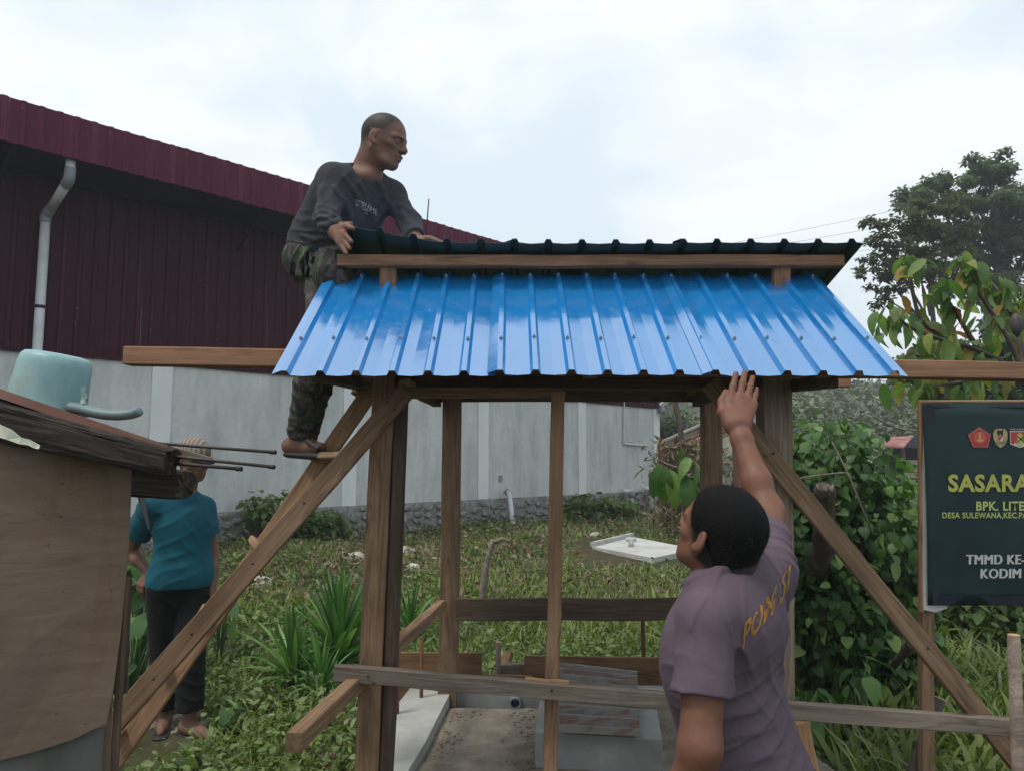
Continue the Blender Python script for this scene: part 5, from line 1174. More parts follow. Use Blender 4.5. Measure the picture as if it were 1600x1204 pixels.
me = scatter_mesh('scrub', LEAF_SIMPLE_V, LEAF_SIMPLE_T, pos, rots(rng.random(n) * 6.28, rng.normal(0.0, 0.5, n), rng.normal(0, 0.5, n)), np.clip(rng.normal(0.42, 0.12, n), 0.2, 0.9) * (yy / 50) ** 0.5, np.clip(0.45 + 0.5 * pnoise(xx, yy, 0.12, 5.0) + rng.normal(0, 0.2, n), 0, 1))
tag(link('hillside_scrub', me, M['leaf_hill']), 'pale green scrub covering the far hillside', 'scrub', kind='stuff')
# ================================================================== people: bodies grown from smooth distance fields
def v3(p): return np.array([p[0], p[1], p[2]], np.float64)
class Field:
    def __init__(s): s.ops = []
    def rc(s, a, b, ra, rb, k=0.02, sq=None, flat=False, mode='u'):
        """tapered limb from a to b; sq=(axis, factor) flattens it; flat cuts it off square at b"""
        s.ops.append(('rc', mode, k, v3(a), v3(b), ra, rb, None if sq is None else (v3(sq[0]) / np.linalg.norm(v3(sq[0])), sq[1]), flat)); return s
    def el(s, c, r, fr=None, k=0.02, mode='u'):
        s.ops.append(('el', mode, k, v3(c), np.array(r, np.float64), np.eye(3) if fr is None else np.array(fr, np.float64))); return s
    def cut(s, p, n): s.ops.append(('cut', 'i', 0, v3(p), v3(n) / np.linalg.norm(v3(n)))); return s
    def bounds(s):
        lo, hi = np.full(3, 1e9), np.full(3, -1e9)
        for o in s.ops:
            if o[1] != 'u': continue
            if o[0] == 'rc':
                r = max(o[5], o[6]) * 1.05
                lo = np.minimum(lo, np.minimum(o[3], o[4]) - r); hi = np.maximum(hi, np.maximum(o[3], o[4]) + r)
            else:
                e = np.sqrt(((o[5] * o[4][:, None]) ** 2).sum(0)); lo = np.minimum(lo, o[3] - e); hi = np.maximum(hi, o[3] + e)
        return lo - 0.02, hi + 0.02
    def mesh(s, name, h, disp=None):
        lo, hi = s.bounds(); N = np.ceil((hi - lo) / h).astype(int) + 1
        ax = [lo[i] + h * np.arange(N[i]) for i in range(3)]
        vol = np.full(N, 0.5, np.float32)
        for o in s.ops:
            if o[0] == 'cut':
                d = ((ax[0] - o[3][0]) * o[4][0])[:, None, None] + ((ax[1] - o[3][1]) * o[4][1])[None, :, None] + ((ax[2] - o[3][2]) * o[4][2])[None, None, :]
                vol = np.maximum(vol, d.astype(np.float32)); continue
            k = o[2]; m = 0.03 + k
            if o[0] == 'rc': r = max(o[5], o[6]); l_, h_ = np.minimum(o[3], o[4]) - r - m, np.maximum(o[3], o[4]) + r + m
            else: e = np.sqrt(((o[5] * o[4][:, None]) ** 2).sum(0)); l_, h_ = o[3] - e - m, o[3] + e + m
            i0 = np.clip(np.floor((l_ - lo) / h).astype(int), 0, N - 1); i1 = np.clip(np.ceil((h_ - lo) / h).astype(int) + 1, 1, N)
            if (i1 <= i0).any(): continue
            X, Y, Z = np.meshgrid(ax[0][i0[0]:i1[0]], ax[1][i0[1]:i1[1]], ax[2][i0[2]:i1[2]], indexing='ij')
            Pn = np.stack([X, Y, Z], -1)
            if o[0] == 'rc':
                a, b = o[3], o[4]; ab = b - a; L2 = ab @ ab + 1e-12; t_ = np.clip(((Pn - a) @ ab) / L2, 0, 1)
                q = Pn - (a + t_[..., None] * ab)
                if o[7] is not None: c_ = q @ o[7][0]; q = q + o[7][0] * (c_ * (1 / o[7][1] - 1))[..., None]
                d = np.sqrt((q ** 2).sum(-1)) - (o[5] + t_ * (o[6] - o[5]))
                if o[7] is not None: d = d * min(1.0, o[7][1] + 0.3)
                if o[8]: d = np.maximum(d, ((Pn - b) @ ab) / math.sqrt(L2))
            else:
                q = (Pn - o[3]) @ o[5].T; k0 = np.sqrt(((q / o[4]) ** 2).sum(-1)); k1 = np.sqrt(((q / o[4] ** 2) ** 2).sum(-1)) + 1e-9; d = k0 * (k0 - 1) / k1
            sl_ = tuple(slice(i0[i], i1[i]) for i in range(3)); v = vol[sl_]
            if o[1] == 'u':
                hh = np.clip(0.5 + 0.5 * (v - d) / k, 0, 1); vol[sl_] = v * (1 - hh) + d * hh - k * hh * (1 - hh)
            else:
                hh = np.clip(0.5 - 0.5 * (v + d) / k, 0, 1); vol[sl_] = v * (1 - hh) - d * hh + k * hh * (1 - hh)
        if disp is not None: vol += disp(ax).astype(np.float32)
        # naive surface nets
        sgn = vol < 0; c8 = [(i, j, k_) for i in (0, 1) for j in (0, 1) for k_ in (0, 1)]
        def sh(A, c): return A[c[0]:A.shape[0] - 1 + c[0], c[1]:A.shape[1] - 1 + c[1], c[2]:A.shape[2] - 1 + c[2]]
        cnt = sum(sh(sgn, c).astype(np.uint8) for c in c8); mixed = (cnt > 0) & (cnt < 8)
        cells = np.argwhere(mixed); ids = np.full(mixed.shape, -1, np.int64); ids[mixed] = np.arange(len(cells))
        acc = np.zeros((len(cells), 3)); num = np.zeros(len(cells)); vals = {c: sh(vol, c)[mixed].astype(np.float64) for c in c8}
        for c in c8:
            for axn in range(3):
                if c[axn] == 0:
                    c2 = list(c); c2[axn] = 1; c2 = tuple(c2); a, b = vals[c], vals[c2]; x_ = (a < 0) != (b < 0)
                    t_ = np.where(x_, a / np.where(np.abs(a - b) < 1e-12, 1, a - b), 0); p = np.array(c)[None, :] + t_[:, None] * (np.array(c2) - np.array(c))[None, :]
                    acc[x_] += p[x_]; num[x_] += 1
        V = (cells + acc / num[:, None]) * h + lo
        Fq = []
        for axn in range(3):
            u_, w_ = (axn + 1) % 3, (axn + 2) % 3
            a = [slice(None)] * 3; b = [slice(None)] * 3; a[axn] = slice(0, -1); b[axn] = slice(1, None)
            x_ = sgn[tuple(a)] != sgn[tuple(b)]; E_ = np.argwhere(x_)
            E_ = E_[(E_[:, u_] > 0) & (E_[:, w_] > 0) & (E_[:, u_] < N[u_] - 1) & (E_[:, w_] < N[w_] - 1)]
            pos_ = sgn[tuple(a)][tuple(E_.T)]
            du, dw = np.eye(3, dtype=int)[u_], np.eye(3, dtype=int)[w_]
            q = np.stack([ids[tuple((E_ - du - dw).T)], ids[tuple((E_ - dw).T)], ids[tuple(E_.T)], ids[tuple((E_ - du).T)]], -1)
            q[~pos_] = q[~pos_][:, ::-1]; Fq.append(q)
        return V, np.concatenate(Fq)
def hair_mask(o, c, Fr, s, front, low, w=0.012):
    co = np.empty(len(o.data.vertices) * 3, np.float32); o.data.vertices.foreach_get("co", co); co = co.reshape(-1, 3).astype(float) + np.array(o.matrix_basis.translation)
    q = (co - v3(c)) @ Fr.T / s; n1 = np.array((0.892, 0, -0.451)); n2 = np.array((0.42, 0, -0.90))
    d = np.maximum((q - np.array((front, 0, 0.075))) @ n1, (q - np.array((-0.10, 0, low))) @ n2); far = (np.linalg.norm(q, axis=1) > 0.16) | (q[:, 2] < -0.13)
    m = np.clip(0.5 - d / w, 0, 1); ear = (np.abs(q[:, 1]) > 0.073) & (q[:, 2] < 0.025) & (q[:, 2] > -0.05); m[far | ear] = 0
    at = o.data.attributes.new("hair", 'FLOAT', 'POINT'); at.data.foreach_set("value", m.astype(np.float32))
def creases(spots):
    def f(ax):
        X, Y, Z = ax[0][:, None, None], ax[1][None, :, None], ax[2][None, None, :]; out = np.zeros((len(ax[0]), len(ax[1]), len(ax[2])), np.float32)
        for (c, kv, amp, rad, ph) in spots:
            g = np.exp(-((X - c[0]) ** 2 + (Y - c[1]) ** 2 + (Z - c[2]) ** 2) / rad ** 2)
            a = kv[0] * X + kv[1] * Y + kv[2] * Z + ph; a = a + 0.9 * np.sin(0.31 * (kv[2] * X - kv[0] * Z) + ph) + 0.5 * np.sin(0.7 * a + 2.1)
            out -= (amp * g * ((1 - np.abs(np.sin(0.5 * a))) ** 1.7 - 0.3)).astype(np.float32)
        return out
    return f
def sdf_obj(name, fld, h, mat, parent, disp=None):
    V, Q = fld.mesh(name, h, disp); c = V.mean(0)
    return link(name, np_mesh(name, V - c, Q), mat, parent, Matrix.Translation(c), True)
def frame(fwd, up):
    f = np.array(fwd, float); f /= np.linalg.norm(f); u = np.array(up, float); u -= f * (u @ f); u /= np.linalg.norm(u)
    return np.stack([f, np.cross(u, f), u])          # rows: forward, left, up
def head(fl, c, Fr, lean=0.0, s=1.0, gaunt=False):
    """a whole head: cranium, face, jaw, nose, lips, eyes, ears"""
    c = v3(c); W = lambda x, y, z: c + s * (x * Fr[0] + y * Fr[1] + z * Fr[2])
    fl.el(W(-0.012, 0, 0.035), np.array((0.098, 0.076, 0.083)) * s, Fr, 0.02)
    fl.el(W(0.028, 0, -0.02), np.array((0.062, 0.060, 0.088)) * s, Fr, 0.03)
    fl.el(W(0.034, 0, -0.070), np.array((0.050, 0.046 if gaunt else 0.052, 0.042)) * s, Fr, 0.025)
    fl.el(W(0.070, 0, -0.098), np.array((0.020, 0.022, 0.017)) * s, Fr, 0.018)
    for y in (-1, 1):
        fl.rc(W(-0.005, y * 0.055, -0.045), W(0.055, y * 0.026, -0.095), 0.016 * s, 0.014 * s, 0.02)
        fl.el(W(0.055, y * 0.043, -0.026), np.array((0.022, 0.020, 0.016)) * s, Fr, 0.015)
        fl.rc(W(0.070, y * 0.046, 0.012), W(0.088, y * 0.010, 0.014), 0.010 * s, 0.011 * s, 0.012)
        fl.el(W(0.092, y * 0.032, -0.006), np.array((0.016, 0.018, 0.011)) * s, Fr, 0.012, mode='s')
        fl.el(W(0.073, y * 0.031, -0.006), np.array((0.014, 0.015, 0.012)) * s, Fr, 0.004)
        if gaunt: fl.el(W(0.055, y * 0.066, -0.058), np.array((0.03, 0.018, 0.026)) * s, Fr, 0.03, mode='s')
    fl.rc(W(0.088, 0, 0.004), W(0.108, 0, -0.030), 0.0085 * s, 0.012 * s, 0.010)
    for y in (-1, 1): fl.el(W(0.098, y * 0.013, -0.035), np.array((0.012, 0.009, 0.008)) * s, Fr, 0.006)
    fl.el(W(0.088, 0, -0.058), np.array((0.014, 0.024, 0.008)) * s, Fr, 0.008); fl.el(W(0.086, 0, -0.071), np.array((0.013, 0.020, 0.008)) * s, Fr, 0.006)
    fl.rc(W(0.098, -0.022, -0.0645), W(0.098, 0.022, -0.0645), 0.003 * s, 0.003 * s, 0.004, mode='s')
    for y in (-1, 1):
        fe = frame(Fr[0] * 0.93 - y * Fr[1] * 0.36, Fr[2] - 0.15 * Fr[0])
        fl.el(W(-0.014, y * 0.078, -0.010), np.array((0.0155, 0.006, 0.0265)) * s, fe, 0.006)
        fl.el(W(0.000, y * 0.074, -0.034), np.array((0.009, 0.006, 0.010)) * s, fe, 0.006)
        fl.el(W(-0.008, y * 0.085, -0.006), np.array((0.010, 0.005, 0.019)) * s, fe, 0.005, mode='s')
    return W
def hair_cap(name, c, Fr, parent, mat, thick=0.006, s=1.0, hair_front=0.07, low=-0.075, h=0.004):
    c = v3(c); W = lambda x, y, z: c + s * (x * Fr[0] + y * Fr[1] + z * Fr[2]); f = Field()
    f.el(W(-0.012, 0, 0.035), (np.array((0.098, 0.076, 0.083)) + thick) * s, Fr, 0.02); f.el(W(-0.045, 0, -0.03), (np.array((0.055, 0.055, 0.07)) + thick * 0.6) * s, Fr, 0.03)
    f.rc(W(-0.05, 0, -0.03), W(-0.062, 0, -0.11), 0.048 * s, 0.046 * s, 0.03)
    f.el(W(0.02, 0, 0.03), (np.array((0.062, 0.064, 0.06)) + thick) * s, Fr, 0.02)
    n1 = 0.892 * Fr[0] - 0.451 * Fr[2]; f.cut(W(hair_front, 0, 0.075), n1)
    n2 = 0.42 * Fr[0] - 0.90 * Fr[2]; f.cut(W(-0.10, 0, low), n2)
    return sdf_obj(name, f, h, mat, parent)
def relaxed_hand(fl, w, d, nrm, thumb, s=1.0, curl=0.35):
    """w wrist, d hand direction, nrm towards the palm, thumb = direction of the thumb side"""
    w, d, nrm, th = [v3(a) for a in (w, d, nrm, thumb)]; d /= np.linalg.norm(d); nrm /= np.linalg.norm(nrm); th = th - d * (th @ d); th /= np.linalg.norm(th)
    for i, (off, L) in enumerate(((0.027, 0.070), (0.009, 0.078), (-0.009, 0.072), (-0.026, 0.056))):
        kn = w + s * (d * 0.082 + th * off); fl.rc(w + s * (d * 0.01 + th * off * 0.5), kn, 0.015 * s, 0.0125 * s, 0.012)
        m = kn + s * L * 0.5 * (d * math.cos(curl) + nrm * math.sin(curl)); e = m + s * L * 0.5 * (d * math.cos(curl * 2.2) + nrm * math.sin(curl * 2.2))
        fl.rc(kn, m, 0.0098 * s, 0.0088 * s, 0.005); fl.rc(m, e, 0.0088 * s, 0.0075 * s, 0.004)
    t0 = w + s * (d * 0.025 + th * 0.022); t1 = t0 + s * 0.040 * (d * 0.65 + th * 0.65 + nrm * 0.35); t2 = t1 + s * 0.032 * (d * 0.9 + th * 0.2 + nrm * 0.4)
    fl.rc(t0, t1, 0.014 * s, 0.011 * s, 0.008); fl.rc(t1, t2, 0.0105 * s, 0.0085 * s, 0.004)
def wrinkles(amp, freqs, seed=0):
    def f(ax):
        X, Y, Z = ax[0][:, None, None], ax[1][None, :, None], ax[2][None, None, :]; out = 0
        r_ = np.random.default_rng(seed)
        for (fx, fy, fz, a) in freqs:
            ph = r_.random() * 6.28
            out = out + a * np.sin(fx * X + fy * Y + fz * Z + ph + 1.5 * np.sin(0.37 * fz * X + 0.31 * fx * Z + ph))
        return amp * out
    return f
# ---- skin and cloth
def skin(name, c, hair=(0.012, 0.011, 0.012), hairk=0.8):
    t = NT(name); n = t.noise(t.coords((1, 1, 1), rand=False), 16, 6, 0.6); n2 = t.noise(t.coords((1, 1, 1), rand=False), 140, 3)
    at = t.n.new("ShaderNodeAttribute"); at.attribute_name = "hair"; nh = t.noise(t.coords((1, 1, 1), rand=False), 170, 3, 0.7)
    n3 = t.noise(t.coords((1, 1, 1), rand=False), 45, 5, 0.65); base = t.mix(0.45, t.ramp(n, [(0.3, dim(c, 0.78)), (0.7, (c[0] * 1.18, c[1] * 1.1, c[2] * 1.1))]), t.ramp(n3, [(0.3, dim(c, 0.7)), (0.7, dim(c, 1.3))]))
    hf = t.n.new("ShaderNodeMath"); hf.operation = 'MULTIPLY'; t.l.new(at.outputs["Fac"], hf.inputs[0]); t.l.new(t.ramp(nh, [(0.35, hairk), (0.65, 1.0)]), hf.inputs[1])
    t.set("Base Color", t.mix(hf.outputs[0], base, hair)); t.set("Roughness", t.ramp(n3, [(0.3, 0.5), (0.7, 0.68)])); t.set("Specular IOR Level", 0.35); t.set("Subsurface Weight", 0.10); t.set("Subsurface Radius", (0.02, 0.008, 0.005)); t.set("Subsurface Scale", 0.5); t.bump(n2, 0.12, 0.001); return t.m
def cloth(name, c, wr=14, st=0.35):
    t = NT(name); n = t.noise(t.coords((1, 1, 0.55), rand=False), wr, 5, 0.55, 0.8); n2 = t.noise(t.coords((1, 1, 1), rand=False), 400, 2); n3 = t.noise(t.coords((1, 1, 1), rand=False), 5, 4)
    col = t.ramp(n3, [(0.3, dim(c, 0.85)), (0.7, dim(c, 1.15))]); t.set("Base Color", t.mix(0.3, col, t.ramp(n2, [(0.3, 0.7), (0.7, 1.2)]), 'MULTIPLY')); t.set("Roughness", 0.95); t.set("Specular IOR Level", 0.15); t.set("Sheen Weight", 0.03)
    t.bump(n, st, 0.012); return t.m
M['skin1'] = skin('brown_skin', (0.175, 0.078, 0.048), (0.006, 0.0055, 0.006), 0.985); M['skin2'] = skin('tanned_skin', (0.175, 0.088, 0.060), (0.011, 0.009, 0.010), 0.82); M['skin3'] = skin('dark_tanned_skin', (0.165, 0.083, 0.055))
def hairmat(name, c):
    t = NT(name); n = t.noise(t.coords((1, 1, 1), rand=False), 260, 4, 0.7); t.set("Base Color", t.ramp(n, [(0.35, dim(c, 0.5)), (0.7, dim(c, 1.8))])); t.set("Roughness", 0.8); t.set("Specular IOR Level", 0.15); t.bump(n, 0.6, 0.003); return t.m
M['hair'] = hairmat('short_black_hair', (0.0045, 0.0042, 0.0045)); M['hair_grey'] = hairmat('cropped_greying_hair', (0.062, 0.045, 0.040))
M['shirt_purple'] = cloth('purple_grey_jersey', (0.115, 0.082, 0.108), 9, 0.3); M['shirt_dark'] = cloth('charcoal_cotton', (0.052, 0.053, 0.062), 13, 0.5); M['shirt_teal'] = cloth('teal_cotton', (0.011, 0.088, 0.125), 11, 0.5)
M['trouser_black'] = cloth('black_trousers', (0.010, 0.010, 0.010), 9, 0.4); M['jeans'] = cloth('dark_trousers', (0.03, 0.03, 0.035), 9, 0.4)
t = NT('camouflage'); v = t.coords((1, 1, 0.6), rand=False); a = t.noise(v, 19, 2, 0.5, 1.0); b = t.noise(t.coords((1.1, 1, 0.7), rand=False), 23, 2, 0.5, 1.3); wr = t.noise(t.coords((1, 1, 0.6), rand=False), 22, 5, 0.6, 0.8)
c = t.ramp(a, [(0.0, (0.035, 0.030, 0.030)), (0.44, (0.085, 0.066, 0.062)), (0.54, (0.028, 0.062, 0.024)), (0.64, (0.10, 0.09, 0.076))], 'CONSTANT'); c = t.mix(t.ramp(b, [(0.0, 0.0), (0.56, 1.0)], 'CONSTANT'), c, (0.016, 0.020, 0.018))
t.set("Base Color", c); t.set("Roughness", 0.9); t.bump(wr, 0.6, 0.012); M['camo'] = t.m
M['rubber'] = plain('dark_rubber', (0.02, 0.017, 0.018), 0.6)
def project_text(name, body, surf, origin, xdir, ydir, width, height, mat, bold=0.02, off=0.0015, ray=None, drop=0.0):
    """flat lettering printed on cloth: every point is dropped onto the garment along 'ray'"""
    cu = bpy.data.curves.new(name, 'FONT'); cu.body = body; cu.size = 1.0; cu.offset = bold; cu.resolution_u = 2
    ob = bpy.data.objects.new(name, cu); COL.objects.link(ob); me = bpy.data.meshes.new_from_object(ob.evaluated_get(bpy.context.evaluated_depsgraph_get()))
    bpy.data.objects.remove(ob); bpy.data.curves.remove(cu)
    bm = bmesh.new(); bm.from_mesh(me); bmesh.ops.triangulate(bm, faces=bm.faces)
    for _ in range(2): bmesh.ops.subdivide_edges(bm, edges=[e for e in bm.edges if e.calc_length() > 0.12], cuts=1, use_grid_fill=False); bmesh.ops.triangulate(bm, faces=bm.faces)
    xs_ = [v.co.x for v in bm.verts]; mn, mx = min(xs_), max(xs_)
    so = surf.matrix_basis.translation; sm_ = surf.data
    co = np.empty(len(sm_.vertices) * 3); sm_.vertices.foreach_get("co", co); co = co.reshape(-1, 3)
    bv = BVHTree.FromPolygons([Vector(c_) + so for c_ in co], [tuple(p.vertices) for p in sm_.polygons])
    xd, yd, ray = Vector(xdir).normalized(), Vector(ydir).normalized(), Vector(ray).normalized(); o = Vector(origin); bad = []
    for vtx in bm.verts:
        p = o + xd * ((vtx.co.x - mn) / (mx - mn) * width) + yd * (vtx.co.y / 0.7 * height)
        hit = bv.ray_cast(p - ray * 0.4, ray, 0.8)
        if hit[0] is None: bad.append(vtx); vtx.co = p
        else: vtx.co = hit[0] + hit[1] * off
    bmesh.ops.delete(bm, geom=bad, context='VERTS')
    if drop: bmesh.ops.delete(bm, geom=[f for f in bm.faces if mnoise.noise(f.calc_center_median() * 70) > drop], context='FACES')
    bm.to_mesh(me); bm.free(); me.materials.clear()
    return link(name, me, mat, surf)
UP = np.array((0, 0, 1.0))

# ================================================================== man in the purple shirt, reaching up (nearest)
m1 = empty('person', P(1150, 2000, 1.75) * 0 + Vector((0.53, 1.75, 0.0)), 'man in purple-grey T-shirt seen from behind, steadying the roof edge with raised hand', 'person')
fw = np.array((-0.74, 0.67, 0)); fw /= np.linalg.norm(fw); lf = np.array((-fw[1], fw[0], 0)); Fb = np.stack([fw, lf, UP])
hc = P(1125, 832, 1.72); Fh = frame((-0.52, 0.74, 0.46), (0.25, -0.36, 0.88))
nb = P(1132, 900, 1.72)
SLp = P(1103, 968, 1.60); SRp = P(1186, 893, 1.87)
ELp = P(1094, 1165, 1.55); WLp = P(1052, 1345, 1.60)
ERp = P(1199, 800, 2.03); WRp = P(1153, 668, 2.15)
sk = Field(); W = head(sk, hc, Fh, s=0.945)
sk.rc(W(-0.025, 0, -0.04), nb - Vector((0, 0, 0.03)), 0.056, 0.062, 0.03); sk.rc(W(-0.05, 0, -0.03), Vector(nb) + Vector((0.03, -0.03, -0.03)), 0.042, 0.055, 0.03)
sk.rc(SLp, ELp, 0.047, 0.040, 0.02); sk.rc(ELp, Vector(ELp).lerp(WLp, 0.35), 0.041, 0.041, 0.02); sk.rc(Vector(ELp).lerp(WLp, 0.35), WLp, 0.041, 0.026, 0.02)
relaxed_hand(sk, WLp, Vector(WLp) - Vector(ELp), fw * 0 - lf, fw, 1.0)
sk.rc(SRp, ERp, 0.055, 0.046, 0.02); sk.rc(ERp, Vector(ERp).lerp(WRp, 0.35), 0.038, 0.039, 0.02); sk.rc(Vector(ERp).lerp(WRp, 0.35), Vector(ERp).lerp(WRp, 0.85), 0.039, 0.028, 0.02); sk.rc(Vector(ERp).lerp(WRp, 0.85), WRp, 0.029, 0.028, 0.02, sq=((0, 1, 0.2), 0.8))
# the hand on the roof edge
KN = [P(1140, 628, 2.185), P(1155, 622, 2.19), P(1167, 624, 2.19), P(1177, 632, 2.185)]
ML = [P(1145, 604, 2.205), P(1160, 599, 2.21), P(1172, 604, 2.21), P(1180, 617, 2.205)]
TP = [P(1150, 584, 2.225), P(1164, 581.5, 2.228), P(1176, 590, 2.226), P(1182, 607, 2.222)]
for i in range(4):
    sk.rc(Vector(WRp) + Vector(((i - 1.5) * 0.012, 0, 0.01)), KN[i], 0.021, 0.0135, 0.014, sq=((0, 1, 0.2), 0.85))
    r = (0.0105, 0.0108, 0.0102, 0.0088)[i]; sk.rc(KN[i], ML[i], r, r * 0.93, 0.005); sk.rc(ML[i], TP[i], r * 0.93, r * 0.80, 0.003)
    sk.el(KN[i], (0.0125, 0.011, 0.012), None, 0.006); sk.el(ML[i], (r * 1.02, r * 0.9, r * 1.0), None, 0.003)
sk.rc(P(1143, 664, 2.155), P(1129, 643, 2.17), 0.021, 0.015, 0.014); sk.rc(P(1129, 643, 2.17), P(1127, 626, 2.19), 0.0145, 0.011, 0.006); sk.rc(P(1127, 626, 2.19), P(1134, 612, 2.215), 0.011, 0.009, 0.004)
body1 = sdf_obj('body', sk, 0.004, M['skin1'], m1); hair_mask(body1, hc, Fh, 0.945, 0.073, -0.098, 0.02)
hair_cap('hair', hc, Fh, m1, M['hair'], 0.0030, 0.94, low=-0.105)
hair1 = bpy.data.objects['hair']
def stubble(hair, n, L, w, mat, sweep, seed=1, jit=0.35):
    """short hairs standing on the scalp"""
    r_ = np.random.default_rng(seed); me = hair.data; V = np.empty(len(me.vertices) * 3, np.float32); me.vertices.foreach_get("co", V); V = V.reshape(-1, 3).astype(float) + np.array(hair.matrix_basis.translation)
    N = np.empty(len(me.vertices) * 3, np.float32); me.vertices.foreach_get("normal", N); N = N.reshape(-1, 3)
    i = r_.integers(0, len(V), n); p = V[i] + r_.normal(0, 0.0022, (n, 3)); nn = N[i]; d = nn * 0.8 + np.array(sweep)[None, :] + r_.normal(0, jit, (n, 3)); d /= np.linalg.norm(d, axis=1)[:, None]
    sd = np.cross(d, nn + r_.normal(0, 0.3, (n, 3))); sd /= np.linalg.norm(sd, axis=1)[:, None] + 1e-9; ll = L * r_.uniform(0.6, 1.2, n)[:, None]
    T = np.stack([p - nn * 0.001 - sd * w, p - nn * 0.001 + sd * w, p + d * ll], 1).reshape(-1, 3); c_ = T.mean(0)
    o = link('hair_strands', np_mesh('hair_strands', T - c_, np.arange(3 * n).reshape(-1, 3)), mat, hair, Matrix.Translation(c_)); o["kind"] = 'stuff'
M['strand'] = plain('black_hair_strand', (0.007, 0.0065, 0.0065), 0.5, var=0.6, scale=300)
stubble(hair1, 12000, 0.0026, 0.0004, M['strand'], -0.5 * Fh[0] + np.array((0, 0, -0.5)), jit=0.12)
pelv = Vector((0.555, 1.765, 0.93)); che = Vector(nb).lerp(pelv, 0.36) + Vector(fw * 0.045); bel = Vector(nb).lerp(pelv, 0.70) + Vector(fw * 0.035)
s_ = Field()
s_.el(che, (0.118, 0.172, 0.175), Fb, 0.05); s_.el(bel, (0.120, 0.160, 0.17), Fb, 0.05); s_.el(pelv, (0.122, 0.172, 0.17), Fb, 0.06)
s_.el(Vector(nb).lerp(pelv, 0.2) - Vector(fw * 0.035), (0.075, 0.13, 0.10), Fb, 0.05)
s_.rc(Vector(nb) - Vector((0, 0, 0.035)), SLp, 0.058, 0.058, 0.05); s_.rc(Vector(nb) - Vector((0, 0, 0.03)), SRp, 0.070, 0.072, 0.05)
s_.rc(che + Vector(lf * -0.1), SRp, 0.09, 0.07, 0.05); s_.rc(Vector(nb) - Vector(fw * 0.035) - Vector(lf * 0.02) + Vector((0, 0, -0.012)), SRp, 0.060, 0.070, 0.04)
sle = Vector(SLp).lerp(ELp, 0.60); s_.rc(SLp, sle, 0.060, 0.061, 0.02, flat=True)
s_.rc(sle + (Vector(SLp) - sle).normalized() * 0.022, sle, 0.0625, 0.0635, 0.003, flat=True)
sre = Vector(SRp).lerp(ERp, 0.62); s_.rc(SRp, sre, 0.076, 0.067, 0.03, flat=True)
# ribbed collar
for k in range(22):
    a = 2 * math.pi * k / 22; a2 = 2 * math.pi * (k + 1) / 22
    def cp(q): return Vector(nb) + Vector(fw * 0.012) + Vector(fw * 0.068 * math.cos(q)) + Vector(lf * 0.074 * math.sin(q)) + Vector((0, 0, 0.008 - 0.03 * math.cos(q)))
    s_.rc(cp(a), cp(a2), 0.009, 0.009, 0.008)
s_.cut((0, 0, 0.80), (0, 0, -1))
def fold(pts, r, k=0.016):
    n = len(pts) - 1
    for i in range(n):
        ra, rb = r * math.sin(math.pi * (0.06 + 0.88 * i / n)) ** 0.6, r * math.sin(math.pi * (0.06 + 0.88 * (i + 1) / n)) ** 0.6
        s_.rc(pts[i], pts[i + 1], ra, rb, k)
def spread(path, m=9):
    """even pixel steps along a bent path"""
    q = [Vector((a_, b_, 0)) for a_, b_ in path]; q = smooth_path(q, m) if len(q) > 2 else [q[0].lerp(q[1], i / m) for i in range(m + 1)]
    return [(v.x, v.y) for v in q]
so_ = []
def on(px, py, d0=1.2):
    """drop a pixel onto the shirt"""
    o = Vector((0, 0, CAM_H)); dd = (P(px, py, 1.0) - o).normalized(); h_ = BV.ray_cast(o, dd, 4.0); return h_[0]
V, Q = s_.mesh('tmp', 0.008); BV = BVHTree.FromPolygons([Vector(v) for v in V], [tuple(int(i) for i in q) for q in Q])
for path, r in (([(1106, 930), (1092, 950), (1078, 985)], 0.003), ([(1108, 930), (1128, 955), (1146, 1000)], 0.003), ([(1112, 925), (1118, 905), (1126, 893)], 0.0025)):
    q = [on(*p_) for p_ in spread(path)]
    if all(x_ is not None for x_ in q): fold([x_ + Vector((0, 0.001, 0)) for x_ in q], r, 0.006)
CR1 = [(P(1200, 905, 1.80), (170, 40, 55), 0.0075, 0.10, 0.3), (P(1210, 860, 1.88), (60, 40, 190), 0.007, 0.08, 1.0), (P(1175, 1130, 1.66), (-45, -20, 130), 0.008, 0.13, 2.0), (P(1215, 1050, 1.72), (90, 30, 60), 0.006, 0.12, 0.9),
       (P(1145, 1040, 1.60), (130, -60, 45), 0.007, 0.075, 0.2), (P(1085, 1040, 1.56), (120, 30, 30), 0.0045, 0.07, 1.4), (P(1140, 1200, 1.62), (-30, -20, 120), 0.008, 0.12, 0.7), (P(1155, 960, 1.66), (110, 30, -25), 0.004, 0.10, 2.4), (P(1050, 1060, 1.62), (40, 40, 90), 0.005, 0.09, 0.4)]
shirt1 = sdf_obj('shirt', s_, 0.004, M['shirt_purple'], m1, creases(CR1))
M['print_gold'] = plain('cracked_gold_print', (0.30, 0.145, 0.025), 0.8, var=0.4, scale=120)
to = P(1166, 985, 1.75); tx = (P(1231, 918, 1.78) - to); 
project_text('back_print', 'POM SI', shirt1, to, tx, (0.15, 0, 1), tx.length * 1.0, 0.052, M['print_gold'], 0.03, ray=(0.35, 0.94, 0), drop=0.30)
tr = Field()
for sgn_ in (-1, 1):
    hp_ = pelv + Vector(lf * 0.09 * sgn_); kn_ = Vector((hp_.x, hp_.y, 0.48)) + Vector(fw * 0.03); an_ = Vector((hp_.x, hp_.y, 0.09)) - Vector(fw * 0.02)
    tr.rc(hp_, kn_, 0.098, 0.07, 0.04); tr.rc(kn_, an_, 0.07, 0.058, 0.03, flat=True)
tr.el(pelv, (0.118, 0.17, 0.12), Fb, 0.05)
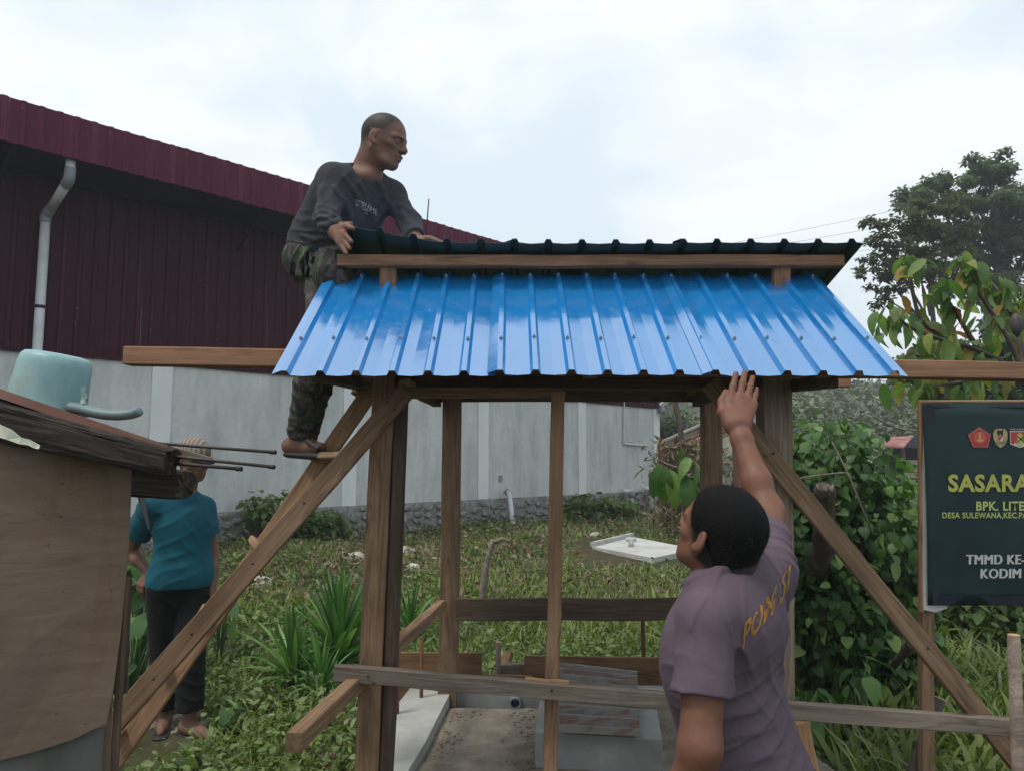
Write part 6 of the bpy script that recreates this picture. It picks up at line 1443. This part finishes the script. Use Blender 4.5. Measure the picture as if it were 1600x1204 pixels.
sdf_obj('trousers', tr, 0.010, M['jeans'], m1)
for sgn_ in (-1, 1):
    f_ = Field(); hp_ = pelv + Vector(lf * 0.09 * sgn_); b_ = Vector((hp_.x, hp_.y, 0.035)); f_.rc(b_ - Vector(fw * 0.05) + Vector((0, 0, 0.05)), b_ - Vector(fw * 0.04), 0.042, 0.034, 0.02); f_.rc(b_ - Vector(fw * 0.03), b_ + Vector(fw * 0.15), 0.036, 0.03, 0.03)
    sdf_obj('foot', f_, 0.008, M['skin1'], m1)

# ================================================================== man on the roof
m2 = empty('person', P(470, 712, 3.0), 'man in dark long-sleeved shirt and camouflage trousers working on the roof edge', 'person')
hc2 = P(600, 221, 2.93); Fh2 = frame((0.93, -0.27, -0.24), (0.17, -0.05, 0.98))
nb2 = P(573, 270, 2.99); SR2 = P(521, 280, 2.90); SL2 = P(612, 305, 3.06)
pel2 = P(493, 402, 3.06); ER2 = P(510, 345, 2.82); WR2 = P(523, 363, 2.76); EL2 = P(640, 348, 3.02); WL2 = P(650, 376, 2.93)
Fb2 = frame((0.45, -0.86, -0.25), Vector(nb2) - Vector(pel2))
sk = Field(); W = head(sk, hc2, Fh2, s=0.95, gaunt=True)
sk.rc(W(-0.02, 0, -0.04), nb2, 0.050, 0.055, 0.03); sk.rc(W(-0.055, 0, -0.02), Vector(nb2) + Vector((-0.02, 0.02, 0)), 0.036, 0.05, 0.03); sk.rc(W(0.0, 0.035, -0.05), Vector(nb2) + Vector((0.02, -0.03, -0.03)), 0.016, 0.018, 0.02)
sk.el(Vector(nb2) + Vector((0.01, -0.03, -0.035)), (0.06, 0.05, 0.04), None, 0.03)
for (a_, b_, c_) in ((SR2, ER2, WR2), (SL2, EL2, WL2)): sk.rc(nb2, a_, 0.03, 0.036, 0.02); sk.rc(a_, b_, 0.036, 0.034, 0.02); sk.rc(b_, c_, 0.034, 0.026, 0.02)
hw = Vector(WR2)
for i, (kx, ky, tx_, ty_) in enumerate(((541, 354, 552, 357), (537, 365, 549, 378), (534, 373, 546, 388), (531, 380, 541, 396))):
    k_, t_ = P(kx, ky, 2.705), P(tx_, ty_, 2.685); sk.rc(hw, k_, 0.021, 0.013, 0.012); sk.rc(k_, t_, 0.011, 0.0085, 0.004)
sk.rc(hw, P(533, 352, 2.73), 0.018, 0.013, 0.01); sk.rc(P(533, 352, 2.73), P(548, 350, 2.70), 0.0115, 0.009, 0.004)
relaxed_hand(sk, WL2, (0.85, -0.4, -0.12), (0, 0, -1), (-0.3, -0.9, 0), 1.0, 0.25)
body2 = sdf_obj('body', sk, 0.004, M['skin2'], m2); hair_mask(body2, hc2, Fh2, 0.95, 0.064, -0.04, 0.03)
for y in (-1, 1):
    f_ = Field(); f_.rc(W(0.080, y * 0.046, 0.013), W(0.096, y * 0.014, 0.012), 0.0022, 0.0028, 0.002); sdf_obj('eyebrow', f_, 0.0015, M['hair'], m2)
s_ = Field(); c1_ = Vector(nb2).lerp(pel2, 0.42); c2_ = Vector(nb2).lerp(pel2, 0.78)
s_.el(c1_ + Vector(Fb2[0] * 0.01), (0.108, 0.165, 0.17), Fb2, 0.05); s_.el(c2_, (0.105, 0.15, 0.16), Fb2, 0.05)
s_.rc(Vector(nb2) - Vector((0, 0, 0.035)), SR2, 0.054, 0.052, 0.06); s_.rc(Vector(nb2) - Vector((0, 0, 0.035)), SL2, 0.054, 0.050, 0.06)
s_.rc(c1_, SR2, 0.09, 0.05, 0.04); s_.rc(c1_, SL2, 0.09, 0.05, 0.04)
s_.rc(SR2, ER2, 0.053, 0.047, 0.03); s_.rc(ER2, Vector(ER2).lerp(WR2, 0.85), 0.048, 0.041, 0.03, flat=True); s_.rc(SL2, EL2, 0.052, 0.045, 0.03); s_.rc(EL2, Vector(EL2).lerp(WL2, 0.8), 0.048, 0.042, 0.03, flat=True)
s_.el(P(478, 380, 3.06), (0.075, 0.09, 0.055), None, 0.03)
s_.el(Vector(nb2) + Vector((0.015, -0.055, 0.005)), (0.062, 0.075, 0.058), None, 0.012, mode='s')
V, Q = s_.mesh('tmp', 0.008); BV = BVHTree.FromPolygons([Vector(v) for v in V], [tuple(int(i) for i in q) for q in Q])
for path, r in (([(520, 292), (540, 320), (550, 350)], 0.006), ([(535, 275), (556, 305), (575, 335)], 0.005), ([(600, 305), (596, 330), (580, 355)], 0.006), ([(612, 315), (608, 335), (592, 360)], 0.005), ([(505, 290), (502, 315), (508, 340)], 0.006), ([(497, 350), (512, 352), (528, 345)], 0.006), ([(500, 360), (516, 362), (530, 356)], 0.005), ([(625, 320), (632, 340), (640, 350)], 0.005), ([(590, 285), (600, 300), (606, 330)], 0.005), ([(503, 370), (518, 371), (530, 366)], 0.005), ([(496, 338), (508, 342), (524, 336)], 0.005), ([(560, 285), (572, 310), (574, 350)], 0.004), ([(470, 368), (490, 374), (505, 372)], 0.006), ([(466, 380), (486, 386), (505, 384)], 0.006)):
    q = [on(*p_) for p_ in spread(path)]
    if all(x_ is not None for x_ in q): fold([x_ + Vector((0, 0.002, 0)) for x_ in q], r + 0.002, 0.012)
shirt2 = sdf_obj('shirt', s_, 0.005, M['shirt_dark'], m2, creases([(P(512, 350, 2.78), (60, 30, 190), 0.009, 0.07, 0.2), (P(505, 310, 2.85), (120, 20, 50), 0.006, 0.09, 1.2), (P(545, 320, 2.88), (110, 30, -70), 0.007, 0.11, 0.4), (P(595, 330, 2.95), (120, 0, 60), 0.007, 0.10, 2.0), (P(635, 335, 3.0), (60, 0, 150), 0.007, 0.08, 0.8), (P(485, 375, 3.0), (30, 20, 150), 0.009, 0.11, 1.7), (P(570, 290, 2.92), (90, 0, 90), 0.004, 0.09, 1.0)]))
M['print_white'] = plain('white_print', (0.36, 0.38, 0.42), 0.8)
project_text('chest_print', 'STRUME', shirt2, P(554, 319, 2.9), P(583, 327, 2.9) - P(554, 319, 2.9), (0.12, 0, 1), 0.074, 0.024, M['print_white'], 0.0, off=0.003, ray=(0, 1, 0.03))
for (x0_, y0_, w_) in ((563, 324.5, 0.022), (564.5, 329, 0.014)): project_text('chest_print', '---', shirt2, P(x0_, y0_, 2.9), (1, 0, -0.28), (0.12, 0, 1), w_, 0.016, M['print_white'], 0.02, ray=(0, 1, 0.03))
tr = Field(); HR = P(503, 428, 3.04); KR = P(505, 528, 2.80); AR = P(470, 690, 3.0); HL = P(528, 408, 3.10); KL = P(521, 425, 2.86); AL = P(560, 560, 2.98)
tr.el(P(484, 408, 3.06), (0.104, 0.12, 0.100), None, 0.04); tr.el(pel2, (0.12, 0.12, 0.09), None, 0.04)
tr.rc(HR, KR, 0.072, 0.062, 0.04); tr.rc(KR, Vector(KR).lerp(AR, 0.45), 0.070, 0.072, 0.03); tr.rc(Vector(KR).lerp(AR, 0.45), Vector(KR).lerp(AR, 0.93), 0.072, 0.062, 0.02, flat=True)
tr.rc(HL, KL, 0.088, 0.074, 0.04); tr.rc(KL, AL, 0.072, 0.06, 0.03, flat=True)
for k in range(9):
    a_ = P(450 + k * 9, 392 + 4 * (k % 3), 2.99 - 0.02 * k); tr.rc(a_, a_ + Vector((0.02 - 0.004 * k, -0.01, -0.09)), 0.008, 0.008, 0.02)
sdf_obj('trousers', tr, 0.005, M['camo'], m2, creases([(P(470, 410, 2.95), (130, 0, -50), 0.010, 0.12, 0.2), (P(515, 400, 2.85), (150, 0, 50), 0.010, 0.11, 1.2), (P(490, 620, 2.9), (40, 0, 130), 0.008, 0.12, 0.6), (P(478, 670, 2.95), (20, 0, 170), 0.008, 0.09, 1.6), (P(495, 460, 2.9), (90, 0, 90), 0.008, 0.1, 0.1)]))
f_ = Field(); hl = P(456, 696, 3.03); toe = P(500, 700, 2.90)
f_.rc(Vector(KR).lerp(AR, 0.85), Vector(AR) + Vector((-0.01, 0, -0.0)), 0.040, 0.036, 0.02); f_.el(Vector(hl), (0.035, 0.035, 0.032), None, 0.02); f_.rc(AR, Vector(hl).lerp(toe, 0.7), 0.036, 0.026, 0.03); f_.rc(hl, toe, 0.030, 0.024, 0.03)
sdf_obj('foot', f_, 0.005, M['skin2'], m2)
f_ = Field(); dn = Vector((0, 0, -0.034)); f_.rc(Vector(hl) + dn + Vector((0.006, 0, 0)), Vector(toe) + dn + Vector((0.02, -0.02, 0.004)), 0.040, 0.045, 0.02, sq=((0, 0, 1), 0.38)); f_.rc(P(481, 689, 2.90), P(497, 700, 2.85), 0.011, 0.011, 0.01); f_.rc(P(481, 689, 3.0), P(497, 700, 2.9), 0.011, 0.011, 0.01)
sdf_obj('sandal', f_, 0.004, M['rubber'], m2)
f_ = Field(); f_.rc(AL, Vector(AL) + Vector((0, 0, -0.05)), 0.038, 0.034, 0.02); f_.rc(Vector(AL) + Vector((0, 0.03, -0.06)), Vector(AL) + Vector((0.06, -0.14, -0.06)), 0.034, 0.026, 0.02)
sdf_obj('foot', f_, 0.006, M['skin2'], m2)

# ================================================================== man standing by the shed
D3 = 4.3
gz3 = float(ground_z(P(290, 1120, D3).x, D3))
m3 = empty('person', Vector((P(285, 1120, D3).x, D3, gz3)), 'man in teal T-shirt and striped cap standing with hand on hip behind the shed', 'person')
def Q3(px, py, dd=0.0): return P(px, py, D3 + dd)
fw3 = np.array((0.62, -0.78, 0)); fw3 /= np.linalg.norm(fw3); lf3 = np.array((-fw3[1], fw3[0], 0)); Fb3 = np.stack([fw3, lf3, UP])
hc3 = Q3(303, 718, 0.0); Fh3 = frame((0.75, -0.63, -0.18), (0.1, -0.1, 1)); nb3 = Q3(291, 768, 0.02)
SR3, SL3 = Q3(236, 793, -0.06), Q3(318, 793, 0.12); ER3, WR3 = Q3(203, 860, 0.06), Q3(233, 893, 0.02); EL3, WL3 = Q3(331, 862, 0.14), Q3(331, 922, 0.06); pel3 = Q3(283, 915, 0.03)
sk = Field(); W = head(sk, hc3, Fh3, s=0.98)
sk.rc(W(-0.025, 0, -0.04), nb3, 0.05, 0.056, 0.03); sk.el(Vector(nb3) + Vector(fw3 * 0.01) - Vector((0, 0, 0.04)), (0.055, 0.055, 0.035), None, 0.03)
for (a_, b_, c_) in ((SR3, ER3, WR3), (SL3, EL3, WL3)):
    sk.rc(a_, b_, 0.046, 0.037, 0.02); sk.rc(b_, Vector(b_).lerp(c_, 0.4), 0.037, 0.036, 0.02); sk.rc(Vector(b_).lerp(c_, 0.4), c_, 0.036, 0.025, 0.02)
relaxed_hand(sk, WR3, (-0.35, -0.3, -0.8), (0.3, 0.6, -0.3), (0.9, -0.3, 0.1), 0.95, 0.5); relaxed_hand(sk, WL3, (0, -0.1, -1), (-0.7, 0.3, 0), fw3, 0.95, 0.35)
sdf_obj('body', sk, 0.005, M['skin3'], m3)
s_ = Field(); c1_ = Vector(nb3).lerp(pel3, 0.4); c2_ = Vector(nb3).lerp(pel3, 0.8)
s_.el(c1_, (0.105, 0.168, 0.19), Fb3, 0.05); s_.el(c2_, (0.115, 0.17, 0.19), Fb3, 0.05); s_.el(Vector(nb3).lerp(pel3, 0.95), (0.132, 0.185, 0.14), Fb3, 0.05)
s_.rc(Vector(nb3) - Vector((0, 0, 0.03)), SR3, 0.054, 0.064, 0.04); s_.rc(Vector(nb3) - Vector((0, 0, 0.03)), SL3, 0.054, 0.062, 0.04)
s_.rc(SR3, Vector(SR3).lerp(ER3, 0.62), 0.068, 0.072, 0.03, flat=True); s_.rc(SL3, Vector(SL3).lerp(EL3, 0.60), 0.064, 0.066, 0.03, flat=True)
s_.cut(Vector((0, 0, Q3(283, 917).z)), (0, 0, -1)); s_.el(Vector(nb3) + Vector(fw3 * 0.03) + Vector((0, 0, 0.045)), (0.07, 0.068, 0.055), Fb3, 0.01, mode='s')
shirt3 = sdf_obj('shirt', s_, 0.006, M['shirt_teal'], m3, creases([(Q3(255, 830, -0.1), (-40, 0, 60), 0.007, 0.16, 0.2), (Q3(300, 870, -0.1), (60, 0, 35), 0.006, 0.16, 1.0), (Q3(265, 890, -0.1), (-40, 0, 80), 0.006, 0.12, 0.5), (Q3(320, 820, 0), (80, 0, 30), 0.006, 0.12, 2.2), (Q3(225, 810, -0.1), (70, 0, 60), 0.008, 0.1, 0.9)]))
M['print_dark'] = plain('dark_teal_print', (0.006, 0.06, 0.085), 0.9); project_text('chest_print', 'O', shirt3, Q3(291, 818, -0.15), (1, 0, 0), (0, 0, 1), 0.072, 0.075, M['print_dark'], 0.0, ray=P(300, 810, 1.0) - Vector((0, 0, CAM_H))); project_text('chest_print', 'C', shirt3, Q3(296, 813, -0.15), (1, 0, 0), (0, 0, 1), 0.034, 0.04, M['print_dark'], 0.0, ray=P(300, 810, 1.0) - Vector((0, 0, CAM_H)))
tr = Field(); A1, A2 = Q3(258, 1104, 0.05), Q3(297, 1110, -0.08); K1, K2 = Q3(258, 1010, 0.02), Q3(297, 1010, -0.04)
tr.el(Vector(pel3), (0.115, 0.165, 0.10), Fb3, 0.04)
for (hp_, kn_, an_) in ((Vector(pel3) - Vector(lf3 * 0.085), K1, A1), (Vector(pel3) + Vector(lf3 * 0.075), K2, A2)):
    tr.rc(hp_, kn_, 0.100, 0.082, 0.03); tr.rc(kn_, an_, 0.082, 0.072, 0.012, flat=True)
sdf_obj('trousers', tr, 0.007, M['trouser_black'], m3, creases([(Q3(285, 940, -0.1), (60, 0, 60), 0.010, 0.2, 0.2), (Q3(290, 1080, -0.1), (20, 0, 90), 0.010, 0.18, 0.8)]))
for an_, fd in ((A1, Vector((0.3, -0.95, 0))), (A2, Vector((0.85, -0.5, 0)))):
    f_ = Field(); b_ = Vector((an_.x, an_.y, gz3 + 0.045)); f_.rc(Vector(an_) + Vector((0, 0, 0.05)), b_, 0.036, 0.035, 0.02); f_.el(b_ - fd * 0.04, (0.035, 0.035, 0.033), None, 0.02); f_.rc(b_, b_ + fd * 0.11 - Vector((0, 0, 0.012)), 0.034, 0.028, 0.03); f_.rc(b_ + fd * 0.10 - Vector((0, 0, 0.012)), b_ + fd * 0.16 - Vector((0, 0, 0.022)), 0.03, 0.018, 0.02)
    sdf_obj('foot', f_, 0.005, M['skin3'], m3)
    f_ = Field(); b_ = Vector((an_.x, an_.y, gz3 + 0.006)); f_.rc(b_ - fd * 0.06, b_ + fd * 0.17, 0.038, 0.042, 0.02, sq=((0, 0, 1), 0.22)); sdf_obj('sandal', f_, 0.004, M['rubber'], m3)
t = NT('striped_cap'); w_ = t.n.new("ShaderNodeTexWave"); w_.inputs["Scale"].default_value = 26; w_.inputs["Distortion"].default_value = 1.5; t.l.new(t.coords((0.5, 0.3, 1), rand=False), w_.inputs["Vector"])
t.set("Base Color", t.ramp(w_.outputs["Fac"], [(0.3, (0.15, 0.115, 0.09)), (0.7, (0.27, 0.22, 0.175))])); t.set("Roughness", 0.95); M['cap'] = t.m
f_ = Field(); Wc = lambda x, y, z: v3(hc3) + x * Fh3[0] + y * Fh3[1] + z * Fh3[2]
f_.el(Wc(-0.012, 0, 0.045), (0.108, 0.087, 0.085), Fh3, 0.02); f_.cut(Wc(0, 0, 0.025), -Fh3[2] + 0.15 * Fh3[0]); capo = sdf_obj('cap', f_, 0.004, M['cap'], m3)
f_ = Field(); f_.rc(Wc(0.07, 0.04, 0.028), Wc(0.145, 0.015, 0.012), 0.03, 0.03, 0.02, sq=(Fh3[2], 0.25)); f_.rc(Wc(0.07, -0.04, 0.028), Wc(0.145, -0.015, 0.012), 0.03, 0.03, 0.02, sq=(Fh3[2], 0.25)); sdf_obj('visor', f_, 0.003, M['trouser_black'], capo)
f_ = Field(); f_.rc(Q3(221, 778, -0.16), Q3(233, 826, -0.20), 0.02, 0.008, 0.005, sq=((0, 1, 0), 0.4)); o = sdf_obj('knife_sheath', f_, 0.003, M['black'], None); tag(o, 'long dark strap hanging below the rotten beam end', 'strap')

# ================================================================== thin tropical haze
hz = bpy.data.materials.new('humid_air'); hz.use_nodes = True; hz.node_tree.nodes.clear()
ho = hz.node_tree.nodes.new("ShaderNodeOutputMaterial"); hv = hz.node_tree.nodes.new("ShaderNodeVolumePrincipled")
hv.inputs["Color"].default_value = (0.93, 0.96, 1.0, 1); hv.inputs["Density"].default_value = 0.0024; hv.inputs["Anisotropy"].default_value = 0.2
hz.node_tree.links.new(hv.outputs[0], ho.inputs["Volume"])
haze = box('haze', (0, 219.5, 12.0), (620, 565, 28.0), hz, bev=0)
tag(haze, 'thin pale haze in the air', 'haze', kind='stuff')
